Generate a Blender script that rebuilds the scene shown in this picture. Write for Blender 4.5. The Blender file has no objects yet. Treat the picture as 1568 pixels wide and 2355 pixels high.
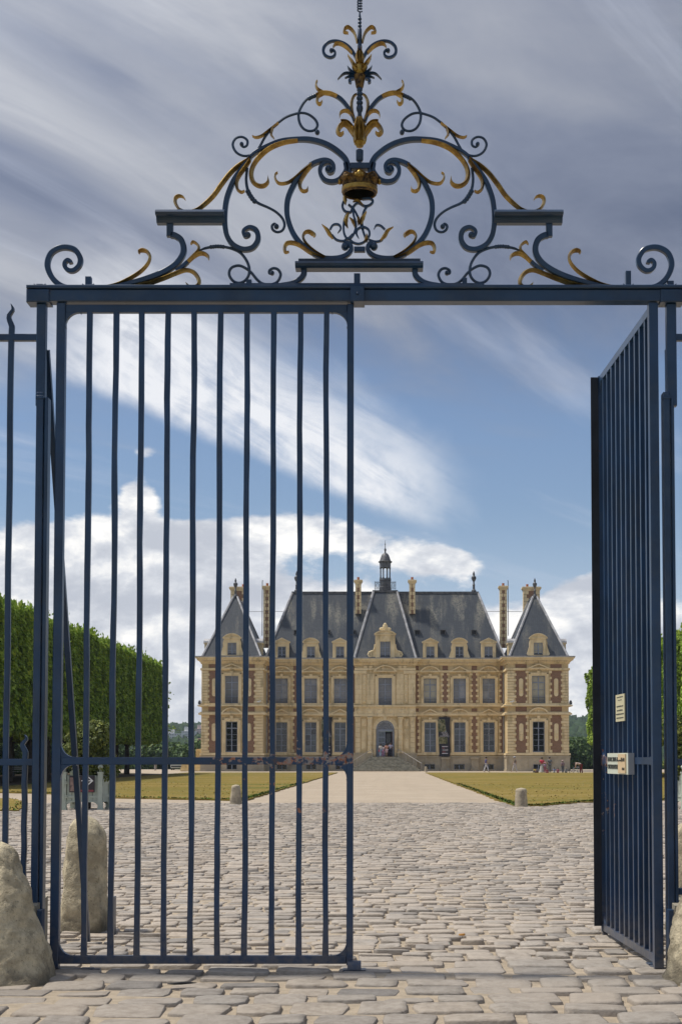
import bpy, math, random
import numpy as np
from mathutils import Vector, Matrix, noise as mnoise

R = math.radians
S = bpy.context.scene
COL = S.collection

# ------------------------------------------------------------------ camera
FPX, VPX, PPY, PITCH, EYE = 3500.0, 889.0, 1568.0, R(2.8624), 1.6
W_, H_ = 1568.0, 2355.0
cam = bpy.data.cameras.new('camera')
cam_o = bpy.data.objects.new('camera', cam)
COL.objects.link(cam_o)
cam_o.location = (0, 0, EYE)
cam_o.rotation_euler = (math.pi / 2 + PITCH, 0, 0)
cam.sensor_fit = 'VERTICAL'
cam.sensor_height = 36
cam.lens = FPX / H_ * 36
cam.shift_x = -(VPX - W_ / 2) / H_
cam.shift_y = (PPY - H_ / 2) / H_
cam.clip_start = 0.1
cam.clip_end = 12000
S.camera = cam_o

# ------------------------------------------------------------------ sun, sky, exposure
SUN_AZ, SUN_EL = R(82), R(64)            # measured from +Y towards -X
sd = Vector((-math.sin(SUN_AZ) * math.cos(SUN_EL), math.cos(SUN_AZ) * math.cos(SUN_EL), math.sin(SUN_EL)))
sun = bpy.data.lights.new('sun', 'SUN')
sun.energy = 2.3
sun.angle = R(4.0)
sun.color = (1.0, 0.93, 0.82)
sun_o = bpy.data.objects.new('sun', sun)
COL.objects.link(sun_o)
sun_o.location = (-30, 20, 60)
sun_o.rotation_euler = (-sd).to_track_quat('-Z', 'Y').to_euler()
S.view_settings.view_transform = 'Standard'
S.view_settings.look = 'None'
S.view_settings.exposure = 0.74
S.view_settings.gamma = 1.0
S.view_settings.use_curve_mapping = False

world = bpy.data.worlds.new('World')
S.world = world
world.use_nodes = True
NT = world.node_tree
NT.nodes.clear()


class NG:
    """tiny node expression helper"""
    def __init__(self, nt):
        self.nt = nt

    def new(self, t, **kw):
        n = self.nt.nodes.new(t)
        for k, v in kw.items():
            setattr(n, k, v)
        return n

    def put(self, sock, v):
        if isinstance(v, bpy.types.NodeSocket):
            self.nt.links.new(v, sock)
        elif v is not None:
            try:
                sock.default_value = v
            except Exception:
                sock.default_value = (*v, 1.0)

    def m(self, op, a, b=None, c=None, clamp=False):
        n = self.new('ShaderNodeMath', operation=op, use_clamp=clamp)
        self.put(n.inputs[0], a)
        if b is not None: self.put(n.inputs[1], b)
        if c is not None: self.put(n.inputs[2], c)
        return n.outputs[0]

    def add(self, *a):
        r = a[0]
        for x in a[1:]: r = self.m('ADD', r, x)
        return r

    def mul(self, *a):
        r = a[0]
        for x in a[1:]: r = self.m('MULTIPLY', r, x)
        return r

    def sub(self, a, b): return self.m('SUBTRACT', a, b)
    def div(self, a, b): return self.m('DIVIDE', a, b)
    def mx(self, a, b): return self.m('MAXIMUM', a, b)
    def mn(self, a, b): return self.m('MINIMUM', a, b)

    def ss(self, x, a, b, lo=0.0, hi=1.0):
        n = self.new('ShaderNodeMapRange', interpolation_type='SMOOTHSTEP')
        self.put(n.inputs['Value'], x)
        n.inputs['From Min'].default_value = a
        n.inputs['From Max'].default_value = b
        n.inputs['To Min'].default_value = lo
        n.inputs['To Max'].default_value = hi
        return n.outputs['Result']

    def gauss(self, u, v, cu, cv, ru, rv):
        a = self.m('POWER', self.div(self.sub(u, cu), ru), 2.0)
        b = self.m('POWER', self.div(self.sub(v, cv), rv), 2.0)
        return self.m('EXPONENT', self.mul(self.add(a, b), -1.0))

    def vec(self, x, y, z):
        n = self.new('ShaderNodeCombineXYZ')
        for i, v in enumerate((x, y, z)): self.put(n.inputs[i], v)
        return n.outputs[0]

    def noise(self, v, scale, detail=5, rough=0.55, dist=0.0):
        n = self.new('ShaderNodeTexNoise')
        self.put(n.inputs['Vector'], v)
        n.inputs['Scale'].default_value = scale
        n.inputs['Detail'].default_value = detail
        n.inputs['Roughness'].default_value = rough
        n.inputs['Distortion'].default_value = dist
        return n.outputs[0]

    def mix(self, f, a, b, blend='MIX'):
        n = self.new('ShaderNodeMix', data_type='RGBA', blend_type=blend)
        self.put(n.inputs[0], f)
        self.put(n.inputs[6], a if not isinstance(a, tuple) else (*a, 1.0))
        self.put(n.inputs[7], b if not isinstance(b, tuple) else (*b, 1.0))
        return n.outputs[2]

    def ramp(self, x, stops):
        n = self.new('ShaderNodeValToRGB')
        self.put(n.inputs[0], x)
        el = n.color_ramp.elements
        while len(el) > 1: el.remove(el[-1])
        el[0].position, el[0].color = stops[0][0], (*stops[0][1], 1)
        for p, c in stops[1:]:
            e = el.new(p); e.color = (*c, 1)
        return n.outputs[0]


def build_world():
    g = NG(NT)
    ST = 0.12
    tc = g.new('ShaderNodeTexCoord')
    d = tc.outputs['Generated']
    sep = g.new('ShaderNodeSeparateXYZ')
    g.put(sep.inputs[0], d)
    x, y, z = sep.outputs
    yy = g.mx(y, 0.12)
    front = g.ss(y, 0.15, 0.5)
    u = g.div(x, yy)
    v = g.div(z, yy)
    zz = g.mx(z, 0.04)
    X = g.div(x, zz)
    Yp = g.div(y, zz)
    # nishita base
    sky = g.new('ShaderNodeTexSky', sky_type='NISHITA')
    sky.sun_disc = False
    sky.sun_elevation = SUN_EL
    sky.sun_rotation = -SUN_AZ
    sky.air_density = 1.0
    sky.dust_density = 0.6
    sky.ozone_density = 1.5
    base = g.mix(1.0, sky.outputs[0], (0.44, 0.455, 0.50), 'MULTIPLY')
    k = 1.0 / ST
    def L(r, gg, b): return (r * k, gg * k, b * k)
    # pale air low over the horizon
    base = g.mix(g.ss(z, 0.0, 0.17, 0.85, 0.0), base, L(0.36, 0.42, 0.54))
    # high streaky veil (plane layer), all round the sky
    th = R(64)
    ca, sa = math.cos(th), math.sin(th)
    a = g.add(g.mul(X, ca), g.mul(Yp, sa))
    b = g.sub(g.mul(X, sa), g.mul(Yp, ca))
    st = g.noise(g.vec(g.mul(a, 0.45), g.mul(b, 1.05), 3.1), 1.0, 7, 0.58, 0.9)
    st2 = g.noise(g.vec(g.mul(a, 1.6), g.mul(b, 3.4), 9.7), 1.0, 7, 0.66, 0.8)
    big = g.noise(g.vec(X, Yp, 1.7), 0.55, 3, 0.5)
    veil = g.ss(g.add(z, g.mul(g.sub(big, 0.5), 0.16), g.mul(g.sub(st, 0.5), 0.14)), 0.20, 0.31)
    tone = g.add(g.mul(st, 0.66), g.mul(st2, 0.14), g.mul(big, 0.20), g.mul(g.sub(0.0, u), g.mul(front, 0.30)))
    def band(p0, p1, wd, am):
        (a0, b0), (a1, b1) = [((p[0] - 889) / 3500.0, (1743 - p[1]) / 3500.0) for p in (p0, p1)]
        l_ = math.hypot(a1 - a0, b1 - b0); dx_, dy_ = (a1 - a0) / l_, (b1 - b0) / l_
        s_ = g.add(g.mul(g.sub(u, a0), dx_), g.mul(g.sub(v, b0), dy_))
        e_ = g.add(g.sub(g.mul(g.sub(v, b0), dx_), g.mul(g.sub(u, a0), dy_)), g.mul(g.sub(st, 0.5), 0.10))
        en = g.ss(s_, l_ * 0.7, l_ * 1.25, 1.0, 0.0)
        return g.mul(g.m('EXPONENT', g.mul(g.m('POWER', g.div(e_, wd / 3500.0), 2.0), -1.0)), en, front, am)
    tone = g.add(tone, band((0, 200), (760, 620), 75, 0.10), band((250, 0), (800, 330), 70, -0.06), band((0, 430), (420, 640), 60, -0.10),
                 band((0, 640), (500, 760), 60, 0.08), band((0, 20), (300, 180), 45, -0.06), band((900, 60), (1568, 260), 50, 0.04))
    vcol = g.ramp(tone, [(0.37, L(0.083, 0.099, 0.145)), (0.47, L(0.128, 0.145, 0.192)),
                         (0.57, L(0.200, 0.212, 0.245)), (0.70, L(0.33, 0.335, 0.35))])
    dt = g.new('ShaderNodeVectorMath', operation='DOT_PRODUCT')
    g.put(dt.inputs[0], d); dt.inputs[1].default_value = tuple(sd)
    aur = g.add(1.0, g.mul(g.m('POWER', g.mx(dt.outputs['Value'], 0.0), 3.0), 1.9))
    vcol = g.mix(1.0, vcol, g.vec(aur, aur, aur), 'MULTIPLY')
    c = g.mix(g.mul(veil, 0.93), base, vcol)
    # thin cirrus wisps in the blue
    w = g.noise(g.vec(g.mul(a, 0.22), g.mul(b, 1.6), 21.0), 1.0, 7, 0.62, 0.9)
    wisps = g.mul(g.ss(w, 0.50, 0.78), g.ss(z, 0.06, 0.2), 0.55)
    c = g.mix(wisps, c, L(0.38, 0.41, 0.48))
    # the long diagonal streak
    def px(p): return (p[0] - 889) / 3500.0, (1743 - p[1]) / 3500.0
    (u0, v0), (u1, v1) = px((60, 838)), px((1030, 1232))
    ln = math.hypot(u1 - u0, v1 - v0)
    tx, ty = (u1 - u0) / ln, (v1 - v0) / ln
    s = g.add(g.mul(g.sub(u, u0), tx), g.mul(g.sub(v, v0), ty))
    e = g.sub(g.mul(g.sub(v, v0), tx), g.mul(g.sub(u, u0), ty))     # + is up
    wob = g.mul(g.sub(g.noise(g.vec(g.mul(s, 7.0), g.mul(e, 9.0), 0.0), 1.0, 6, 0.6), 0.5), 0.05)
    e2 = g.add(e, g.mul(wob, 0.55))
    fib = g.noise(g.vec(g.mul(s, 11.0), g.mul(g.add(e, g.mul(s, 0.14)), 48.0), 4.0), 1.0, 7, 0.62, 0.6)
    fib2 = g.noise(g.vec(g.mul(s, 30.0), g.mul(e, 26.0), 8.0), 1.0, 6, 0.6, 0.3)
    thick = g.sub(0.132, g.mul(s, 0.27))
    low = g.ss(e2, -0.003, 0.009)
    up = g.sub(1.0, g.ss(g.div(g.add(e2, g.mul(g.sub(fib2, 0.5), 0.03)), thick), 0.35, 1.10))
    ends = g.mul(g.ss(s, -0.03, 0.06), g.ss(g.add(s, g.mul(wob, 1.2), g.mul(g.sub(fib, 0.5), 0.06)), ln - 0.05, ln + 0.012, 1.0, 0.0))
    sm = g.mul(low, up, ends, front, g.ss(g.add(g.mul(fib, 0.62), g.mul(fib2, 0.38)), 0.34, 0.60, 0.32, 1.0))
    c = g.mix(g.m('MINIMUM', g.mul(sm, 1.08), 0.97), c, L(0.53, 0.54, 0.565))
    # cumulus low in the sky
    q = g.vec(g.mul(x, 1.0), g.mul(y, 1.0), g.mul(z, 1.9))
    n1 = g.noise(q, 9.0, 9, 0.60, 0.15)
    n2 = g.noise(g.vec(x, y, g.sub(g.mul(z, 1.9), 0.02)), 9.0, 9, 0.60, 0.15)
    bias = g.ss(z, 0.03, 0.155, 0.24, -0.13)
    for (cx_, cy_, rx, ry, am) in [(440, 1275, 420, 105, 0.36), (420, 1225, 400, 38, 0.26), (760, 1235, 130, 36, 0.16), (316, 1135, 56, 62, 0.34), (30, 1300, 160, 70, 0.28),
                                   (1000, 1288, 95, 34, 0.36), (1380, 1345, 100, 48, 0.34), (1450, 1450, 220, 60, 0.22),
                                   (230, 1400, 320, 60, 0.16), (640, 1420, 260, 70, 0.16), (1180, 1235, 170, 90, -0.20), (1140, 1370, 120, 40, -0.10),
                                   (330, 1030, 44, 22, 0.22), (45, 1100, 45, 25, 0.2), (1120, 1130, 70, 30, 0.10), (520, 1090, 150, 40, -0.2), (190, 1060, 70, 50, -0.15)]:
        cu, cv = px((cx_, cy_))
        bias = g.add(bias, g.mul(g.gauss(u, v, cu, cv, rx / 3500, ry / 3500), front, am))
    dens = g.add(n1, bias)
    cm = g.ss(dens, 0.545, 0.665)
    lit = g.ss(g.add(g.mul(g.sub(n1, n2), 2.2), g.mul(g.sub(dens, 0.7), -0.35), g.mul(g.noise(q, 14.0, 5, 0.6), 0.8)), 0.10, 0.92)
    ccol = g.ramp(lit, [(0.0, L(0.33, 0.35, 0.395)), (0.30, L(0.45, 0.465, 0.495)), (0.66, L(0.66, 0.65, 0.63))])
    c = g.mix(g.mul(cm, g.ss(z, 0.27, 0.17)), c, ccol)
    c = g.mix(g.ss(z, -0.02, 0.005, 1.0, 0.0), c, L(0.24, 0.24, 0.23))
    bg = g.new('ShaderNodeBackground')
    g.put(bg.inputs[0], c)
    bg.inputs[1].default_value = ST
    out = g.new('ShaderNodeOutputWorld')
    NT.links.new(bg.outputs[0], out.inputs[0])


build_world()
try:
    world.cycles.sampling_method = 'MANUAL'
    world.cycles.sample_map_resolution = 512
except Exception:
    pass


# ------------------------------------------------------------------ pixel <-> place
def ray(px, py):
    xc = (px - VPX) / FPX
    yc = (PPY - py) / FPX
    return xc, math.cos(PITCH) - yc * math.sin(PITCH), math.sin(PITCH) + yc * math.cos(PITCH)


def P(px, py, Y):
    dx, dy, dz = ray(px, py)
    t = Y / dy
    return dx * t, EYE + dz * t


def G(px, py):
    dx, dy, dz = ray(px, py)
    t = -EYE / dz
    return dx * t, dy * t


# ------------------------------------------------------------------ objects
def tag(o, label=None, cat=None, group=None, kind=None):
    if label: o['label'] = label
    if cat: o['category'] = cat
    if group: o['group'] = group
    if kind: o['kind'] = kind
    return o


ROOT = {}


def thing(name, label, cat, loc, rotz=0.0, group=None):
    o = bpy.data.objects.new(name, None)
    o.empty_display_size = 0.2
    COL.objects.link(o)
    o.location = loc
    o.rotation_euler = (0, 0, rotz)
    ROOT[o.name] = Vector(loc)
    return tag(o, label, cat, group)


def origin(o):
    while o.parent: o = o.parent
    return ROOT.get(o.name, Vector((0, 0, 0)))


def link(name, me, parent=None):
    o = bpy.data.objects.new(name, me)
    COL.objects.link(o)
    if parent: o.parent = parent
    return o


def np_mesh(name, V, F, mats, smooth=False, mi=None):
    """V (n,3), F (m,k) arrays"""
    me = bpy.data.meshes.new(name)
    V = np.asarray(V, dtype=np.float32); F = np.asarray(F, dtype=np.int32)
    n, kk = F.shape
    me.vertices.add(len(V)); me.vertices.foreach_set('co', V.ravel())
    me.loops.add(n * kk); me.loops.foreach_set('vertex_index', F.ravel())
    me.polygons.add(n)
    me.polygons.foreach_set('loop_start', np.arange(0, n * kk, kk, dtype=np.int32))
    me.polygons.foreach_set('loop_total', np.full(n, kk, dtype=np.int32))
    if smooth: me.polygons.foreach_set('use_smooth', np.ones(n, dtype=bool))
    for m in (mats if isinstance(mats, (list, tuple)) else [mats]): me.materials.append(m)
    if mi is not None: me.polygons.foreach_set('material_index', np.asarray(mi, dtype=np.int32))
    me.update(calc_edges=True)
    return me


def catmull(pts, ws, n=6):
    P_ = [Vector((p[0], p[1])) for p in pts]
    out, ow = [], []
    for i in range(len(P_) - 1):
        p0 = P_[i - 1] if i else P_[0] * 2 - P_[1]
        p1, p2 = P_[i], P_[i + 1]
        p3 = P_[i + 2] if i + 2 < len(P_) else P_[-1] * 2 - P_[-2]
        for k in range(n):
            t = k / n
            out.append(0.5 * ((2 * p1) + (p2 - p0) * t + (2 * p0 - 5 * p1 + 4 * p2 - p3) * t * t + (3 * p1 - p0 - 3 * p2 + p3) * t ** 3))
            ow.append(ws[i] * (1 - t) + ws[i + 1] * t)
    out.append(P_[-1]); ow.append(ws[-1])
    return out, ow


class MB:
    def __init__(self):
        self.v, self.f, self.m = [], [], []
        self.smooth = False

    def face(self, idx, m=0):
        self.f.append(tuple(idx)); self.m.append(m)

    def addv(self, pts):
        i = len(self.v)
        self.v.extend([tuple(p) for p in pts])
        return i

    def box(self, x0, x1, y0, y1, z0, z1, m=0):
        if x0 > x1: x0, x1 = x1, x0
        if y0 > y1: y0, y1 = y1, y0
        if z0 > z1: z0, z1 = z1, z0
        i = self.addv([(x0, y0, z0), (x1, y0, z0), (x1, y1, z0), (x0, y1, z0), (x0, y0, z1), (x1, y0, z1), (x1, y1, z1), (x0, y1, z1)])
        for q in ((0, 3, 2, 1), (4, 5, 6, 7), (0, 1, 5, 4), (1, 2, 6, 5), (2, 3, 7, 6), (3, 0, 4, 7)):
            self.face([i + k for k in q], m)
        return self

    def cbox(self, x0, x1, y0, y1, z0, z1, c, m=0):
        """box with its front (-Y) edges chamfered"""
        if x0 > x1: x0, x1 = x1, x0
        i = self.addv([(x0, y1, z0), (x1, y1, z0), (x1, y1, z1), (x0, y1, z1),
                       (x0, y0 + c, z0), (x1, y0 + c, z0), (x1, y0 + c, z1), (x0, y0 + c, z1),
                       (x0 + c, y0, z0 + c), (x1 - c, y0, z0 + c), (x1 - c, y0, z1 - c), (x0 + c, y0, z1 - c)])
        for q in ((8, 9, 10, 11), (4, 5, 9, 8), (5, 6, 10, 9), (6, 7, 11, 10), (7, 4, 8, 11),
                  (0, 1, 5, 4), (1, 2, 6, 5), (2, 3, 7, 6), (3, 0, 4, 7), (0, 3, 2, 1)):
            self.face([i + k for k in q], m)
        return self

    def hexa(self, p, m=0):
        i = self.addv(p)
        for q in ((0, 3, 2, 1), (4, 5, 6, 7), (0, 1, 5, 4), (1, 2, 6, 5), (2, 3, 7, 6), (3, 0, 4, 7)):
            self.face([i + k for k in q], m)
        return self

    def prism(self, poly, y0, y1, m=0):
        """poly: (x,z) list, extruded along Y"""
        n = len(poly)
        i = self.addv([(x, y0, z) for x, z in poly] + [(x, y1, z) for x, z in poly])
        self.face([i + k for k in range(n)], m)
        self.face([i + n + k for k in reversed(range(n))], m)
        for k in range(n):
            k2 = (k + 1) % n
            self.face([i + k, i + n + k, i + n + k2, i + k2], m)
        return self

    def slab(self, poly, z0, z1, m=0):
        """poly: (x,y) list, extruded along Z"""
        n = len(poly)
        i = self.addv([(x, y, z0) for x, y in poly] + [(x, y, z1) for x, y in poly])
        self.face([i + n + k for k in range(n)], m)
        self.face([i + k for k in reversed(range(n))], m)
        for k in range(n):
            k2 = (k + 1) % n
            self.face([i + k, i + k2, i + n + k2, i + n + k], m)
        return self

    def sweep(self, rings, close=True, m=0, caps=True):
        """rings: list of equal length vertex lists"""
        n = len(rings[0])
        base = [self.addv(r) for r in rings]
        for a, b in zip(base, base[1:]):
            for k in range(n if close else n - 1):
                k2 = (k + 1) % n
                self.face([a + k, a + k2, b + k2, b + k], m)
        if caps:
            self.face([base[0] + k for k in reversed(range(n))], m)
            self.face([base[-1] + k for k in range(n)], m)
        return self

    def lathe(self, cx, cy, prof, seg=16, m=0, caps=True, rot=0.0):
        rings = []
        for r, z in prof:
            rings.append([(cx + r * math.cos(rot + 2 * math.pi * k / seg), cy + r * math.sin(rot + 2 * math.pi * k / seg), z) for k in range(seg)])
        return self.sweep(rings, True, m, caps)

    def tube(self, pts, r, seg=8, m=0):
        pts = [Vector(p) for p in pts]
        rr = r if isinstance(r, (list, tuple)) else [r] * len(pts)
        rings = []
        for i, p in enumerate(pts):
            t = (pts[min(i + 1, len(pts) - 1)] - pts[max(i - 1, 0)]).normalized()
            a = t.cross(Vector((0, 1, 0)))
            if a.length < 1e-3: a = t.cross(Vector((1, 0, 0)))
            a.normalize(); b = t.cross(a)
            rings.append([tuple(p + (a * math.cos(2 * math.pi * k / seg) + b * math.sin(2 * math.pi * k / seg)) * rr[i]) for k in range(seg)])
        return self.sweep(rings, True, m)

    def ball(self, c, r, seg=10, rg=6, m=0, sc=(1, 1, 1)):
        prof = [(max(1e-4, math.sin(math.pi * k / rg)), -math.cos(math.pi * k / rg)) for k in range(rg + 1)]
        rings = [[(c[0] + r * sc[0] * q * math.cos(2 * math.pi * k / seg), c[1] + r * sc[1] * q * math.sin(2 * math.pi * k / seg), c[2] + r * sc[2] * h) for k in range(seg)] for q, h in prof]
        return self.sweep(rings, True, m)

    def ribbon(self, pts, ws, y, depth, n=6, m=0, kind='bar', bow=0.0):
        """iron bar following (x,z) points in the plane Y=y"""
        if not isinstance(ws, (list, tuple)): ws = [ws] * len(pts)
        C, Wd = catmull(pts, ws, n)
        rings = []
        N = len(C)
        for i, p in enumerate(C):
            t = C[min(i + 1, N - 1)] - C[max(i - 1, 0)]
            if t.length < 1e-9: t = Vector((1, 0))
            t.normalize()
            nx, nz = -t.y, t.x
            h = Wd[i] / 2
            d = depth / 2
            if kind == 'round':
                d = h
                sec = [(math.cos(2 * math.pi * k / 8) * h, math.sin(2 * math.pi * k / 8) * d) for k in range(8)]
            elif kind == 'leaf':
                sec = [(h, 0.012), (h * .5, -d * .6), (0, -d), (-h * .5, -d * .6), (-h, 0.012), (0, d * .5)]
            else:
                c = min(h, d) * 0.28
                sec = [(h, -d + c), (h - c, -d), (-h + c, -d), (-h, -d + c), (-h, d - c), (-h + c, d), (h - c, d), (h, d - c)]
            yo = y + bow * math.sin(math.pi * i / max(1, N - 1))
            rings.append([(p.x + nx * a, yo + b, p.y + nz * a) for a, b in sec])
        return self.sweep(rings, True, m)

    def build(self, name, mats, parent=None, smooth=None, local=False):
        me = bpy.data.meshes.new(name)
        off = Vector((0, 0, 0)) if (parent is None or local) else origin(parent)
        me.from_pydata([(v[0] - off.x, v[1] - off.y, v[2] - off.z) for v in self.v], [], self.f)
        for mm in (mats if isinstance(mats, (list, tuple)) else [mats]): me.materials.append(mm)
        me.polygons.foreach_set('material_index', self.m)
        if smooth if smooth is not None else self.smooth:
            me.polygons.foreach_set('use_smooth', [True] * len(self.f))
            try: me.set_sharp_from_angle(angle=R(42))
            except Exception: pass
        me.update()
        return link(name, me, parent)


def struct(o):
    o['kind'] = 'structure'
    return o


def copy_tree(o, parent=None):
    c = o.copy()
    COL.objects.link(c)
    if parent: c.parent = parent
    for ch in list(o.children):
        copy_tree(ch, c)
    return c


# ------------------------------------------------------------------ materials
MATS = {}


def pmat(name, col, rough=0.7, metal=0.0, var=0.0, vscale=4.0, col2=None, bump=0.0, bscale=30.0, spec=0.4, fn=None, coord='pos', stretch=(1, 1, 1)):
    m = bpy.data.materials.new(name)
    m.use_nodes = True
    nt = m.node_tree
    nt.nodes.clear()
    g = NG(nt)
    b = g.new('ShaderNodeBsdfPrincipled')
    o = g.new('ShaderNodeOutputMaterial')
    nt.links.new(b.outputs[0], o.inputs[0])
    if coord == 'pos':
        pos = g.new('ShaderNodeNewGeometry').outputs['Position']
    else:
        pos = g.new('ShaderNodeTexCoord').outputs['Object']
    if stretch != (1, 1, 1):
        mp = g.new('ShaderNodeMapping'); mp.inputs['Scale'].default_value = stretch
        g.put(mp.inputs[0], pos); pos2 = mp.outputs[0]
    else:
        pos2 = pos
    c = col
    if var or col2:
        n = g.noise(pos2, vscale, 6, 0.6)
        c2 = col2 if col2 else tuple(x * (1 - var) for x in col)
        c1 = col if col2 else tuple(min(1, x * (1 + var)) for x in col)
        c = g.mix(g.ss(n, 0.35, 0.65), c1, c2)
    if fn: c = fn(g, pos, c, b)
    g.put(b.inputs['Base Color'], c if isinstance(c, bpy.types.NodeSocket) else (*c, 1))
    b.inputs['Roughness'].default_value = rough
    b.inputs['Metallic'].default_value = metal
    b.inputs['Specular IOR Level'].default_value = spec
    if bump:
        bn = g.new('ShaderNodeBump')
        bn.inputs['Strength'].default_value = bump
        bn.inputs['Distance'].default_value = 0.02
        g.put(bn.inputs['Height'], g.noise(pos2, bscale, 6, 0.65))
        nt.links.new(bn.outputs[0], b.inputs['Normal'])
    MATS[name] = m
    return m


def chips(amount_fn):
    def f(g, pos, c, b):
        amt = amount_fn(g)
        n = g.noise(pos, 26.0, 6, 0.62)
        n2 = g.noise(pos, 9.0, 4, 0.6)
        mask = g.ss(g.add(g.mul(n, 0.6), g.mul(n2, 0.4), amt), 0.70, 0.715)
        prim = g.mix(g.ss(g.noise(pos, 40.0, 4, 0.6), 0.42, 0.60), (0.24, 0.22, 0.21), (0.30, 0.115, 0.06))
        c = g.mix(g.ss(g.noise(pos, 3.2, 7, 0.7), 0.46, 0.68, 0.0, 0.30), c, (0.055, 0.070, 0.085))   # chalky weathering
        sz = g.new('ShaderNodeSeparateXYZ'); g.put(sz.inputs[0], pos)
        c = g.mix(g.mul(g.ss(sz.outputs[2], 0.05, 0.55, 0.38, 0.0), g.ss(g.noise(pos, 14.0, 5, 0.7), 0.3, 0.6)), c, (0.20, 0.17, 0.135))   # dust from the ground
        rs = g.ss(g.add(g.noise(pos, 6.0, 6, 0.7), g.mul(amt, 0.6)), 0.66, 0.72, 0.0, 0.7)
        c = g.mix(rs, c, (0.10, 0.05, 0.03))
        return g.mix(mask, c, prim)
    return f


def leaf_amount(g):
    oc = g.new('ShaderNodeTexCoord').outputs['Object']
    s = g.new('ShaderNodeSeparateXYZ'); g.put(s.inputs[0], oc)
    xx = g.ss(s.outputs[0], 0.7, 1.75, 0.0, 0.135)
    zb = g.mul(g.ss(s.outputs[2], 0.35, 1.25), g.ss(s.outputs[2], 1.65, 2.15, 1.0, 0.0))
    rail = g.mul(g.ss(s.outputs[2], 1.50, 1.54), g.ss(s.outputs[2], 1.62, 1.66, 1.0, 0.0), g.ss(s.outputs[0], 0.7, 1.3), 0.10)
    return g.add(g.mul(xx, zb), rail, -0.026)


IRON = pmat('iron paint', (0.0105, 0.037, 0.088), 0.33, 0.0, 0.22, 2.2, bump=0.07, bscale=30, spec=0.5, fn=chips(lambda g: -0.028))
IRON_LEAF = pmat('worn iron paint', (0.0105, 0.038, 0.094), 0.33, 0.0, 0.22, 2.2, bump=0.07, bscale=30, spec=0.5, fn=chips(leaf_amount))
IRON_DK = pmat('dark iron', (0.012, 0.016, 0.024), 0.55, 0.0, 0.3, 4, bump=0.3, bscale=40)
GOLD = pmat('gilding', (0.47, 0.315, 0.08), 0.40, 0.8, 0.0, 14, col2=(0.22, 0.13, 0.032), bump=0.35, bscale=35, spec=0.5)
BRONZE = pmat('tarnished gilding', (0.24, 0.14, 0.042), 0.55, 0.5, 0.0, 30, col2=(0.03, 0.02, 0.014), bump=0.8, bscale=50)


def cobfn(src):
    def f(g, pos, c, b):
        if src == 'obj':
            r = g.new('ShaderNodeObjectInfo').outputs['Random']
        else:
            a = g.new('ShaderNodeAttribute'); a.attribute_name = 'tint'; r = a.outputs['Fac']
        base = g.ramp(r, [(0.0, (0.265, 0.245, 0.222)), (0.2, (0.365, 0.328, 0.285)), (0.42, (0.45, 0.396, 0.332)), (0.6, (0.385, 0.352, 0.310)), (0.8, (0.47, 0.405, 0.330)), (1.0, (0.42, 0.376, 0.325))])
        n = g.noise(pos, 18.0, 6, 0.65)
        n3 = g.noise(pos, 0.55, 3, 0.5)
        mt = g.noise(pos, 5.5, 6, 0.7)
        base = g.mix(g.ss(mt, 0.42, 0.66, 0.0, 0.75), base, g.mix(1.0, base, (0.70, 0.69, 0.68), 'MULTIPLY'))
        c2 = g.mix(g.ss(n, 0.35, 0.7), base, g.mix(1.0, base, (0.78, 0.76, 0.74), 'MULTIPLY'))
        c2 = g.mix(g.ss(n3, 0.45, 0.65, 0.0, 0.55), c2, (0.43, 0.37, 0.305))
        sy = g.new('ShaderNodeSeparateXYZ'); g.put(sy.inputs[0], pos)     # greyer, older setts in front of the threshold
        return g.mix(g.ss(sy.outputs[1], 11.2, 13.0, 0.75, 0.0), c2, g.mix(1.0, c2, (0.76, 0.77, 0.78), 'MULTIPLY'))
    return f


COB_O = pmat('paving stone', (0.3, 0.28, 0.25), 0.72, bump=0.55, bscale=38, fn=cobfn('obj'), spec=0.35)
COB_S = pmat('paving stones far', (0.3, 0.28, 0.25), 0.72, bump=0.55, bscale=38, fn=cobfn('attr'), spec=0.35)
SAND = pmat('sandy joint fill', (0.46, 0.385, 0.29), 0.95, 0, 0.0, 9, col2=(0.37, 0.31, 0.235), bump=0.8, bscale=70, spec=0.1)
def gravelfn(g, pos, c, b):
    mp = g.new('ShaderNodeMapping'); mp.inputs['Scale'].default_value = (1.1, 0.035, 1)
    g.put(mp.inputs[0], pos)
    t = g.noise(mp.outputs[0], 1.0, 5, 0.65, 0.6)
    c = g.mix(g.ss(t, 0.48, 0.66, 0.0, 0.55), c, (0.36, 0.30, 0.23))
    c = g.mix(g.ss(g.noise(pos, 0.35, 6, 0.7), 0.48, 0.66, 0.0, 0.6), c, (0.48, 0.41, 0.32))
    return g.mix(g.ss(g.noise(pos, 22.0, 3, 0.7), 0.55, 0.75, 0.0, 0.5), c, (0.27, 0.23, 0.18))


GRAVEL = pmat('pale gravel', (0.43, 0.36, 0.275), 0.95, 0, 0.0, 0.7, col2=(0.37, 0.305, 0.235), bump=0.9, bscale=45, spec=0.1, fn=gravelfn)
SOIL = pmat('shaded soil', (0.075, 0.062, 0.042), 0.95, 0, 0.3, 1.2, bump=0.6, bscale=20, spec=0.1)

EARTH = pmat('rough ground', (0.16, 0.15, 0.075), 0.95, 0, 0.25, 0.3, spec=0.1)


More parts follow.
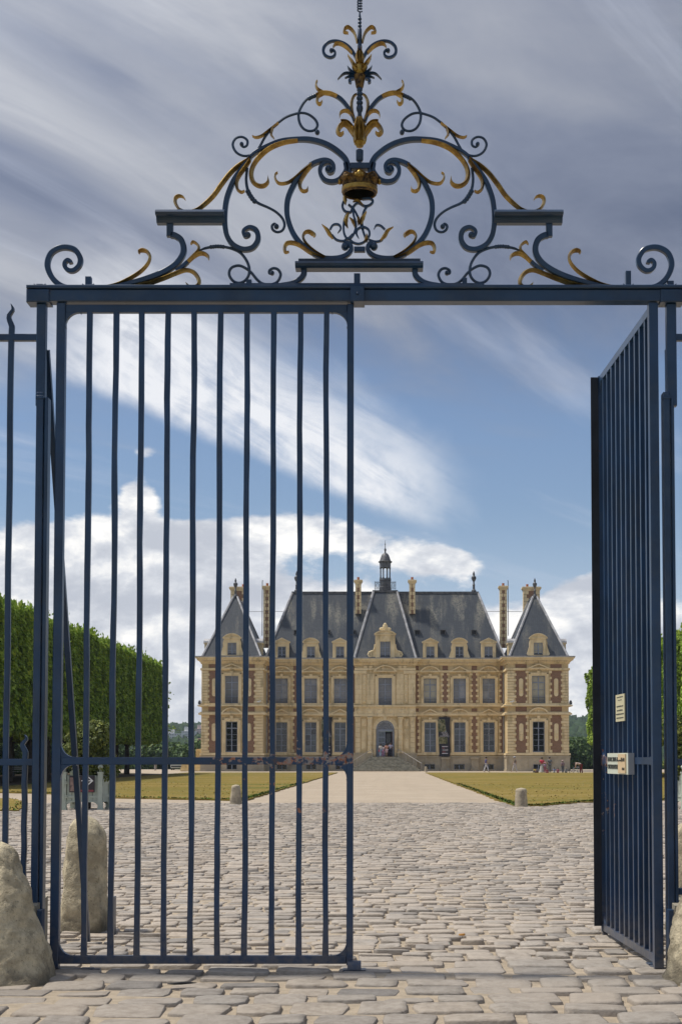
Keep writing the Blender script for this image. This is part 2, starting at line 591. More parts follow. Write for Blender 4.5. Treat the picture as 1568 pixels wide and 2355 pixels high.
def lawnfn(g, pos, c, b):
    mp = g.new('ShaderNodeMapping'); mp.inputs['Scale'].default_value = (0.10, 0.22, 1)
    g.put(mp.inputs[0], pos)
    n = g.noise(mp.outputs[0], 1.0, 5, 0.6, 0.4)
    f = g.noise(pos, 3.0, 4, 0.7)
    c1 = g.ramp(g.add(g.mul(n, 0.75), g.mul(f, 0.25)), [(0.34, (0.105, 0.122, 0.026)), (0.43, (0.175, 0.142, 0.032)), (0.54, (0.220, 0.160, 0.040)), (0.68, (0.30, 0.225, 0.085))])
    c1 = g.mix(g.ss(g.noise(pos, 9.0, 3, 0.7), 0.4, 0.75, 0.0, 0.45), c1, (0.13, 0.118, 0.030))
    a = g.new('ShaderNodeAttribute'); a.attribute_name = 'edge'
    c1 = g.mix(g.ss(g.add(a.outputs['Fac'], g.mul(g.sub(n, 0.5), 0.8)), 0.25, 0.8), c1, (0.085, 0.14, 0.028))
    d = g.ss(g.noise(pos, 5.0, 2, 0.5), 0.66, 0.70)
    pt = g.ss(g.noise(mp.outputs[0], 1.7, 3, 0.5), 0.45, 0.6)
    return g.mix(g.mul(d, pt, 0.8), c1, (0.60, 0.58, 0.50))


LAWN = pmat('dry lawn', (0.2, 0.18, 0.05), 0.95, fn=lawnfn, bump=0.9, bscale=22, spec=0.1)


def stonefn(g, pos, c, b):
    mp = g.new('ShaderNodeMapping'); mp.inputs['Scale'].default_value = (1, 1, 0.25)
    g.put(mp.inputs[0], pos)
    st = g.noise(mp.outputs[0], 1.6, 6, 0.65)
    return g.mix(g.ss(st, 0.50, 0.70, 0, 0.62), c, (0.34, 0.27, 0.15))


STONE = pmat('limestone', (0.70, 0.555, 0.315), 0.85, 0, 0.0, 1.1, col2=(0.58, 0.455, 0.25), bump=0.3, bscale=9, spec=0.2, fn=stonefn)
STONE_B = pmat('limestone block', (0.83, 0.685, 0.43), 0.85, 0, 0.0, 0.9, col2=(0.72, 0.58, 0.345), bump=0.3, bscale=9, spec=0.2, fn=stonefn)
PLINTH = pmat('weathered base stone', (0.50, 0.43, 0.31), 0.9, 0, 0.0, 0.9, col2=(0.38, 0.33, 0.25), bump=0.4, bscale=6, spec=0.2, fn=stonefn)
STEPM = pmat('grey step stone', (0.27, 0.255, 0.205), 0.9, 0, 0.25, 2.5, bump=0.4, bscale=10, spec=0.2)


def brickfn(g, pos, c, b):
    s = g.new('ShaderNodeSeparateXYZ'); g.put(s.inputs[0], pos)
    t = g.new('ShaderNodeTexBrick')
    g.put(t.inputs['Vector'], g.vec(g.add(s.outputs[0], s.outputs[1]), s.outputs[2], 0.0))
    t.inputs['Scale'].default_value = 1.0
    t.inputs['Brick Width'].default_value = 0.30
    t.inputs['Row Height'].default_value = 0.105
    t.inputs['Mortar Size'].default_value = 0.012
    t.inputs['Color1'].default_value = (0.265, 0.140, 0.090, 1)
    t.inputs['Color2'].default_value = (0.20, 0.105, 0.070, 1)
    t.inputs['Mortar'].default_value = (0.34, 0.25, 0.16, 1)
    return t.outputs[0]


BRICK = pmat('red brick', (0.25, 0.11, 0.07), 0.9, fn=brickfn, spec=0.2)


def slatefn(g, pos, c, b):
    s = g.new('ShaderNodeSeparateXYZ'); g.put(s.inputs[0], pos)
    t = g.new('ShaderNodeTexBrick')
    g.put(t.inputs['Vector'], g.vec(g.add(s.outputs[0], s.outputs[1]), s.outputs[2], 0.0))
    t.inputs['Scale'].default_value = 1.0
    t.inputs['Brick Width'].default_value = 0.24
    t.inputs['Row Height'].default_value = 0.17
    t.inputs['Mortar Size'].default_value = 0.014
    t.inputs['Color1'].default_value = (0.058, 0.070, 0.086, 1)
    t.inputs['Color2'].default_value = (0.043, 0.054, 0.069, 1)
    t.inputs['Mortar'].default_value = (0.024, 0.026, 0.031, 1)
    mp = g.new('ShaderNodeMapping'); mp.inputs['Scale'].default_value = (0.75, 0.3, 0.11)
    g.put(mp.inputs[0], pos)
    st = g.noise(mp.outputs[0], 1.0, 5, 0.6, 0.2)
    f = g.noise(pos, 5.0, 5, 0.7)
    m = g.mul(g.ss(st, 0.46, 0.64), g.ss(f, 0.3, 0.60), g.ss(s.outputs[2], 14.5, 21.0, 0.30, 1.0))
    return g.mix(g.mul(m, 0.75), t.outputs[0], (0.27, 0.255, 0.205))


SLATE = pmat('slate', (0.07, 0.07, 0.08), 0.55, fn=slatefn, spec=0.4)
LEAD = pmat('lead flashing', (0.36, 0.36, 0.37), 0.5, 0.2, 0.25, 2.0, spec=0.5)
LEAD_D = pmat('dark lead', (0.105, 0.108, 0.115), 0.5, 0.3, 0.3, 3.0, spec=0.5)
WFRAME = pmat('blue grey joinery', (0.25, 0.285, 0.36), 0.55, 0, 0.1, 3)
GLASS = pmat('dark window glass', (0.012, 0.016, 0.022), 0.06, 0, 0.3, 0.6, spec=0.6)
GLASS_SKY = pmat('window glass with painted sky reflection', (0.10, 0.13, 0.155), 0.08, 0, 0.0, 0.8, col2=(0.03, 0.04, 0.05), spec=0.6)  # pale sky reflection painted into the glass colour
BLIND = pmat('glass over grey blind', (0.165, 0.17, 0.185), 0.12, 0, 0.12, 0.8, spec=0.6)
CREAM = pmat('glass over cream blind', (0.38, 0.355, 0.27), 0.15, 0, 0.1, 0.8, spec=0.5)
TERRA = pmat('terracotta pot', (0.36, 0.13, 0.06), 0.8, 0, 0.2, 5)
RAILM = pmat('grey painted rail', (0.12, 0.13, 0.155), 0.5)
STEEL = pmat('pale steel rail', (0.42, 0.40, 0.38), 0.4, 0.3)


def boulderfn(g, pos, c, b):
    n = g.noise(pos, 7.0, 8, 0.7)
    l = g.ss(g.noise(pos, 13.0, 5, 0.7), 0.55, 0.66)
    c = g.mix(g.ss(n, 0.38, 0.62), c, (0.40, 0.345, 0.24))
    c = g.mix(g.mul(l, 0.6), c, (0.20, 0.18, 0.13))
    sz = g.new('ShaderNodeSeparateXYZ'); g.put(sz.inputs[0], pos)
    dirt = g.ss(g.add(sz.outputs[2], g.mul(g.sub(g.noise(pos, 6.0, 5, 0.7), 0.5), 0.35)), 0.02, 0.20, 0.75, 0.0)      # splash dirt
    c = g.mix(dirt, c, (0.12, 0.105, 0.08))
    vor = g.new('ShaderNodeTexVoronoi', feature='F1'); g.put(vor.inputs['Vector'], pos); vor.inputs['Scale'].default_value = 42.0
    pit = g.mul(g.ss(vor.outputs['Distance'], 0.12, 0.26, 1.0, 0.0), g.ss(g.noise(pos, 11.0, 3, 0.6), 0.45, 0.6))
    return g.mix(g.mul(pit, 0.7), c, (0.11, 0.095, 0.07))


BOULDER = pmat('old guard stone', (0.64, 0.56, 0.39), 0.92, fn=boulderfn, bump=1.0, bscale=55, spec=0.2)
BLOCK = pmat('plinth stone', (0.34, 0.315, 0.25), 0.9, 0, 0.0, 5, col2=(0.27, 0.25, 0.2), bump=0.4, bscale=30, spec=0.2)
TUB = pmat('pale green paint', (0.41, 0.455, 0.385), 0.6, 0, 0.08, 3, bump=0.1)
WHITE = pmat('white paint', (0.75, 0.75, 0.72), 0.6)
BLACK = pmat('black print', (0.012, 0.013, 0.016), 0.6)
BARK = pmat('bark', (0.055, 0.045, 0.036), 0.95, 0, 0.35, 3, bump=0.8, bscale=14, spec=0.1)


def foliage(name, c1, c2, c3):
    def f(g, pos, c, b):
        a = g.new('ShaderNodeAttribute'); a.attribute_name = 'tint'
        n = g.noise(pos, 0.7, 4, 0.6)
        return g.ramp(g.add(g.mul(a.outputs['Fac'], 0.65), g.mul(n, 0.35)), [(0.2, c1), (0.5, c2), (0.85, c3)])
    m = pmat(name, c2, 0.6, fn=f, spec=0.25)
    b = [n for n in m.node_tree.nodes if n.type == 'BSDF_PRINCIPLED'][0]
    # thin leaves let some light through
    nt = m.node_tree
    tr = nt.nodes.new('ShaderNodeBsdfTranslucent')
    mx = nt.nodes.new('ShaderNodeMixShader'); mx.inputs[0].default_value = 0.16
    src = b.inputs['Base Color'].links[0].from_socket
    nt.links.new(src, tr.inputs[0])
    out = [n for n in nt.nodes if n.type == 'OUTPUT_MATERIAL'][0]
    nt.links.new(b.outputs[0], mx.inputs[1]); nt.links.new(tr.outputs[0], mx.inputs[2])
    nt.links.new(mx.outputs[0], out.inputs[0])
    return m


F_LIME = foliage('clipped lime leaves', (0.150, 0.245, 0.030), (0.245, 0.375, 0.042), (0.42, 0.52, 0.07))
F_SHRUB = foliage('shrub leaves', (0.055, 0.085, 0.020), (0.11, 0.14, 0.034), (0.24, 0.26, 0.06))
F_TREE = foliage('tree leaves', (0.040, 0.080, 0.026), (0.075, 0.130, 0.036), (0.13, 0.19, 0.05))
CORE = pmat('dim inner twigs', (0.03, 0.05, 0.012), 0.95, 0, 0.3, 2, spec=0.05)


def woodfn(g, pos, c, b):
    n = g.noise(pos, 0.055, 6, 0.65)
    n2 = g.noise(pos, 0.5, 4, 0.7)
    return g.ramp(g.add(g.mul(n, 0.6), g.mul(n2, 0.4)), [(0.32, (0.018, 0.035, 0.018)), (0.5, (0.035, 0.062, 0.026)), (0.68, (0.065, 0.095, 0.035))])


WOOD = pmat('far woodland', (0.03, 0.05, 0.02), 0.95, fn=woodfn, bump=1.0, bscale=0.9, spec=0.05)
MATS['far woodland'].node_tree.nodes
CONC = pmat('pale concrete', (0.74, 0.73, 0.71), 0.8, 0, 0.1, 0.1)
PINK = pmat('pinkish render', (0.70, 0.55, 0.50), 0.8)
WINDK = pmat('far window', (0.10, 0.11, 0.13), 0.3)
RTILE = pmat('roof tile', (0.27, 0.16, 0.12), 0.9)

# ================================================================== ground
GY = G(800, 2234)[1]                     # plane of the gate
KM = GY / FPX                            # metres per picture unit at the gate


def sheet(name, poly, z, mat, div=None):
    mb = MB()
    i = mb.addv([(x, y, z) for x, y in poly]); mb.face(range(i, i + len(poly)))
    return struct(mb.build(name, mat))


sheet('ground', [(-1250, -300), (1250, -300), (1250, 215), (-1250, 215)], -0.020, EARTH)
sheet('gravel_court', [(-90, 30), (90, 30), (90, 214), (-90, 214)], -0.014, GRAVEL)
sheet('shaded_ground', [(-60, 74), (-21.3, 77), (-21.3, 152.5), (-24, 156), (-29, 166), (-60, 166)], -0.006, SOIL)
COB_END = 54.0

# sandy bed between the paving stones, gently uneven
def bed():
    xs = np.linspace(-26, 22, 97); ys = np.linspace(6.0, COB_END, 121)
    X, Y = np.meshgrid(xs, ys)
    Z = 0.006 * np.sin(X * 2.1 + Y * 0.7) + 0.006 * np.sin(Y * 1.9 - X * 0.6) - 0.004
    Z[0, :] = Z[-1, :] = -0.008
    V = np.stack([X, Y, Z], -1).reshape(-1, 3)
    n = 97
    F = [[j * n + i, j * n + i + 1, (j + 1) * n + i + 1, (j + 1) * n + i] for j in range(120) for i in range(96)]
    o = link('cobbled_forecourt', np_mesh('cobbled_forecourt', V, F, SAND, True))
    return struct(o)


BED = bed()
ROOT[BED.name] = Vector((0, 0, 0))


def cobble_shape(rng, w, d, flat=1.0, e0=.13, e1=.27):
    """one worn paving stone: 10-sided outline, rounded shoulders; returns verts, quads"""
    n = 10
    ang = np.arange(n) * 2 * np.pi / n + rng.uniform(-0.12, 0.12, n)
    ca, sa = np.cos(ang), np.sin(ang)
    e = rng.uniform(e0, e1)
    x = np.sign(ca) * np.abs(ca) ** e * (w / 2) * (1 + rng.uniform(-0.06, 0.06, n))
    y = np.sign(sa) * np.abs(sa) ** e * (d / 2) * (1 + rng.uniform(-0.06, 0.06, n))
    y += x * rng.uniform(-0.07, 0.07)
    h = rng.uniform(0.006, 0.028)
    tx, ty = rng.uniform(-0.03, 0.03) * flat, rng.uniform(-0.075, 0.02) * flat
    rings = []
    for s, z in ((1.02, -0.03), (1.0, h * 0.55), (0.955, h * 0.92), (0.66, h * 1.05)):
        zz = z + (x * tx + y * ty) * (z > 0) * s + rng.uniform(-0.0025, 0.0025, n) * (z > 0)
        rings.append(np.stack([x * s, y * s, zz], -1))
    V = np.concatenate(rings)
    F = []
    for r in range(3):
        for k in range(n):
            k2 = (k + 1) % n
            F.append([r * n + k, r * n + k2, (r + 1) * n + k2, (r + 1) * n + k])
    b = 3 * n
    for k in range(0, n // 2 - 1):       # cap as quads
        F.append([b + k, b + k + 1, b + n - 2 - k, b + n - 1 - k])
    return V, np.array(F)


def cobbles():
    rng = np.random.default_rng(7)
    places = []
    y = 7.6
    row = 0
    while y < COB_END - 0.2:
        near = y < GY + 0.15
        d = rng.uniform(0.30, 0.40) if near else rng.uniform(0.185, 0.265)
        x = -0.262 * (y + 1) - 1.2 + rng.uniform(0, 0.3)
        ph = rng.uniform(0, 6)
        while x < 0.202 * (y + 1) + 1.0:
            w = rng.uniform(0.27, 0.48) if near else rng.uniform(0.17, 0.34)
            gap = rng.uniform(0.03, 0.075) if near else rng.uniform(0.012, 0.035) if rng.random() > 0.15 else rng.uniform(0.04, 0.085)
            cyy = y + d / 2 + 0.028 * math.sin(x * 1.3 + ph) + rng.uniform(-0.014, 0.014) + 0.10 * math.sin(x * 0.45 + y * 0.12)
            if rng.random() > 0.012:
                places.append((x + w / 2, cyy, w, d * rng.uniform(0.86, 1.0)))
            x += w + gap
        y += d + rng.uniform(0.004, 0.028)
    def vis(p):
        x, yy = p[0], p[1]
        t = EYE / yy
        px = VPX + x / yy * FPX
        return -30 < px < 1600 and 1743 + 3500 * t < 2375 + 60
    seen = sorted([p for p in places if vis(p)], key=lambda p: p[1])
    first = seen[:300]
    fs = set(map(id, first))
    shapes = []
    for k in range(24):
        V, F = cobble_shape(rng, 1.0, 1.0, .30, .20, .40)
        V[:, 2] *= 1.0
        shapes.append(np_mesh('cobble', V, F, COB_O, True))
    for p in first:
        o = link('cobble', shapes[rng.integers(24)], BED)
        o.location = (p[0], p[1], 0)
        o.scale = (p[2] * (1 if rng.random() < .5 else -1), p[3], 1)
        if o.scale.x < 0: o.scale = (-o.scale.x, o.scale.y, 1); o.rotation_euler[2] = math.pi
        o.rotation_euler[2] += rng.uniform(-0.05, 0.05)
    Vs, Fs, T = [], [], []
    off = 0
    for p in places:
        if id(p) in fs: continue
        V, F = cobble_shape(rng, p[2], p[3])
        a = rng.uniform(-0.05, 0.05); c, s = math.cos(a), math.sin(a)
        V2 = np.stack([V[:, 0] * c - V[:, 1] * s + p[0], V[:, 0] * s + V[:, 1] * c + p[1], V[:, 2]], -1)
        Vs.append(V2); Fs.append(F + off); off += len(V)
        T.append(np.full(len(V), rng.random()))
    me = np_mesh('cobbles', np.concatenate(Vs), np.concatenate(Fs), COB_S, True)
    at = me.attributes.new('tint', 'FLOAT', 'POINT')
    at.data.foreach_set('value', np.concatenate(T).astype(np.float32))
    o = link('cobbles', me, BED)
    o['kind'] = 'stuff'


cobbles()


# ---------------------------------------------------------------- lawns
def lawn(name, poly, seed, label_blades):
    """slab with a ragged edge + a mat of short blades along its near part"""
    rng = random.Random(seed)
    pts = []
    n = len(poly)
    for i in range(n):
        a, b = Vector(poly[i]), Vector(poly[(i + 1) % n])
        L = (b - a).length
        k = max(1, int(min(L / 0.6, 160)))
        for j in range(k):
            p = a.lerp(b, j / k)
            pts.append((p.x + rng.uniform(-.10, .10), p.y + rng.uniform(-.16, .16)))
    mb = MB()
    mb.slab(pts, -0.03, 0.055)
    o = struct(mb.build(name, LAWN))
    ROOT[o.name] = Vector((0, 0, 0))
    # grass blades
    Y0 = min(p[1] for p in poly); 
    def inside(x, y):
        c = False
        j = n - 1
        for i in range(n):
            xi, yi = poly[i]; xj, yj = poly[j]
            if (yi > y) != (yj > y) and x < (xj - xi) * (y - yi) / (yj - yi + 1e-9) + xi: c = not c
            j = i
        return c
    def edge(x, y):
        best = 9
        for i in range(n):
            a, b = Vector(poly[i]), Vector(poly[(i + 1) % n])
            ab = b - a
            t = max(0, min(1, (Vector((x, y)) - a).dot(ab) / ab.length_squared))
            best = min(best, (a + ab * t - Vector((x, y))).length)
        return best
    V, F, E = [], [], []
    cnt = 0
    while cnt < label_blades:
        t = rng.random()
        yb = Y0 + (t ** 1.5) * 42
        x = rng.uniform(-0.27 * yb, 0.21 * yb)
        if not inside(x, yb): continue
        cnt += 1
        e = edge(x, yb)
        if e > 0.3 and rng.random() > 0.02: continue
        h = rng.uniform(.02, .05) * (1.3 if e < 0.5 else 1); w = rng.uniform(.02, .045)
        a = rng.uniform(0, math.pi); ca, sa = math.cos(a) * w, math.sin(a) * w
        lx, ly = rng.uniform(-.05, .05), rng.uniform(-.05, .05)
        i = len(V)
        V += [(x - ca, yb - sa, .05), (x + ca, yb + sa, .05), (x + lx, yb + ly, .055 + h)]
        F.append((i, i + 1, i + 2))
        E += [math.exp(-e / 1.1)] * 3
    me = np_mesh(name + '_blades', V, F, LAWN, True)
    me.normals_split_custom_set_from_vertices([(0, 0, 1)] * len(V))
    at = me.attributes.new('edge', 'FLOAT', 'POINT'); at.data.foreach_set('value', np.array(E, dtype=np.float32))
    b = link('grass', me)
    tag(b, None, None, None, 'stuff')
    return o


PXL = -5.24
PXR = 4.15
yb_far = G(900, 1777.6)[1]
gl = [G(565, 1842), G(420, 1839), G(250, 1835.5), G(90, 1825), (-21.0, 72), (-21.2, yb_far), (PXL, yb_far)]
lawn('lawn', gl, 1, 26000)
gr = [G(1182, 1856), G(1250, 1855), G(1330, 1848), G(1420, 1841), (30, 61), (44, 66), (44, yb_far), (PXR, yb_far)]
lawn('lawn', gr, 2, 26000)
gi = [G(-100, 1838.5), G(30, 1839), G(50, 1846), G(54, 1856), G(42, 1867), (-15.5, 45.5)]
lawn('lawn', gi, 3, 300)


# ================================================================== iron gate
def pg(p, Y=None):
    return P(p[0], p[1], Y or GY)


def zone(ox, oy, k):
    return lambda q: pg(((ox + q[0] * k) / 1.7392, (oy + q[1] * k) / 1.7392))


RA, RB, RC, RT = zone(150, 900, .5102), zone(600, 480, .4464), zone(1150, 620, .3508), zone(1180, 0, .3316)
KS = {id(RA): .5102, id(RB): .4464, id(RC): .3508, id(RT): .3316}
AXX = pg((1437 / 1.7392, 900))[0]

GATE = thing('iron_gate_frame', 'tall navy iron gateway with posts, crossbeam and gilded scrollwork crest holding a crown', 'gate frame', (pg((820, 2200))[0], GY, 0))


def zg(py): return P(800, py, GY)[1]
def xg(px, py=1743): return P(px, py, GY)[0]


def orn(name, reg, pts, ws, mat=None, kind='bar', depth=0.044, y=None, mirror=True, n=6, bow=0.0, parent=None):
    k = KS[id(reg)] / 1.7392 * KM * 1.005
    W3 = [w * k for w in ws] if isinstance(ws, (list, tuple)) else [ws * k] * len(pts)
    Q = [reg(p) for p in pts]
    out = []
    for s in ((1, -1) if mirror else (1,)):
        q = Q if s == 1 else [(2 * AXX - x, z) for x, z in Q]
        mb = MB(); mb.smooth = True
        mb.ribbon(q, W3, GY if y is None else y, depth, n, 0, kind, bow)
        out.append(mb.build(name, mat or IRON, parent or GATE))
    return out


def beads(reg, pts, r, mirror=True, name='bead_moulding'):
    k = KS[id(reg)] / 1.7392 * KM
    for s in ((1, -1) if mirror else (1,)):
        mb = MB(); mb.smooth = True
        for p in pts:
            x, z = reg(p)
            if s == -1: x = 2 * AXX - x
            mb.ball((x, GY, z), r * k, 10, 6)
        mb.build(name, IRON, GATE)


def knobs(reg, pts, r, depth=0.035, mirror=True):
    k = KS[id(reg)] / 1.7392 * KM
    for s in ((1, -1) if mirror else (1,)):
        for p in pts:
            x, z = reg(p)
            if s == -1: x = 2 * AXX - x
            mb = MB(); mb.smooth = True
            mb.ball((x, GY, z), r * k, 10, 7, 0, (1, max(1.0, depth / (r * k)), 1))
            mb.build('scroll_knob', IRON, GATE)


GL = dict(mat=GOLD, kind='leaf', depth=0.075)
# --- outer scrolls standing on the beam
orn('scroll', RA, [(460, 497), (330, 496), (215, 487), (140, 440), (95, 370), (82, 300), (110, 225), (170, 185), (235, 178), (300, 200), (338, 260), (333, 315), (295, 355), (255, 360), (222, 335), (218, 300), (240, 278), (262, 290), (266, 303)],
    [24, 32, 38, 42, 42, 42, 42, 42, 42, 42, 40, 38, 36, 34, 32, 30, 30, 32, 30], depth=0.05)
orn('gilded_leaf', RA, [(440, 497), (600, 470), (700, 430), (800, 370), (860, 310), (882, 255), (865, 212), (830, 195), (800, 205), (800, 225)], [14, 28, 32, 32, 28, 24, 30, 40, 30, 10], **GL)
orn('scroll', RA, [(470, 500), (600, 485), (740, 455), (880, 415), (1000, 365), (1090, 305), (1138, 240), (1148, 180), (1128, 120), (1085, 88), (1050, 80)], [14, 26, 36, 42, 46, 46, 46, 46, 46, 46, 50], depth=0.05)
orn('gilded_leaf', RA, [(500, 501), (700, 490), (860, 458), (980, 418), (1080, 378), (1160, 352), (1220, 365), (1258, 410), (1265, 455), (1235, 485), (1195, 480), (1166, 456)], [20, 32, 40, 40, 38, 36, 36, 34, 32, 32, 22, 6], **GL)
orn('scroll', RA, [(1090, 362), (1130, 335), (1180, 290)], [34, 32, 30])
orn('gilded_leaf', RA, [(1178, 288), (1225, 240), (1262, 195), (1258, 155), (1222, 132), (1203, 155)], [34, 40, 26, 22, 24, 5], **GL)
orn('gilded_leaf', RA, [(1215, 252), (1262, 222), (1305, 222), (1335, 242), (1345, 274)], [36, 42, 38, 28, 4], **GL)
# --- twisted bar looping on the beam
orn('scroll', RB, [(440, 1172), (500, 1148), (600, 1133), (670, 1138), (740, 1155), (810, 1190), (860, 1250), (888, 1320), (885, 1390), (850, 1440), (800, 1460), (750, 1445), (715, 1400), (712, 1355), (740, 1318), (800, 1305), (860, 1330), (910, 1370), (960, 1430), (1010, 1466), (1080, 1474), (1140, 1450), (1170, 1390), (1150, 1343), (1110, 1328), (1072, 1345), (1068, 1372), (1090, 1382)], [14, 26, 26] + [27] * 22 + [24, 22, 22], kind='round')
beads(RB, [(548, 1138), (570, 1136), (592, 1133), (614, 1133), (636, 1134), (658, 1137)], 19)
knobs(RB, [(1094, 1372)], 22)
# --- outer frame, from the junction down past the shelf to its volute
orn('scroll', RB, [(900, 335), (830, 430), (750, 550), (697, 680), (677, 780), (671, 880), (675, 960), (692, 1040), (735, 1110), (800, 1152), (860, 1163), (922, 1145), (964, 1090), (968, 1030), (945, 985), (895, 965), (850, 985), (838, 1015), (855, 1045), (880, 1040)], [36, 40, 44] + [45] * 12 + [38, 32, 30, 30, 30], depth=0.05)
knobs(RB, [(876, 1032)], 30)
orn('gilded_leaf', RB, [(895, 345), (800, 402), (720, 472), (640, 572), (570, 672), (490, 752), (420, 803), (340, 820), (270, 800), (230, 745), (228, 700), (260, 680), (298, 690), (319, 717)], [30, 44, 48, 50, 48, 44, 36, 24, 24, 30, 38, 32, 20, 4], **GL)
# --- big inner C with its gilded lining
orn('scroll', RB, [(890, 340), (960, 285), (1060, 232), (1180, 188), (1320, 176), (1440, 180), (1560, 212), (1660, 268), (1740, 340), (1775, 415), (1778, 480), (1750, 550)], [30, 30, 30, 32, 42, 46, 48, 48, 48, 48, 48, 48], depth=0.05)
orn('scroll', RC, [(663, 95), (672, 165), (645, 225), (590, 285), (510, 310), (430, 292), (382, 235), (370, 170), (395, 115), (445, 88), (500, 100), (525, 145), (510, 190), (470, 195), (452, 160)], [60, 58, 58, 56, 54, 50, 46, 44, 42, 40, 40, 40, 40, 40, 40], depth=0.05)
orn('gilded_leaf', RB, [(1325, 190), (1200, 206), (1080, 252), (990, 322), (930, 402), (907, 480), (922, 550), (970, 590), (1020, 592), (1055, 562), (1060, 515)], [34, 44, 48, 50, 46, 44, 42, 44, 44, 32, 5], y=GY - 0.012, **GL)
orn('gilded_leaf', RB, [(895, 365), (850, 430), (800, 500), (778, 560), (785, 620), (820, 652), (853, 645)], [36, 44, 42, 32, 28, 26, 5], y=GY - 0.012, **GL)
orn('scroll', RB, [(872, 430), (862, 540), (880, 640), (915, 700), (970, 745), (1060, 785), (1130, 825), (1185, 880), (1205, 940), (1185, 990), (1140, 1005), (1102, 985), (1093, 950), (1115, 930), (1138, 948)], [26, 26, 30, 30, 28] + [25] * 10, kind='round')
beads(RB, [(878, 640), (888, 660), (903, 684), (918, 706), (938, 728)], 24)
knobs(RB, [(1133, 955)], 24)
# --- oval round the monogram, upper scroll and lower volute
orn('scroll', RB, [(1445, 405), (1345, 495), (1270, 620), (1233, 720), (1227, 830), (1247, 930), (1290, 1030), (1360, 1120), (1440, 1180), (1550, 1232)], [40, 44, 46, 46, 46, 46, 46, 46, 44, 36], depth=0.05)
orn('scroll', RC, [(255, 122), (330, 85), (420, 63), (490, 80), (528, 130), (518, 185), (480, 205), (452, 178)], [48, 48, 44, 40, 38, 38, 38, 36], depth=0.06)
knobs(RC, [(468, 165)], 44, 0.06)
orn('gilded_leaf', RB, [(1447, 402), (1360, 470), (1290, 530), (1230, 567), (1160, 572), (1126, 532), (1122, 497), (1146, 480)], [34, 34, 30, 28, 28, 22, 16, 5], y=GY - 0.01, **GL)
orn('gilded_leaf', RB, [(1440, 420), (1380, 490), (1345, 560), (1347, 610), (1372, 640), (1405, 636), (1416, 608)], [32, 44, 36, 32, 34, 26, 5], y=GY - 0.01, **GL)
orn('gilded_leaf', RB, [(1560, 1240), (1450, 1196), (1350, 1128), (1280, 1102), (1225, 1108), (1206, 1150), (1216, 1188), (1248, 1188)], [28, 40, 42, 45, 42, 32, 30, 8], y=GY - 0.01, **GL)
orn('gilded_leaf', RB, [(1575, 1234), (1480, 1180), (1405, 1112), (1372, 1050), (1390, 1010), (1430, 1003), (1466, 1028), (1472, 1052)], [14, 30, 28, 24, 32, 46, 46, 14], y=GY - 0.01, **GL)
orn('scroll', RC, [(290, 1140), (400, 1172), (520, 1180), (620, 1166), (690, 1130), (725, 1080), (715, 1030), (680, 1008), (645, 1035)], [30, 44, 48, 52, 52, 50, 48, 46, 44], depth=0.05)
knobs(RC, [(655, 1045)], 46, 0.05)
orn('scroll', RB, [(1378, 1335), (1378, 1385), (1342, 1430), (1275, 1462), (1165, 1476)], [52, 50, 46, 36, 16], depth=0.05)
# --- upper thin scrolls
orn('scroll', RB, [(1150, 20), (1080, 90), (1030, 155), (960, 275), (900, 315), (830, 320), (770, 285), (742, 220), (770, 165), (825, 152), (870, 180), (870, 225), (840, 242), (815, 222)], [24] * 14, kind='round')
knobs(RB, [(822, 218)], 20)
orn('gilded_leaf', RB, [(1150, 30), (1060, 100), (1000, 145), (950, 160), (918, 150)], [14, 22, 20, 14, 3], **GL)
orn('gilded_leaf', RB, [(1095, 75), (1085, 125), (1115, 172)], [26, 24, 3], **GL)
orn('scroll', RT, [(-203, 1480), (-110, 1415), (0, 1375), (80, 1362), (160, 1380), (240, 1440), (270, 1510), (235, 1568), (165, 1580), (100, 1550), (55, 1480), (42, 1390), (60, 1320), (110, 1235), (170, 1180), (260, 1142), (340, 1128)], [34] * 16 + [30], kind='round')
knobs(RT, [(268, 1597)], 32)
beads(RT, [(172, 1188), (200, 1172), (228, 1160), (250, 1150)], 27)
orn('scroll', RT, [(330, 1125), (410, 1132), (490, 1158), (560, 1205), (635, 1295), (685, 1375), (718, 1470)], [28, 34, 44, 46, 46, 44, 40], depth=0.04)
orn('gilded_leaf', RT, [(255, 1155), (330, 1128), (420, 1133), (510, 1168)], [30, 56, 60, 48], y=GY - 0.014, **GL)
orn('gilded_leaf', RT, [(345, 1115), (285, 1082), (256, 1040), (254, 1002), (272, 982)], [36, 42, 30, 22, 5], **GL)
orn('gilded_leaf', RT, [(330, 1130), (276, 1168), (266, 1222), (297, 1256), (332, 1226)], [44, 36, 36, 42, 4], **GL)
orn('gilded_leaf', RT, [(535, 1420), (545, 1365), (592, 1335), (650, 1348), (700, 1410), (722, 1470)], [3, 28, 42, 46, 42, 30], **GL)
orn('gilded_leaf', RT, [(705, 1410), (682, 1310), (682, 1220), (705, 1165), (742, 1143)], [36, 42, 40, 32, 3], **GL)
orn('scroll', RT, [(735, 700), (692, 622), (640, 560), (570, 515), (490, 495), (410, 510), (355, 560), (341, 620), (365, 670), (420, 695), (468, 680), (484, 640), (460, 606), (432, 610)], [34, 38, 36, 30, 28, 30, 34, 34, 32, 30, 28, 26, 24, 24], depth=0.03)
knobs(RT, [(436, 612)], 25)
orn('gilded_leaf', RT, [(690, 645), (620, 572), (550, 530), (490, 530), (456, 578)], [28, 38, 44, 38, 3], **GL)
orn('gilded_leaf', RT, [(748, 515), (726, 420), (690, 362), (640, 327), (600, 347), (594, 390), (642, 408)], [24, 32, 38, 40, 36, 30, 4], **GL)
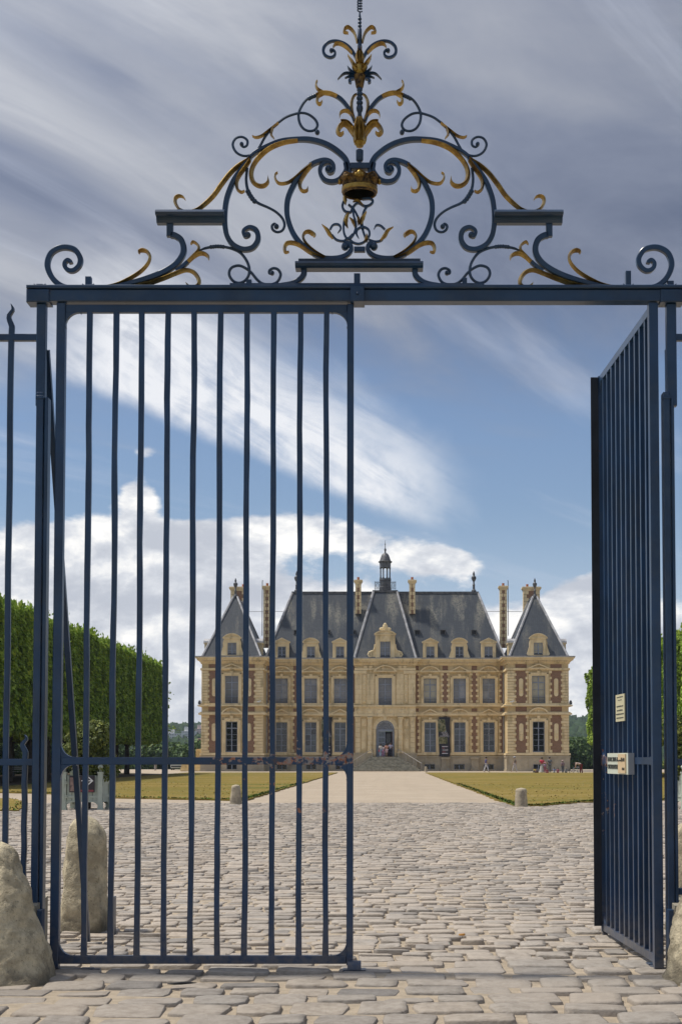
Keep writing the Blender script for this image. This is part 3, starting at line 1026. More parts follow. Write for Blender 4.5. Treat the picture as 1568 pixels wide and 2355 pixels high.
for q, w in (([(745, 915), (650, 880), (580, 892), (514, 962)], [38, 36, 30, 3]), ([(745, 925), (665, 918), (600, 946)], [30, 32, 3]), ([(722, 888), (655, 832), (630, 798)], [40, 30, 3])):
    orn('iron_spike', RT, q, w, IRON, 'leaf', 0.05)
orn('scroll', RT, [(712, 950), (670, 958), (656, 985), (678, 1000)], [18, 26, 32, 22])


# --- central stem, acanthus cups, crown
def rx(u): return u * .3316 / 1.7392 * KM * 1.01
def zt(v): return RT((775, v))[1]


def stem(name, mat, prof, seg=14):
    mb = MB(); mb.smooth = True
    mb.lathe(AXX, GY, [(max(.001, rx(r)), zt(v)) for v, r in prof], seg)
    return mb.build(name, mat, GATE)


pr = [(1420, 26), (1360, 24), (1340, 36), (1310, 42), (1280, 38), (1268, 24)]
for c, r in ((1242, 40), (1186, 39), (1132, 37), (1082, 36)):
    pr += [(c + 26, r * .62), (c + 14, r * .95), (c, r), (c - 14, r * .95), (c - 26, r * .62)]
stem('finial_stem', IRON, pr)
stem('finial_cup', BRONZE, [(1066, 38), (1050, 46), (1000, 56), (950, 66), (915, 76), (905, 60)])
stem('finial_stem', IRON, [(620, 28), (560, 30), (540, 24), (520, 28), (350, 24), (338, 16)] + [(v, r) for c in (316, 274, 230) for v, r in ((c + 20, 12), (c + 10, 22), (c, 24), (c - 10, 22), (c - 20, 12))] + [(205, 16), (160, 9), (140, 8)])
mb = MB(); mb.smooth = True
hel = []
for i in range(110):
    a = i * 0.42
    hel.append((AXX + rx(26) * math.cos(a), GY + rx(26) * math.sin(a), zt(138 - i * 2.15)))
mb.tube(hel, rx(9), 6)
mb.build('wire_coil', IRON, GATE)
# flame bud
mb = MB(); mb.smooth = True
mb.lathe(AXX, GY, [(rx(r), zt(v)) for v, r in ((900, 44), (860, 72), (815, 70), (760, 50), (700, 38), (640, 34), (600, 22), (575, 2))], 10)
mb.build('flame_bud', GOLD, GATE)
for q, w in (([(735, 840), (690, 760), (635, 690)], [70, 44, 4]), ([(760, 780), (748, 690), (765, 590)], [60, 54, 6]), ([(745, 870), (705, 825), (688, 795)], [60, 44, 5])):
    orn('gilded_leaf', RT, q, w, GOLD, 'leaf', 0.07, GY - 0.025)
orn('gilded_leaf', RT, [(815, 820), (872, 775), (917, 724)], [56, 40, 4], GOLD, 'leaf', 0.07, GY - 0.03, mirror=False)
# acanthus cup
mb = MB(); mb.smooth = True
seg = 28
rings = []
for v, r in ((1775, 36), (1750, 44), (1735, 62), (1690, 76), (1640, 80), (1590, 78), (1540, 70), (1490, 60), (1440, 42), (1405, 24)):
    rings.append([(AXX + rx(r) * (1 + .13 * math.cos(7 * a)) * math.cos(a), GY + rx(r) * (1 + .13 * math.cos(7 * a)) * math.sin(a), zt(v)) for a in [2 * math.pi * k / seg for k in range(seg)]])
mb.sweep(rings)
mb.build('acanthus_cup', GOLD, GATE)
orn('acanthus_leaf', RT, [(725, 1640), (690, 1570), (635, 1510), (575, 1500), (530, 1545), (518, 1598), (548, 1632), (588, 1612)], [70, 96, 84, 70, 62, 56, 46, 14], GOLD, 'leaf', 0.10, GY - 0.01)
orn('acanthus_leaf', RT, [(690, 1540), (640, 1492), (590, 1480), (552, 1482)], [40, 40, 28, 4], GOLD, 'leaf', 0.08, GY - 0.03)
for dx in (-44, 0, 44):
    orn('acanthus_leaf', RT, [(775 + dx * .9, 1720), (775 + dx * 1.1, 1640), (775 + dx, 1540), (775 + dx * .7, 1440)], [34, 46, 44, 10], GOLD, 'leaf', 0.04, GY - rx(84), mirror=False)
for dx in (-46, 46):
    mb = MB(); mb.smooth = True
    x, z = RT((775 + dx, 1690)); mb.ball((x, GY - rx(66), z), rx(22), 8, 6, 0, (.8, .8, 1.4)); mb.build('acanthus_boss', GOLD, GATE)
# collar, cross link, knob
def rc(u): return u * .3508 / 1.7392 * KM * 1.01
def xc_(u): return AXX + (u - 806) * .3508 / 1.7392 * KM
def zc_(v): return RC((806, v))[1]
mb = MB(); mb.smooth = True
mb.lathe(AXX, GY, [(rc(34), zc_(-58)), (rc(44), zc_(-50)), (rc(42), zc_(60)), (rc(34), zc_(72)), (rc(20), zc_(74)), (rc(18), zc_(110))], 14)
mb.build('stem_collar', IRON, GATE)
mb = MB()
mb.cbox(xc_(700), xc_(922), GY - .035, GY + .035, zc_(172), zc_(102), .004)
mb.build('cross_link', IRON, GATE)
mb = MB(); mb.smooth = True
mb.ball((AXX, GY, zc_(212)), rc(52), 14, 8, 0, (1, 1, .62))
mb.build('crown_knob', IRON, GATE)
# crown: flared open ring
mb = MB(); mb.smooth = True
seg = 40
def cring(r, v, wav=0.0, n=8):
    return [(AXX + rc(r) * math.cos(a), GY + rc(r) * math.sin(a), zc_(v) + rc(wav) * (0.5 + 0.5 * math.cos(n * a))) for a in [2 * math.pi * k / seg for k in range(seg)]]
ct = [(176, 452), (196, 448), (200, 425), (190, 405), (194, 380), (202, 368), (196, 352), (200, 330), (226, 300, 26), (236, 286, 44), (222, 290, 44), (188, 330), (176, 370), (172, 440), (176, 452)]
mb.sweep([cring(*c) for c in ct], True, 0, False)
CROWN = mb.build('crown', BRONZE, GATE)
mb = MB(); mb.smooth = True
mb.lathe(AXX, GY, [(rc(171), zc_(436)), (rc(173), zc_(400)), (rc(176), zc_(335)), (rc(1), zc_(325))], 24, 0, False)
mb.build('crown_inner_shade', BLACK, CROWN)  # black liner added to paint in the shade inside the crown
mb = MB(); mb.smooth = True
mb.sweep([cring(r, v) for r, v in ((197, 432), (207, 424), (207, 384), (198, 376))], True, 0, False)
mb.build('crown_band', GOLD, CROWN)
for k in range(8):
    a = math.pi / 2 * 3 + k * math.pi / 4
    mb = MB(); mb.smooth = True
    c = (AXX + rc(226) * math.cos(a), GY + rc(226) * math.sin(a), zc_(296))
    mb.ball(c, rc(40), 8, 6, 0, (.8, .8, 1.1))
    for q in (-1, 1):
        mb.ball((c[0] - math.sin(a) * rc(32) * q, c[1] + math.cos(a) * rc(32) * q, c[2] - rc(8)), rc(22), 7, 5)
    mb.build('crown_fleuron', BRONZE if k % 2 else GOLD, CROWN)
# monogram below the crown
def mono(q, w, mat=IRON, kind='bar', name='monogram_stroke', mirror=False, y=0.0, depth=.028):
    orn(name, RC, q, w, mat, kind, depth, GY + y, mirror, 6)
mono([(655, 500), (625, 580), (652, 640), (715, 655), (745, 600), (800, 548), (880, 585), (940, 570), (972, 530), (938, 500), (850, 505)], [26] * 11)
mono([(695, 560), (750, 612), (795, 690), (835, 790), (872, 900), (905, 985)], [24] * 6, y=.012)
mono([(745, 590), (752, 690), (780, 790), (770, 870), (732, 940), (682, 962), (645, 900), (640, 800), (662, 710), (700, 650)], [24] * 10, y=-.012)
mono([(905, 585), (865, 660), (850, 760), (862, 850)], [28, 24, 24, 20])
mono([(505, 915), (560, 972), (640, 985), (690, 955), (745, 1000), (810, 1018), (880, 990), (932, 920), (920, 855), (860, 825), (800, 850), (785, 900), (812, 955)], [24] * 12 + [6], y=-.006)
mono([(640, 985), (700, 945), (740, 900)], [22, 22, 10])
mono([(485, 850), (520, 798), (580, 795), (607, 840), (572, 892)], [22, 22, 24, 22, 4])
mono([(1108, 850), (1060, 808), (1012, 803), (984, 850)], [22, 22, 22, 4])
mono([(925, 968), (1000, 990), (1068, 975), (1092, 930)], [22, 24, 24, 26])
GLm = dict(mat=GOLD, kind='leaf', name='gilded_leaf', depth=.04, y=-.02)
mono([(392, 802), (445, 850), (480, 905), (520, 962)], [4, 44, 52, 24], **GLm)
mono([(1204, 832), (1142, 865), (1104, 928), (1055, 982)], [4, 44, 52, 22], **GLm)
mono([(690, 668), (660, 760), (688, 842)], [30, 62, 10], **GLm)
mono([(706, 722), (750, 765), (772, 835)], [6, 50, 20], **GLm)
mono([(898, 655), (855, 725), (842, 800)], [12, 56, 20], **GLm)
mono([(805, 715), (812, 765), (806, 812)], [30, 40, 8], **GLm)
mono([(902, 912), (898, 960), (868, 1000)], [18, 52, 14], **GLm)
mono([(650, 480), (655, 525), (662, 580)], [40, 50, 6], **GLm)
mono([(745, 545), (800, 525), (862, 580)], [8, 44, 12], **GLm)
mb = MB(); mb.cbox(xc_(742), xc_(872), GY - .02, GY + .02, zc_(1108), zc_(1050), .004); mb.build('cross_link', IRON, GATE)


# --- moulded shelves
def moulding(name, x0, x1, prof, end=True):
    """prof: (half depth, z) pairs"""
    mb = MB()
    mb.sweep([[(x, GY - d, z) for d, z in prof] + [(x, GY + d, z) for d, z in reversed(prof)] for x in (x0, x1)])
    return mb.build(name, IRON, GATE)


for s in (1, -1):
    fx = (lambda x: x) if s == 1 else (lambda x: 2 * AXX - x)
    za = lambda v: RB((300, v))[1]
    moulding('shelf', fx(RB((66, 860))[0]), fx(RB((676, 860))[0]), [(.03, za(934)), (.045, za(912)), (.05, za(892)), (.10, za(886)), (.115, za(868)), (.10, za(845)), (.05, za(822))])
    mb = MB(); x0, x1 = sorted((fx(RB((160, 0))[0]), fx(RB((216, 0))[0])))
    mb.cbox(x0, x1, GY - .025, GY + .025, za(1048), za(934), .004); mb.build('shelf_foot', IRON, GATE)
    zr = lambda v: RC((300, v))[1]
moulding('shelf', xc_(68), xc_(1540), [(.05, zr(1312)), (.075, zr(1296)), (.085, zr(1270)), (.075, zr(1245)), (.05, zr(1235))])
moulding('shelf', xc_(104), xc_(1508), [(.045, zr(1236)), (.05, zr(1204)), (.03, zr(1200))])


# --- beam, clamps, posts, stays
ZB0, ZB1, ZB2 = zg(697), zg(669), zg(661)
mb = MB()
mb.cbox(xg(72, 680), xg(1562, 680), GY - .055, GY + .055, ZB0, ZB1 - .004, .006)
mb.cbox(xg(66, 660), xg(1567, 660), GY - .075, GY + .075, ZB1, ZB2, .006)
mb.cbox(xg(530, 660), xg(1112, 660), GY - .05, GY + .05, ZB2, zg(655), .004)
mb.build('crossbeam', IRON, GATE)
mb = MB()
for a, b in ((66, 118), (1515, 1568)):
    mb.cbox(xg(a, 680), xg(b, 680), GY - .075, GY + .075, ZB0 - .012, ZB1 - .006, .008)
mb.build('beam_end_block', IRON, GATE)
def clamp(pa, pb, top, w=12, body=None):
    mb = MB()
    mb.cbox(xg(pa, 660), xg(pb, 660), GY - .03, GY + .03, zg(663), zg(top), .003)
    for q, d in ((pa, -1), (pb, 1)):
        x = xg(q, 660); t = d * w * KM
        mb.prism([(x, zg(662)), (x + t, zg(662)), (x + t, zg(654)), (x, zg(658))][::d], GY - .025, GY + .025)
    if body:
        mb.cbox(xg(body[0], 680), xg(body[1], 680), GY - .085, GY + .085, zg(700), zg(664), .006)
        mb.ball((xg(822, 690), GY - .088, zg(683)), .012, 8, 5)
    mb.build('wedge_clamp', IRON, GATE)
clamp(814, 828, 631, 10, (806, 838))
clamp(198, 211, 638, 7); clamp(567, 579, 645, 7); clamp(86, 101, 655, 6); clamp(1437, 1449, 625, 6); clamp(1533, 1547, 648, 6); clamp(1062, 1073, 641, 7)

ZSL = zg(905)
for s, (a, b, la, lb) in ((1, (86, 107, 81, 108)), (-1, (1531, 1553, 1527, 1552))):
    mb = MB()
    mb.cbox(xg(a, 800), xg(b, 800), GY - .035, GY + .035, ZSL - .1, ZB0 - .012, .006)
    mb.build('post', IRON, GATE)
    mb = MB()
    xa, xb = xg(la, 1500), xg(lb, 1500)
    mid = xa + (xb - xa) * .60
    mb.cbox(xa, mid, GY - .055, GY + .055, -.02, ZSL, .006)
    mb.cbox(mid + .006, xb, GY - .045, GY + .055, -.02, ZSL - .04, .006)
    mb.cbox(xa - .004, mid + .004, GY - .062, GY, ZSL - .055, ZSL - .028, .004)
    mb.build('post_sleeve', IRON, GATE)
# sloping stays behind the posts
def stay(top, foot, xo):
    a = Vector((*[pg(top)[0]], GY + .06, pg(top)[1]))
    f = Vector(foot)
    mb = MB()
    d = (f - a).normalized(); sx = Vector((.022, 0, 0)); sy = d.cross(Vector((1, 0, 0))).normalized() * .022
    mb.sweep([[tuple(p + sx * i + sy * j) for i, j in ((-1, -1), (1, -1), (1, 1), (-1, 1))] for p in (a, f)])
    mb.build('stay_bar', IRON, GATE)
fx_, fy_ = G(203, 2166)
stay((104, 800), (fx_, fy_, -.02), 0)
stay((1538, 800), (2 * xg(820) - fx_ + .36, fy_, -.02), 0)
# latch block on the ground
GSTOP = thing('gate_ground_stop', 'blue iron stop block on the paving under the free end of the closed leaf', 'gate stop', (xg(815, 2210), GY - .06, 0))
mb = MB(); mb.smooth = True
x0 = xg(815, 2210); yy = GY - .06
mb.box(x0 - .085, x0 + .085, yy - .05, yy + .05, 0, .028)
mb.box(x0 - .045, x0 + .03, yy - .045, yy + .05, .028, .06)
rings = []
for xx in (x0 - .05, x0 + .05):
    rings.append([(xx, yy - .005 + .055 * math.cos(math.pi * k / 10 - 0), .028 + .062 * math.sin(math.pi * k / 10)) for k in range(11)])
mb.sweep(rings)
mb.build('stop_block', IRON, GSTOP)


# ---------------------------------------------------------------- gate leaves
LW = xg(805, 1750) - xg(135.5, 1450)


def leaf_parts(root, rows, seed, astragal=False):
    """local: x 0 (hinge axis) -> LW, z up, y depth"""
    rng = random.Random(seed)
    ZB, ZBt, ZM0, ZM1, ZT0, ZT1 = zg(2216), zg(2197), zg(1758.5), zg(1741.5), zg(720), zg(702)
    def part(name, mb): return mb.build(name, IRON_LEAF, root, local=True)
    hw = .031
    mb = MB(); mb.cbox(-hw - .004, hw, -.035, .035, ZB - .03, ZT1 + .012, .005); part('hinge_stile', mb)
    mb = MB(); mb.cbox(LW - .026, LW + .024, -.03, .03, ZB - .01, ZT1 + .004, .005); part('lock_stile', mb)
    for nm, a, b in (('bottom_rail', ZB, ZBt), ('middle_rail', ZM0, ZM1), ('top_rail', ZT0, ZT1)):
        mb = MB(); mb.cbox(hw + .001, LW - .027, -.022, .022, a, b, .004); part(nm, mb)
    # quarter-round corner plates
    r = .105
    def corner(x, z, sx, sz):
        pts = [(x, z), (x + sx * r, z)] + [(x + sx * (r - r * math.sin(t)), z + sz * (r - r * math.cos(t))) for t in [math.pi / 2 * k / 6 for k in range(7)]][0:] + [(x, z + sz * r)]
        pts = [(x, z), (x + sx * (r + .012), z), (x + sx * (r + .012), z + sz * .008)] + [(x + sx * (r - r * math.sin(t)), z + sz * (r - r * math.cos(t))) for t in [math.pi / 2 * k / 6 for k in range(7)]] + [(x + sx * .004, z + sz * (r + .012)), (x, z + sz * (r + .012))]
        if sx * sz < 0: pts.reverse()
        mb = MB(); mb.prism(pts, -.02, .02); part('corner_plate', mb)
    xl, xr = hw, LW - .026
    for x, sx in ((xl, 1), (xr, -1)):
        corner(x, ZBt, sx, 1); corner(x, ZT0, sx, -1); corner(x, ZM1, sx, 1); corner(x, ZM0, sx, -1)
    # forged bars
    bx = [xg(p, 850) - xg(135.5, 850) for p in (200, 260.5, 319.5, 379.5, 440, 500, 562, 623, 684, 744)]
    for k, x in enumerate(bx):
        mb = MB(); w = .0205
        rings = []
        n = 22
        ph, am = rng.uniform(0, 6), rng.uniform(.001, .0035)
        for i in range(n + 1):
            z = ZBt - .004 + (ZT0 + .008 - ZBt) * i / n
            dx = am * math.sin(ph + i * .8) + rng.uniform(-.0016, .0016)
            ww = w * (1.12 if i < 1 else 1.0) + rng.uniform(-.0012, .0012)
            c = .004
            rings.append([(x + dx + a, b, z) for a, b in ((-ww, -w + c), (-ww + c, -w), (ww - c, -w), (ww, -w + c), (ww, w - c), (ww - c, w), (-ww + c, w), (-ww, w - c))])
        mb.sweep(rings); part('bar', mb)
    # hinge pivot and foot
    mb = MB(); mb.box(-.02, .34, -.026, .026, ZB - .052, ZB - .034); mb.box(.20, .29, -.04, .03, ZB - .07, ZB - .03); part('pivot_strap', mb)
    if astragal:
        mb = MB(); mb.cbox(LW + .03, LW + .042, -.05, .055, ZB + .06, ZT1 + .0, .003); part('meeting_strip', mb)


LEAF = thing('gate_leaf', 'closed left gate leaf of ten upright navy bars with flaking paint on its middle rail', 'gate leaf', (xg(135.5, 1450), GY, 0), 0, 'gate leaves')
leaf_parts(LEAF, 10, 3)
hx = P(1506, 1450, GY)[0]
RLEAF = thing('gate_leaf', 'right gate leaf swung open into the park, seen edge-on with two notices wired to it', 'gate leaf', (hx, GY, 0), 0, 'gate leaves')
leaf_parts(RLEAF, 10, 9, False)
# (bars and rails face left once it stands open)
RLEAF.rotation_euler = (R(0), R(0), R(92.2))
mbs = MB()
zA, zBt_ = zg(2150), zg(705)
mbs.cbox(LW - .034, LW - .022, .031, .100, zg(2203), zBt_, .002)
mbs.build('meeting_strip', IRON_DK, RLEAF, local=True)
mbs = MB(); mbs.cbox(LW - .04, LW + .03, -.02, .02, -.01, zg(2216) - .012, .003); mbs.build('drop_bolt', IRON_LEAF, RLEAF, local=True)


# ---------------------------------------------------------------- railings beside the gate
def railing(name, label, xpost, sgn, n, mirror_px):
    root = thing(name, label, 'railing', (xpost, GY, 0), 0, 'iron railings beside the gate')
    zt0, zt1 = zg(784.5), zg(769)
    zm0, zm1 = zg(1760.5), zg(1745)
    zb0, zb1 = zg(2057), zg(2042)
    L = sgn * 3.2
    for a, b in ((zt0, zt1), (zm0, zm1), (zb0, zb1)):
        mb = MB(); mb.cbox(xpost, xpost + L, GY - .022, GY + .022, a, b, .004); mb.build('rail', IRON, root)
    def spear(x, z0, z1, zr, w=.021):
        mb = MB(); mb.smooth = False
        pts, ws = [], []
        N = 12
        for i in range(N + 1):
            pts.append((x + .0025 * math.sin(i * 1.7 + x * 9), z0 + (zr - z0) * i / N)); ws.append(2 * w)
        h = z1 - zr
        for f, dx, ww in ((.25, .004, 2 * w), (.45, -.014, 1.8 * w), (.62, -.018, 1.5 * w), (.8, .010, 1.05 * w), (.92, .006, .6 * w), (1.0, -.003, .15 * w)):
            pts.append((x + dx, zr + h * f)); ws.append(ww)
        mb.ribbon(pts, ws, GY, .04, 2)
        mb.build('spear_bar', IRON, root)
    base = .085 if sgn < 0 else .10
    step = .2235
    for i in range(n):
        x = xpost + sgn * (base + .133 + i * step)
        spear(x, zg(2060), zg(700), zg(768))
        x2 = xpost + sgn * (base - (.01 if sgn < 0 else -.02) + i * step)
        spear(x2, zg(2060), zg(1690), zg(1744), .02)
    return root


railing('iron_railing', 'navy iron railing with wavy spear tips left of the gateway', xg(84, 1500), -1, 12, None)
railing('iron_railing', 'stub of navy railing at the right edge beyond the gatepost', xg(1552, 1500), 1, 12, None)
for s, x0, lb in ((-1, xg(96, 2080), 'left'), (1, xg(1541, 2080), 'right')):
    root = thing('plinth_block', 'squared stone kerb block under the railing at the %s gatepost' % lb, 'stone block', (x0, GY, 0), 0, 'stone blocks under the railings')
    mb = MB(); h = zg(2066)
    for k in range(4):
        a = x0 + s * (k * .9 + .0); b = x0 + s * (k * .9 + .885)
        mb = MB()
        mb.hexa([(min(a, b), GY - .17, 0), (max(a, b), GY - .17, 0), (max(a, b), GY + .22, 0), (min(a, b), GY + .22, 0), (min(a, b), GY - .17, h - .04), (max(a, b), GY - .17, h - .04), (max(a, b), GY + .22, h), (min(a, b), GY + .22, h)])
        mb.build('stone', BLOCK, root)
    mb = MB(); xx = x0 - s * .035
    mb.cbox(xx - .02, xx + .02, GY - .21, GY - .13, .19, .48, .004); mb.build('iron_cramp', IRON, root)


# ---------------------------------------------------------------- guard stones
def guard_stone(label, cx, cy, h, prof, seed, sq=0.0, mat=BOULDER, name='guard_stone', cat='guard stone', grp='guard stones at the gate', seg=72, rough=1.0):
    root = thing(name, label, cat, (cx, cy, 0), 0, grp)
    rng = random.Random(seed)
    off = Vector((rng.uniform(0, 50), rng.uniform(0, 50), rng.uniform(0, 50)))
    zs = []
    n = 52
    V, F = [], []
    def rad(t):
        for (t0, r0), (t1, r1) in zip(prof, prof[1:]):
            if t <= t1:
                return r0 + (r1 - r0) * (t - t0) / (t1 - t0)
        return prof[-1][1]
    for i in range(n + 1):
        t = i / n
        for k in range(seg):
            a = 2 * math.pi * k / seg
            r = rad(t)
            p = Vector((math.cos(a) * r, math.sin(a) * r, t * h))
            if sq: 
                m = max(abs(math.cos(a)), abs(math.sin(a))); p.x *= 1 + sq * (1 / m - 1); p.y *= 1 + sq * (1 / m - 1)
            q = p * 3.2 + off
            dsp = mnoise.fractal(q, 1.0, 2.0, 3) * .034 * rough + mnoise.noise(q * .5) * .05 * rough + mnoise.fractal(q * 5, 1, 2, 4) * .011 * rough - max(0, mnoise.noise(q * 7.5) - .4) * .03 * rough
            rr = p.xy.length
            if rr > 1e-4:
                p.x += p.x / rr * dsp * min(1, r * 6); p.y += p.y / rr * dsp * min(1, r * 6)
            p.z += dsp * .4 * t
            V.append((p.x + cx, p.y + cy, p.z - .03))
    for i in range(n):
        for k in range(seg):
            k2 = (k + 1) % seg
            F.append((i * seg + k, i * seg + k2, (i + 1) * seg + k2, (i + 1) * seg + k))
    mb = MB(); mb.v = V; mb.f = F; mb.m = [0] * len(F)
    mb.face([n * seg + k for k in range(seg)])
    o = mb.build('stone_body', mat, root, True)
    return root


bx_, by_ = G(-20, 2268)
guard_stone('big rough cone-shaped boulder at the lower left corner before the gatepost', bx_, by_ + .25, 1.03, [(0, .425), (.15, .375), (.5, .255), (.8, .165), (.92, .125), (.97, .085), (1, .01)], 5)
bx2, by2 = G(186, 2148)
guard_stone('tall round-topped stone standing behind the bars of the closed leaf', bx2, by2 + .2, 1.10, [(0, .235), (.08, .225), (.5, .205), (.78, .175), (.83, .165), (.9, .145), (.96, .10), (1, .01)], 12, .25, rough=.7)
bx3, by3 = G(1648, 2268)
guard_stone('pale leaning boulder at the lower right corner before the open leaf', bx3, by3 + .25, .92, [(0, .37), (.15, .33), (.5, .245), (.8, .165), (.92, .13), (.97, .09), (1, .01)], 31)
bx4, by4 = G(1600, 2148)
guard_stone('round-topped stone partly hidden behind the right gatepost', bx4 - .02, by4 + .2, 1.05, [(0, .235), (.08, .225), (.5, .205), (.78, .175), (.83, .165), (.9, .145), (.96, .10), (1, .01)], 44, .25, rough=.7)
sx_, sy_ = G(261, 2148)
root = thing('iron_stop_post', 'short flat navy iron post standing beside the stone behind the closed leaf', 'iron post', (sx_, sy_, 0))
mb = MB(); mb.cbox(sx_ - .016, sx_ + .016, sy_ - .05, sy_ + .05, -.02, .34, .004); mb.cbox(sx_ - .03, sx_ - .016, sy_ - .02, sy_ + .05, -.02, .36, .003)
mb.build('post_plate', IRON, root)

BOLL = pmat('worn bollard stone', (0.40, 0.345, 0.25), 0.92, fn=lambda g, pos, c, b: g.mix(g.ss(g.noise(pos, 5.5, 5, .6), .45, .6), c, (0.27, 0.235, 0.18)), bump=.5, bscale=20, spec=.2)
for (px, py, h, r, lb) in ((541, 1851, .72, .20, 'squat stone bollard at the corner of the left lawn seen through the bars'), (1199, 1857, .66, .22, 'squat stone bollard at the corner of the right lawn'), (979, 1774.5, .62, .19, 'small far stone bollard at the foot of the château steps')):
    x, y = G(px, py)
    guard_stone(lb, x, y + r, h, [(0, r * 1.05), (.1, r), (.55, r * .88), (.85, r * .82), (.93, r * .74), (.97, r * .55), (1, .01)], px, 0, BOLL, 'stone_bollard', 'bollard', 'stone bollards by the lawns', 24, .3)

# small litter on the paving
x, y = G(1062, 2163)
root = tag(MB().hexa([(x - .028, y - .012, .045), (x + .02, y - .016, .043), (x + .03, y + .012, .05), (x - .03, y + .014, .05), (x - .022, y - .006, .055), (x + .016, y - .01, .06), (x + .026, y + .01, .062), (x - .026, y + .01, .058)]).build('fallen_leaf', pmat('dry leaf', (.36, .17, .03), .7)), 'single dry orange leaf lying on the cobbles in the open gateway', 'leaf')
x, y = G(418, 2276)
mb = MB(); mb.smooth = True
mb.tube([(x - .10, y + .02, .036), (x - .05, y - .01, .043), (x + .0, y, .045), (x + .06, y + .02, .044), (x + .10, y + .03, .042)], [.003, .009, .011, .007, .002], 6)
tag(mb.build('twig', BLACK), 'thin black twig lying on the paving in front of the closed leaf', 'twig')


# ---------------------------------------------------------------- lettering
def text_mesh(body, size, mat, sx=1.0, align='CENTER', ext=0.0015):
    cu = bpy.data.curves.new('lettering', 'FONT')
    cu.body = body; cu.size = size; cu.align_x = align; cu.align_y = 'CENTER'; cu.extrude = ext
    cu.resolution_u = 2
    o = bpy.data.objects.new('tmp', cu)
    COL.objects.link(o)
    dg = bpy.context.evaluated_depsgraph_get()
    me = bpy.data.meshes.new_from_object(o.evaluated_get(dg))
    bpy.data.objects.remove(o)
    me.materials.clear(); me.materials.append(mat)
    if sx != 1.0:
        me.transform(Matrix.Diagonal((sx, 1, 1, 1)))
    return me


def put_text(body, size, mat, parent, mtx, sx=1.0, align='CENTER', name='lettering'):
    me = text_mesh(body, size, mat, sx, align)
    o = link(name, me, parent)
    o['kind'] = 'stuff'
    o.matrix_local = mtx
    return o


# notices on the open leaf: local frame of each notice: x along the leaf towards the camera, z up, front = -X world
def on_leaf(px, py):
    """point on the left face of the open leaf under picture point"""
    ang = R(92.2)
    d = Vector((math.cos(ang), math.sin(ang)))
    dx, dy, dz = ray(px, py)
    # hinge + d*s + n*.03 = t*(dx,dy)
    nx_, ny_ = -d.y, d.x
    ox, oy = hx + nx_ * .026, GY + ny_ * .026
    # solve ox + d.x s = t dx ; oy + d.y s = t dy
    s = (oy * dx - ox * dy) / (d.x * dy - d.y * dx)
    t = (oy + d.y * s) / dy
    return s, EYE + dz * t, Vector((ox + d.x * s, oy + d.y * s))


CREAMP = pmat('cream notice paper', (.56, .52, .34), .55)
PALEG = pmat('pale green enamel', (.60, .64, .53), .45)
ORANGEP = pmat('buff card', (.62, .47, .28), .6)
INK = pmat('dark ink', (.05, .055, .05), .7)
GREYM = pmat('grey metal edge', (.33, .35, .37), .5)


def notice(name, label, cat, pa, pb, ztop, zbot, thick, mat, edge):
    sa, za, A = on_leaf(*pa); sb, zb, B = on_leaf(*pb)      # far (left) and near (right) ends
    L = (A - B).length
    c = (A + B) / 2
    rz = math.atan2(B.y - A.y, B.x - A.x)                     # local +x runs from far to near end
    root = thing(name, label, cat, (c.x, c.y, (ztop + zbot) / 2), rz)
    h = (ztop - zbot) / 2
    mb = MB(); mb.box(-L / 2, L / 2, -thick, 0, -h, h, 0)
    mb.m = [0, 0, 0, 0, 0, 0]
    for i, f in enumerate(mb.f):
        pass
    mb.m = [1, 1, 0, 1, 1, 1]
    mb.build('board', [mat, edge], root, local=True)
    return root, L, h


s_, zt_, _ = on_leaf(1426, 1597); s_, zb_, _ = on_leaf(1426, 1659)
root, L, h = notice('paper_notice', 'cream paper notice with six lines of print wired to the open leaf', 'notice', (1417, 1640), (1437, 1640), zt_, zb_, .008, CREAMP, CREAMP)
TX = Matrix.Rotation(math.pi / 2, 4, 'X')
rgn = random.Random(4)
mb = MB()
for dz, hh, wd in ((.80, .030, .70), (.58, .020, .42), (.12, .040, .74), (-.18, .040, .66), (-.46, .040, .86), (-.74, .040, .78)):
    x = -L * wd / 2
    while x < L * wd / 2 - .01:
        ww = min(rgn.uniform(.02, .07), L * wd / 2 - x)
        mb.box(x, x + ww, -.0105, -.0085, h * (dz - hh), h * (dz + hh * rgn.uniform(.7, 1.3)))
        x += ww + .012
mb.build('print_lines', INK, root, local=True)
s_, zt_, _ = on_leaf(1430, 1732); s_, zb_, _ = on_leaf(1430, 1780)
root, L, h = notice('closing_time_sign', 'pale green sign reading LE PARC FERME AU COUCHER DU SOLEIL on the open leaf', 'sign', (1409, 1755), (1457.5, 1755), zt_, zb_, .05, PALEG, GREYM)
for body, dz in (('LE PARC FERME AU', .38), ('COUCHER DU SOLEIL', -.33)):
    t = put_text(body, h * .62, INK, root, Matrix.Translation((-L * .205, -.0525, h * dz)) @ TX)
    wd = max(v.co.x for v in t.data.vertices) - min(v.co.x for v in t.data.vertices)
    t.data.transform(Matrix.Diagonal((L * .52 / wd, 1, 1, 1)))
mb = MB(); mb.box(L * .08, L * .42, -.060, -.0505, -h * .9, h * .9); mb.build('hours_card', ORANGEP, root, local=True)
for body, x_, dz, sz, wf in (('aujourd\'hui', .155, .30, .22, .12), ('22 h 00', .31, .36, .52, .17), ('7 h 00', .335, -.50, .36, .11)):
    t = put_text(body, h * sz, INK, root, Matrix.Translation((L * x_, -.062, h * dz)) @ TX)
    wd = max(v.co.x for v in t.data.vertices) - min(v.co.x for v in t.data.vertices)
    t.data.transform(Matrix.Diagonal((L * wf / wd, 1, 1, 1)))

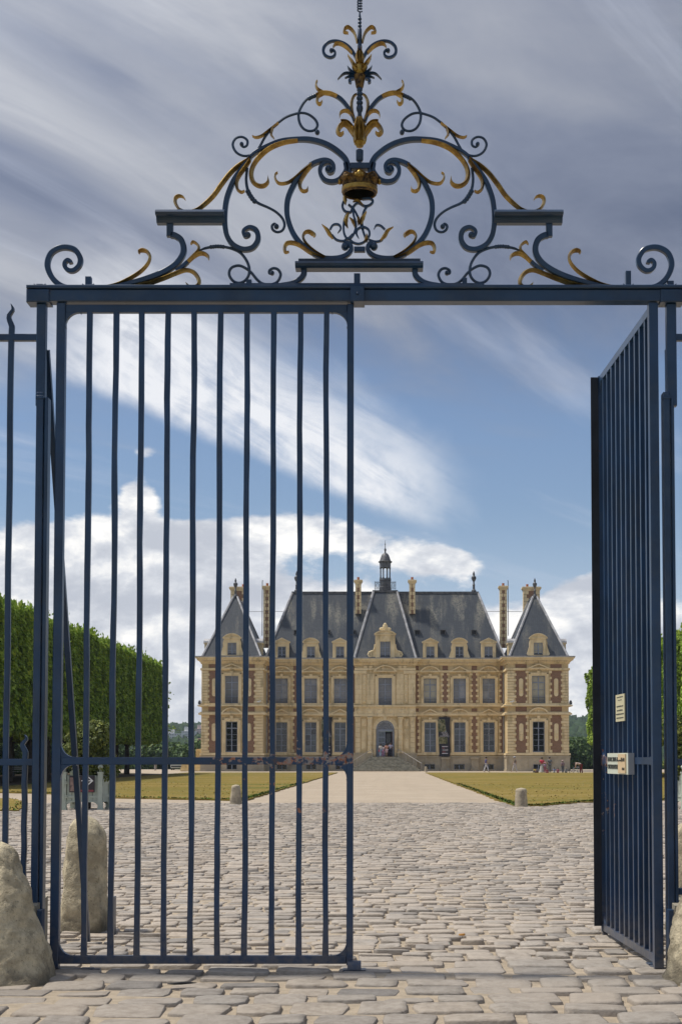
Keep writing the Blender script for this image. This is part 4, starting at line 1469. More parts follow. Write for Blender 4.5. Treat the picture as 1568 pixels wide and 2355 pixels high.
# ================================================================== château
YP, YW, YC = 183.0, 188.0, 187.2
X0 = -0.19
CH = thing('chateau', 'brick and limestone mansion with slate roofs and central lantern at the path end', 'mansion', (X0, YC, 0))


def hx_(zx, Y): return ((862.5 + .3007 * zx) - 885.5) / FPX * Y
def vz(zy, Y): return P(885.5, 1230.5 + .3007 * zy, Y)[1]


def cpart(name, mb, mat, parent=None, smooth=None):
    return mb.build(name, mat, parent or CH, smooth)


def wall(mb, xa, xb, z0, z1, Y, ops, rev=.32, m=0):
    """front wall surface with real openings and reveals"""
    xs = sorted({xa, xb, *[o[0] for o in ops], *[o[1] for o in ops]})
    zs = sorted({z0, z1, *[o[2] for o in ops], *[o[3] for o in ops]})
    for a, b in zip(xs, xs[1:]):
        for c, d in zip(zs, zs[1:]):
            mx, mz = (a + b) / 2, (c + d) / 2
            if any(o[0] < mx < o[1] and o[2] < mz < o[3] for o in ops): continue
            i = mb.addv([(a, Y, c), (b, Y, c), (b, Y, d), (a, Y, d)]); mb.face(range(i, i + 4), m)
    for o in ops:
        a, b, c, d = o
        for q in (((a, Y, c), (a, Y, d), (a, Y + rev, d), (a, Y + rev, c)), ((b, Y, d), (b, Y, c), (b, Y + rev, c), (b, Y + rev, d)),
                  ((a, Y, d), (b, Y, d), (b, Y + rev, d), (a, Y + rev, d)), ((b, Y, c), (a, Y, c), (a, Y + rev, c), (b, Y + rev, c))):
            i = mb.addv(q); mb.face(range(i, i + 4), m)


def quad(mb, *p, m=0):
    i = mb.addv(p); mb.face(range(i, i + 4), m)


def window(xc, Y, z0, z1, w, rows, pm, trans=.21, arch=False, rec=.22):
    """frame with mullion, transom and glazing bars; every pane a sub-part"""
    mb = MB()
    y0, y1 = Y + rec, Y + rec + .09
    f = .085
    a, b = xc - w / 2, xc + w / 2
    mb.box(a, a + f, y0, y1, z0, z1); mb.box(b - f, b, y0, y1, z0, z1)
    mb.box(a + f, b - f, y0, y1, z0, z0 + .12); mb.box(a + f, b - f, y0, y1, z1 - f, z1)
    mb.box(xc - .06, xc + .06, y0 - .012, y1 - .004, z0 + .12, z1 - f)
    zt = z1 - (z1 - z0) * trans if trans else z1 - f
    if trans: mb.box(a + f, b - f, y0 - .02, y1 - .008, zt - .06, zt + .06)
    lo, hi = z0 + .12, (zt - .06 if trans else z1 - f)
    zz = [lo + (hi - lo) * k / rows for k in range(rows + 1)]
    for q in zz[1:-1]:
        mb.box(a + f, xc - .06, y0 + .01, y1 - .012, q - .022, q + .022); mb.box(xc + .06, b - f, y0 + .01, y1 - .012, q - .022, q + .022)
    fr = cpart('window', mb, WFRAME)
    cells = [(zz[k] + (.022 if k else 0), zz[k + 1] - (.022 if k < rows - 1 else 0)) for k in range(rows)]
    if trans: cells.append((zt + .06, z1 - f))
    k = 0
    for c, d in cells:
        for u0, u1 in ((a + f, xc - .06), (xc + .06, b - f)):
            p = MB(); p.box(u0, u1, y0 + .05, y0 + .062, c, d)
            m = pm(k) if callable(pm) else pm
            cpart('pane', p, m, fr); k += 1
    return fr


def arc(xc, zc, r, a0, a1, n):
    return [(xc + r * math.cos(a0 + (a1 - a0) * k / n), zc + r * math.sin(a0 + (a1 - a0) * k / n)) for k in range(n + 1)]


def pediment(xc, Y, z0, z1, hw, kind, name='pediment', depth=.40, mat=STONE_B):
    mb = MB()
    t = .13
    mb.box(xc - hw, xc + hw, Y - depth, Y, z0, z0 + t)
    if kind == 'tri':
        tri = [(xc - hw, z0 + t), (xc + hw, z0 + t), (xc, z1)]
        mb.prism([(xc - hw * .72, z0 + t), (xc + hw * .72, z0 + t), (xc, z1 - t * 1.1)], Y - .07, Y)
        mb.prism([(xc - hw, z0 + t), (xc - hw * .72, z0 + t), (xc, z1 - t * 1.1), (xc, z1)], Y - depth, Y)
        mb.prism([(xc + hw, z0 + t), (xc, z1), (xc, z1 - t * 1.1), (xc + hw * .72, z0 + t)], Y - depth, Y)
    else:
        h = z1 - z0 - t
        r = (hw * hw + h * h) / (2 * h)
        al = math.asin(min(1, hw / r))
        ou = arc(xc, z1 - r, r, math.pi / 2 - al, math.pi / 2 + al, 12)
        hi_ = max(.05, h - t * .9); w2 = hw * .80
        r2 = (w2 * w2 + hi_ * hi_) / (2 * hi_); al2 = math.asin(min(1, w2 / r2))
        inn = arc(xc, z0 + t + hi_ - r2, r2, math.pi / 2 - al2, math.pi / 2 + al2, 12)
        for k in range(12):
            mb.prism([ou[k], ou[k + 1], inn[k + 1], inn[k]], Y - depth, Y)
        mb.prism(inn, Y - .07, Y)
        mb.ball((xc, Y - .08, z0 + t + hi_ * .42), min(.22, hi_ * .35), 8, 5, 0, (1, .4, 1))
    return cpart(name, mb, mat)


def surround(xc, Y, z0, z1, w, ww, Yd=.17, sill=True):
    mb = MB()
    for s in (-1, 1):
        a = xc + s * w / 2; b = a + s * ww
        mb.box(a, b, Y - Yd, Y, z0, z1 + ww)
        mb.box(a + s * ww * .55, b + s * .04, Y - Yd - .05, Y - Yd, z0, z1 + ww)
    mb.box(xc - w / 2, xc + w / 2, Y - Yd, Y, z1, z1 + ww)
    mb.box(xc - w / 2 - ww - .04, xc + w / 2 + ww + .04, Y - Yd - .05, Y - Yd, z1 + ww * .6, z1 + ww + .03)
    if sill: mb.box(xc - w / 2 - ww - .1, xc + w / 2 + ww + .1, Y - .18, Y + .2, z0 - .14, z0)
    return cpart('window_surround', mb, STONE_B)


def keystone(xc, Y, z0, z1, w):
    mb = MB()
    mb.hexa([(xc - w * .36, Y - .2, z0), (xc + w * .36, Y - .2, z0), (xc + w * .36, Y, z0), (xc - w * .36, Y, z0), (xc - w * .55, Y - .26, z1), (xc + w * .55, Y - .26, z1), (xc + w * .55, Y, z1), (xc - w * .55, Y, z1)])
    cpart('keystone', mb, STONE_B)


def balconet(xc, Y, z0, z1, w):
    mb = MB()
    for z in (z0 + .04, z0 + (z1 - z0) * .62, z1): mb.box(xc - w / 2, xc + w / 2, Y - .02, Y + .02, z - .025, z + .025)
    n = 9
    for k in range(n + 1):
        x = xc - w / 2 + w * k / n
        mb.box(x - .014, x + .014, Y - .012, Y + .012, z0, z1)
    for k in range(4):
        x = xc - w / 2 + w * (k + .5) / 4
        pts = [(x + .13 * math.cos(t), Y - .02, z0 + (z1 - z0) * .33 + .13 * math.sin(t)) for t in [2 * math.pi * j / 10 for j in range(11)]]
        mb.tube(pts, .016, 4)
    cpart('balcony_rail', mb, RAILM)


BLIND2 = pmat('glass over pale curtain', (0.23, 0.235, 0.25), 0.1, 0, 0.2, 0.9, spec=0.6)


def mixpane(seed, a=GLASS, b=GLASS_SKY, pr=.4):
    rg = random.Random(seed)
    t = [a if rg.random() > pr else b for _ in range(40)]
    return lambda k: t[k]


kP, kW = YP / FPX * .3007, YW / FPX * .3007
shared_q = {}


def quoins(s, zxa, zxb, zxl, zy0, zy1, n, Y, skip=False, proud=.09):
    """courses of blocks between picture rows; zxa..zxb short block, zxl = reach of the long block on its inner side"""
    for k in range(n):
        long_ = k % 2 == 0
        if skip and not long_: continue
        za, zb = vz(zy1 - (zy1 - zy0) * k / n, Y), vz(zy1 - (zy1 - zy0) * (k + 1) / n, Y)
        a, b = (zxl if long_ else zxa), zxb
        x0, x1 = X0 + s * hx_(a, Y), X0 + s * hx_(b, Y)
        mb = MB(); mb.cbox(x0, x1, Y - proud, Y + .01, za + .026, zb - .026, .03)
        cpart('quoin', mb, STONE_B)


for s in (1, -1):
    sd_ = 'right' if s == 1 else 'left'
    fx = lambda zx, Y: X0 + s * hx_(zx, Y)
    def bxx(mb, a, b, Y, y0, y1, za, zb, m=0):
        mb.box(fx(a, Y), fx(b, Y), y0, y1, vz(za, Y), vz(zb, Y), m)
    # ---------------- pavilion
    wu, wl = (1249, 102), (1248, 91)
    xin, xout = fx(1010, YP), fx(1478, YP)
    zb_, zt_ = vz(1700, YP), vz(932, YP)
    ops = []
    for (c, w), a, b in (((1249, 102), 1290, 1076), ((1248, 91), 1660, 1426)):
        x0, x1 = sorted((fx(c - w / 2, YP), fx(c + w / 2, YP)))
        ops.append((x0, x1, vz(a, YP), vz(b, YP)))
    mb = MB()
    wall(mb, min(xin, xout), max(xin, xout), zb_, zt_, YP, ops)
    for x in (xin, xout): quad(mb, (x, YP, zb_), (x, YP + 13, zb_), (x, YP + 13, zt_), (x, YP, zt_))
    quad(mb, (xin, YP + 13, zb_), (xout, YP + 13, zb_), (xout, YP + 13, zt_), (xin, YP + 13, zt_))
    cpart('pavilion_wall', mb, STONE)
    # base
    mb = MB()
    x0, x1 = sorted((fx(1205, YP), fx(1285, YP)))
    pa, pb = sorted((xin - s * .12, xout + s * .12))
    wall(mb, pa, pb, -.05, zb_, YP - .12, [(x0, x1, vz(1798, YP), vz(1752, YP))])
    for x in (pa, pb): quad(mb, (x, YP - .12, -.05), (x, YP + 13, -.05), (x, YP + 13, zb_), (x, YP - .12, zb_))
    mb.box(pa - .08, pb + .08, YP - .2, YP + 13, zb_ - .02, zb_ + .16)
    mb.box(pa - .06, pb + .06, YP - .18, YP + 13, -.05, .22)
    cpart('pavilion_base', mb, PLINTH)
    window((x0 + x1) / 2, YP - .12, vz(1798, YP), vz(1752, YP), x1 - x0, 1, GLASS, 0)
    # windows
    dk = GLASS
    window(sum(ops[0][:2]) / 2, YP, ops[0][2], ops[0][3], ops[0][1] - ops[0][0], 3, CREAM if s == 1 else BLIND, .24)
    window(sum(ops[1][:2]) / 2, YP, ops[1][2], ops[1][3], ops[1][1] - ops[1][0], 4, dk, .22)
    for i, o in enumerate(ops):
        surround((o[0] + o[1]) / 2, YP, o[2], o[3], o[1] - o[0], .34)
        xc = (o[0] + o[1]) / 2
        ref = 0 if i == 0 else 348
        pediment(xc, YP, vz(1024 + (ref if i else 0), YP), vz(983 + (335 if i else 0), YP), 82 * kP, 'tri' if i == 0 else 'seg')
        keystone(xc, YP, vz(1070 + (346 if i else 0), YP), vz(1038 + (342 if i else 0), YP), .36)
    balconet((ops[0][0] + ops[0][1]) / 2, YP - .02, ops[0][2], ops[0][2] + .75, ops[0][1] - ops[0][0])
    # brick panels, niches
    for a, b in ((1072, 1158), (1340, 1426)):
        for u, v in ((988, 1016), (1038, 1284), (1314, 1350), (1378, 1664)):
            mb = MB(); bxx(mb, a, b, YP, YP - .02, YP, v, u); cpart('brick_panel', mb, BRICK)
        for u, v in ((1096, 1234), (1440, 1576)):
            c = (a + b) / 2; hw = 16 * kP
            xc = fx(c, YP); z1, z0 = vz(u, YP), vz(v, YP)
            mb = MB()
            mb.prism(arc(xc, z0 + hw, hw, math.pi, 2 * math.pi, 8) + arc(xc, z1 - hw, hw, 0, math.pi, 8), YP - .10, YP - .02)
            mb.box(xc - hw * .75, xc + hw * .75, YP - .2, YP - .1, z0 + (z1 - z0) * .40, z0 + (z1 - z0) * .56)
            mb.ball((xc, YP - .12, z0 + (z1 - z0) * .30), hw * .6, 8, 6, 0, (1, .6, 1.4))
            cpart('niche_panel', mb, STONE_B)
        # jamb teeth
    quoins(s, 1062, 1008, 1079, 1036, 1288, 12, YP)
    quoins(s, 1062, 1008, 1079, 1376, 1668, 13, YP)
    quoins(s, 1436, 1480, 1419, 1036, 1288, 12, YP)
    quoins(s, 1436, 1480, 1419, 1376, 1668, 13, YP)
    for (u, v) in ((1036, 1288), (1376, 1668)):
        quoins(s, 1160, 1172, 1149, u, v, 11, YP, True)
        quoins(s, 1340, 1328, 1351, u, v, 11, YP, True)
    # string courses
    for u, v, pr in ((1018, 1034, .16), (1288, 1300, .20), (1300, 1310, .44), (1352, 1360, .20), (1360, 1374, .36), (1668, 1684, .2)):
        mb = MB()
        a, b = sorted((fx(1010, YP) - s * pr, fx(1478, YP) + s * pr))
        mb.box(a, b, YP - pr, YP + 12.9, vz(v, YP), vz(u, YP)); cpart('string_course', mb, STONE_B)
    # cornice
    mb = MB()
    for u, v, pr in ((972, 984, .14), (958, 972, .26), (944, 958, .55), (934, 944, .72)):
        a, b = sorted((fx(1010, YP) - s * pr, fx(1478, YP) + s * pr))
        mb.box(a, b, YP - pr, YP + 13 + pr, vz(v, YP), vz(u, YP))
    n = 26
    for k in range(n):
        x = xin + (xout - xin) * (k + .5) / n
        mb.box(x - .07, x + .07, YP - .48, YP - .26, vz(971, YP), vz(959, YP))
    CO = cpart('cornice', mb, STONE_B)
    mb = MB(); a, b = sorted((fx(1010, YP) - s * .76, fx(1478, YP) + s * .76))
    mb.box(a, b, YP - .76, YP + 13.7, vz(933.5, YP), vz(927, YP)); cpart('gutter', mb, LEAD)
    # roof
    ze, zr = vz(926, YP), vz(470, YP + 4)
    xa, xb = sorted((fx(1028, YP), fx(1474, YP)))
    xm = (xa + xb) / 2
    yf, yb = YP - .1, YP + 13
    r0, r1 = YP + 4.2, YP + 10.0
    A = [(xa, yf, ze), (xb, yf, ze), (xb, yb, ze), (xa, yb, ze), (xm - .22, r0, zr), (xm + .22, r0, zr), (xm + .22, r1, zr), (xm - .22, r1, zr)]
    mb = MB(); mb.hexa(A); RF = cpart('pavilion_roof', mb, SLATE)
    for i, j in ((0, 4), (1, 5), (2, 6), (3, 7)):
        mb = MB(); mb.tube([A[i], A[j]], .15, 6); cpart('roof_hip', mb, LEAD, RF)
    mb = MB(); mb.tube([A[4], A[7]], .16, 6); cpart('ridge_cap', mb, LEAD_D, RF)
    def finial(x, y, z0, k=1.0):
        mb = MB(); mb.smooth = True
        mb.lathe(x, y, [(r * k, z0 + h * k) for r, h in ((.34, 0), (.30, .25), (.17, .35), (.14, .85), (.2, .95), (.11, 1.05), (.10, 1.35), (.2, 1.5), (.32, 1.8), (.30, 2.0), (.15, 2.12), (.12, 2.25), (.16, 2.35), (.03, 2.75))], 12)
        cpart('finial', mb, LEAD_D)
    finial(xm, r0 + .1, zr - .05, .86)
    # big chimney behind the pavilion roof
    def chimney(xa, xb, ya, yb, z0, z1, pots=1, name='chimney'):
        xa, xb = sorted((xa, xb))
        mb = MB(); mb.box(xa, xb, ya, yb, z0, z1 - .55, 0)
        h = z1 - .55 - z0; n = max(3, int(h / .42)); w = min(.62, (xb - xa) * .44)
        for k in range(n):
            a, b = z0 + h * k / n + .02, z0 + h * (k + 1) / n - .02
            ww = w * (1.0 if k % 2 else .62)
            for x0, x1 in ((xa - .03, xa + ww), (xb - ww, xb + .03)): mb.box(x0, x1, ya - .03, ya + .2, a, b, 1)
            for x0, x1 in ((xa - .03, xa + .02), (xb - .02, xb + .03)): mb.box(x0, x1, ya + .2, yb, a, b, 1)
        for e, a, b in ((.05, .55, .40), (.13, .40, .25), (.22, .25, .08), (.16, .08, 0)):
            mb.box(xa - e, xb + e, ya - e, yb + e, z1 - a, z1 - b, 1)
        c = cpart(name, mb, [BRICK, STONE_B])
        for k in range(pots):
            q = MB(); q.smooth = True; xx = xa + (xb - xa) * (k + .5) / pots
            q.lathe(xx, (ya + yb) / 2, [(.17, z1 - .02), (.15, z1 + .2), (.17, z1 + .36), (.1, z1 + .38)], 10); cpart('chimney_pot', q, TERRA, c)
        return c
    Yk = YP + 10.5
    chimney(fx(1138, Yk), fx(1260, Yk), Yk, Yk + 1.1, vz(640, Yk), vz(395, Yk), 2)
    # tall chimney between pavilion and wing
    Yk = YW + 2.5
    chimney(fx(958, Yk), fx(1008, Yk), Yk, Yk + .9, vz(860, Yk), vz(388, Yk), 1)
    mb = MB(); mb.tube([(fx(1018, Yk), Yk - .1, vz(770, Yk)), (fx(1018, Yk), Yk - .1, vz(362, Yk)), (fx(1017, Yk), Yk - .1, vz(347, Yk)), (fx(1013, Yk), Yk - .1, vz(350, Yk))], .05, 5); cpart('flue_pipe', mb, LEAD_D)
    mb = MB(); mb.tube([(fx(858, Yk), Yk, vz(584, Yk)), (fx(1125, Yk), Yk, vz(586, Yk))], .028, 4); cpart('stay_cable', mb, LEAD_D)

    # dormers
    def dormer(xc, Y, z0, zw0, zw1, ww, wo, ztop, kind, pm, back=2.6, scroll=True, zcf=.42):
        mb = MB()
        zc = zw1 + (ztop - zw1) * zcf
        for q in (-1, 1):
            mb.box(xc + q * ww / 2, xc + q * wo / 2, Y, Y + .5, z0, zc)
            mb.box(xc + q * (ww / 2 + .12), xc + q * (wo / 2 - .1), Y - .08, Y, z0 + .15, zc - .12)
        mb.box(xc - ww / 2, xc + ww / 2, Y, Y + .5, zw1, zc)
        mb.box(xc - wo / 2 - .12, xc + wo / 2 + .12, Y - .16, Y + .5, zc, zc + .13)
        mb.box(xc - ww / 2, xc + ww / 2, Y - .08, Y + .5, z0, zw0)
        hw = wo / 2 + .14
        z1 = ztop; zb = zc + .13
        if kind == 'tri':
            mb.prism([(xc - hw, zb), (xc + hw, zb), (xc, z1)], Y - .05, Y + .5)
            mb.prism([(xc - hw, zb), (xc - hw * .72, zb), (xc, z1 - .18), (xc, z1)], Y - .18, Y - .05)
            mb.prism([(xc + hw, zb), (xc, z1), (xc, z1 - .18), (xc + hw * .72, zb)], Y - .18, Y - .05)
            mb.ball((xc, Y - .08, zb + (z1 - zb) * .36), (z1 - zb) * .24, 8, 5, 0, (1, .5, 1))
        else:
            h = z1 - zb; r = (hw * hw + h * h) / (2 * h); al = math.asin(min(1, hw / r)) if h < hw else math.pi - math.asin(min(1, hw / r))
            ou = arc(xc, z1 - r, r, math.pi / 2 - al, math.pi / 2 + al, 12)
            mb.prism(ou, Y - .05, Y + .5)
            inn = [(xc + (p[0] - xc) * .80, zb + (p[1] - zb) * .76) for p in ou]
            for k in range(12): mb.prism([ou[k], ou[k + 1], inn[k + 1], inn[k]], Y - .2, Y - .05)
            mb.ball((xc, Y - .08, zb + h * .36), h * .28, 8, 5, 0, (1, .5, 1))
        if scroll:
            for q in (-1, 1):
                x = xc + q * wo / 2
                pts = [(x, zc - .1), (x + q * .12, zc - .5), (x + q * .10, zc - .9), (x + q * .30, z0 + .45), (x + q * .42, z0 + .2), (x + q * .3, z0 + .02), (x, z0)]
                if q < 0: pts.reverse()
                mb.prism(pts[::-1], Y + .02, Y + .35)
        # roof body running back into the slope
        mb.box(xc - wo / 2 + .05, xc + wo / 2 - .05, Y + .5, Y + .5 + back * .5, z0, zc, 1)
        mb.prism([(xc - wo / 2, zc), (xc + wo / 2, zc), (xc, z1 - .1)], Y + .5, Y + .5 + back, 1)
        d = cpart('dormer', mb, [STONE_B, LEAD_D])
        window(xc, Y, zw0, zw1, ww, 3, pm, 0, rec=.2)
        return d
    dormer(fx(1248, YP), YP - .14, vz(922, YP), vz(918, YP), vz(823, YP), 68 * kP, 124 * kP, vz(752, YP), 'seg', CREAM if s == 1 else BLIND)
    # dormers on the flanks of the pavilion, lead roofed
    for xq, dr in ((fx(1020, YP + 4), -1), (fx(1462, YP + 4), 1)):
        mb = MB(); yy = YP + 5.2; z0 = vz(922, YP)
        xo = xq - s * dr * .15; xi_ = xq - s * dr * 1.6
        xo, xi_ = xq, xq - s * dr * 1.7
        mb.box(xo, xi_, yy - .85, yy + .85, z0, z0 + 1.75, 0)
        mb.box(xo + s * dr * .1, xi_, yy - .95, yy + .95, z0 + 1.75, z0 + 1.9, 0)
        mb.sweep([[(x, yy + .95 * math.cos(t), z0 + 1.9 + .55 * math.sin(t)) for t in [math.pi * k / 8 for k in range(9)]] for x in (xo + s * dr * .1, xi_ - s * dr * .9)], True, 1)
        cpart('flank_dormer', mb, [STONE_B, LEAD])
    # flood light and camera
    mb = MB(); xx = fx(1042, YP); z = vz(1280, YP)
    mb.hexa([(xx - .18, YP - .5, z - .02), (xx + .3, YP - .45, z + .10), (xx + .3, YP - .2, z + .10), (xx - .18, YP - .25, z - .02), (xx - .2, YP - .5, z + .12), (xx + .28, YP - .45, z + .24), (xx + .28, YP - .2, z + .24), (xx - .2, YP - .25, z + .12)])
    mb.box(xx + .02, xx + .10, YP - .35, YP, z - .1, z); cpart('floodlight', mb, WHITE)
    mb = MB(); xx = xout + s * .25; z = vz(1296, YP); mb.box(xx - .16, xx + .16, YP - .2, YP + .2, z, z + .3); mb.box(xx - s * .25, xx, YP - .05, YP + .05, z - .06, z + .02); mb.ball((xx, YP, z + .36), .16, 8, 5); cpart('wall_lamp', mb, LEAD_D)

    # ---------------- wing
    xw0, xw1 = fx(308, YC), fx(1010, YP)
    z0w, z1w = vz(1700, YW), vz(944, YW)
    ops = []
    for c in (420, 645, 868):
        for w, a, b in ((96, 1300, 1097), (88, 1660, 1432)):
            x0, x1 = sorted((fx(c - w / 2, YW), fx(c + w / 2, YW)))
            ops.append((x0, x1, vz(a, YW), vz(b, YW)))
    mb = MB(); wall(mb, min(xw0, xw1), max(xw0, xw1), z0w, z1w, YW, ops)
    cpart('wing_wall', mb, STONE)
    mb = MB()
    bops = []
    for c in (416, 641, 865):
        x0, x1 = sorted((fx(c - 40, YW), fx(c + 40, YW))); bops.append((x0, x1, vz(1798, YW), vz(1752, YW)))
    wall(mb, min(xw0, xw1), max(xw0, xw1), -.05, z0w, YW - .12, bops)
    mb.box(min(xw0, xw1), max(xw0, xw1), YW - .2, YW, z0w - .02, z0w + .16)
    mb.box(min(xw0, xw1), max(xw0, xw1), YW - .18, YW - .12, -.05, .2)
    cpart('wing_base', mb, PLINTH)
    for o in bops: window((o[0] + o[1]) / 2, YW - .12, o[2], o[3], o[1] - o[0], 1, GLASS, 0)
    for c in (535, 760):
        mb = MB()
        bxx(mb, c - 34, c + 34, YW, YW - .55, YW - .12, 1714, 1700); bxx(mb, c - 28, c + 28, YW, YW - .42, YW - .12, 1780, 1714)
        bxx(mb, c - 36, c + 36, YW, YW - .55, YW - .12, 1812, 1780); cpart('base_pier', mb, PLINTH)
    for i, o in enumerate(ops):
        c, fl = (420, 645, 868)[i // 2], i % 2
        xc, w = (o[0] + o[1]) / 2, o[1] - o[0]
        if fl == 0:
            pm = CREAM if (s == 1 and i == 0) else mixpane(70 + i + s, BLIND, BLIND2, .5)
            window(xc, YW, o[2], o[3], w, 3, pm, .24)
            balconet(xc, YW - .02, o[2], o[2] + .72, w)
        else:
            window(xc, YW, o[2], o[3], w, 4, mixpane(i + 10 * s, GLASS if not (s == -1 and i < 3) and not (s == 1 and i == 1) else GLASS_SKY, GLASS_SKY, .42 if i < 4 else .12), .22)
        surround(xc, YW, o[2], o[3], w, .30)
        k = i // 2
        kind = ('seg', 'tri', 'seg')[k] if fl == 0 else ('tri', 'seg', 'tri')[k]
        off = 0 if fl == 0 else 326
        pediment(xc, YW, vz(1050 + off, YW), vz(1003 + off, YW), 79 * kW, kind)
        keystone(xc, YW, vz(1092 + off + 10 * fl, YW), vz(1062 + off + 8 * fl, YW), .36)
    for a, b in ((311, 332), (514, 556), (737, 779), (954, 974)):
        for u, v in ((1000, 1036), (1054, 1284), (1326, 1352), (1386, 1664)):
            mb = MB(); bxx(mb, a, b, YW, YW - .02, YW, v, u); cpart('brick_panel', mb, BRICK)
    for u, v in ((1054, 1284), (1386, 1664)):
        for a, l in ((345, 322), (502, 524), (570, 547), (724, 746), (792, 769), (942, 964)):
            quoins(s, l, a, l, u, v, 11, YW, True)
    for u, v, pr in ((1036, 1052, .16), (1286, 1300, .18), (1300, 1312, .44), (1352, 1364, .18), (1364, 1382, .34), (1666, 1682, .2)):
        mb = MB(); mb.box(xw0, xw1 - s * .0, YW - pr, YW, vz(v, YW), vz(u, YW)); cpart('string_course', mb, STONE_B)
    mb = MB()
    for u, v, pr in ((986, 998, .14), (972, 986, .26), (958, 972, .5), (948, 958, .66)):
        mb.box(xw0, xw1, YW - pr, YW, vz(v, YW), vz(u, YW))
    n = 38
    for k in range(n):
        x = xw0 + (xw1 - xw0) * (k + .5) / n
        mb.box(x - .07, x + .07, YW - .46, YW - .26, vz(985, YW), vz(973, YW))
    cpart('cornice', mb, STONE_B)
    mb = MB(); mb.box(xw0, xw1, YW - .70, YW + .1, vz(947.5, YW), vz(941, YW)); cpart('gutter', mb, LEAD)
    for i, c in enumerate((422, 645, 868)):
        Yd = YW - .16
        dormer(fx(c, Yd), Yd, vz(945, Yd), vz(948, Yd), vz(852, Yd), 62 * kW, 112 * kW, vz(785, Yd), ('tri', 'seg', 'tri')[i], (GLASS if (i == 1 and s == 1) or (i == 2 and s == -1) else BLIND), scroll=(i == 1))
    # down pipe in the corner
    mb = MB(); mb.tube([(fx(980, YW), YW - .16, .1), (fx(980, YW), YW - .16, vz(960, YW))], .07, 6); cpart('downpipe', mb, LEAD)

# ---------------- main roof over the wings
Yr = YW + 4.6
zE, zR = vz(941, YW), vz(441, Yr)
xb_, xt_ = hx_(992, YW), hx_(787, Yr)
A = [(X0 - xb_, YW - .1, zE), (X0 + xb_, YW - .1, zE), (X0 + xb_, YW + 13, zE), (X0 - xb_, YW + 13, zE), (X0 - xt_, Yr, zR), (X0 + xt_, Yr, zR), (X0 + xt_, YW + 8.4, zR), (X0 - xt_, YW + 8.4, zR)]
mb = MB(); mb.hexa(A); MR = cpart('main_roof', mb, SLATE)
for i, j in ((0, 4), (1, 5), (2, 6), (3, 7)):
    mb = MB(); mb.tube([A[i], A[j]], .15, 6); cpart('roof_hip', mb, LEAD, MR)
mb = MB(); mb.box(X0 - xt_ - .1, X0 + xt_ + .1, Yr - .14, YW + 8.6, zR - .16, zR + .14); cpart('ridge_cap', mb, LEAD_D, MR)
for s in (1, -1):
    finial(X0 + s * (xt_ - .5), Yr + .3, zR + .1, .98)
    Yk = YW + 2.6
    chimney(X0 + s * hx_(263, Yk), X0 + s * hx_(304, Yk), Yk, Yk + .8, vz(602, Yk), vz(342, Yk), 1)
    for c in (322, 518, 755):
        z = vz(737, YW); t = (z - zE) / (zR - zE); yy = YW - .1 + (Yr - YW + .1) * t
        x = X0 + s * hx_(c, YW + 1.8); w = .34
        mb = MB()
        mb.box(x - w, x + w, yy - .30, yy + .6, z + .24, z + .33, 0); mb.box(x - w, x - w + .09, yy - .24, yy + .6, z - .25, z + .24, 0); mb.box(x + w - .09, x + w, yy - .24, yy + .6, z - .25, z + .24, 0)
        mb.box(x - w + .09, x + w - .09, yy - .1, yy + .6, z - .25, z + .24, 1)
        cpart('roof_vent', mb, [LEAD_D, BLACK])
# ---------------- centre bay
Yc2 = YC + 4.4
kC = YC / FPX * .3007
zE2, zR2 = vz(941, YC), vz(432, Yc2)
xb2, xt2 = 236 * kC, 92 * kC
A = [(X0 - xb2, YC - .1, zE2), (X0 + xb2, YC - .1, zE2), (X0 + xb2, YC + 8, zE2), (X0 - xb2, YC + 8, zE2), (X0 - xt2, Yc2, zR2), (X0 + xt2, Yc2, zR2), (X0 + xt2, YC + 7, zR2), (X0 - xt2, YC + 7, zR2)]
mb = MB(); mb.hexa(A); CR = cpart('centre_roof', mb, SLATE)
for i, j in ((0, 4), (1, 5)):
    mb = MB(); mb.tube([A[i], A[j]], .17, 6); cpart('roof_hip', mb, LEAD, CR)
mb = MB(); mb.box(X0 - xt2 - .12, X0 + xt2 + .12, Yc2 - .15, YC + 7, zR2 - .1, zR2 + .16); cpart('ridge_cap', mb, LEAD_D, CR)
zx0 = 76.5
cx = lambda d: X0 + d * kC
w_u = (cx(-51), cx(51), vz(1300, YC), vz(1092, YC))
zsp, zdb = vz(1486, YC), vz(1697, YC)
ra = 70 * kC
w_d = (X0 - ra, X0 + ra, zdb, zsp + ra)
mb = MB()
hwc = 231.5 * kC
wall(mb, X0 - hwc, X0 + hwc, 0, vz(944, YC), YC, [w_u, w_d], .45)
for x in (X0 - hwc, X0 + hwc): quad(mb, (x, YC, 0), (x, YW + .1, 0), (x, YW + .1, vz(944, YC)), (x, YC, vz(944, YC)))
for q in (-1, 1):                                         # spandrels above the arched doorway
    pts = [(X0 + q * ra, zsp + ra)] + [(X0 + q * ra * math.cos(t), zsp + ra * math.sin(t)) for t in [math.pi / 2 * (1 - k / 10) for k in range(11)]]
    if q < 0: pts.reverse()
    mb.prism(pts[::-1], YC + .003, YC + .45)
cpart('centre_wall', mb, STONE)
n = 11
for k in range(n):
    a0, a1 = math.pi * k / n, math.pi * (k + 1) / n
    e = .012
    mb = MB(); mb.prism([(X0 + ra * math.cos(a0 + e), zsp + ra * math.sin(a0 + e)), (X0 + ra * 1.42 * math.cos(a0 + e), zsp + ra * 1.42 * math.sin(a0 + e)), (X0 + ra * 1.42 * math.cos(a1 - e), zsp + ra * 1.42 * math.sin(a1 - e)), (X0 + ra * math.cos(a1 - e), zsp + ra * math.sin(a1 - e))], YC - .07, YC)
    cpart('voussoir', mb, STONE_B)
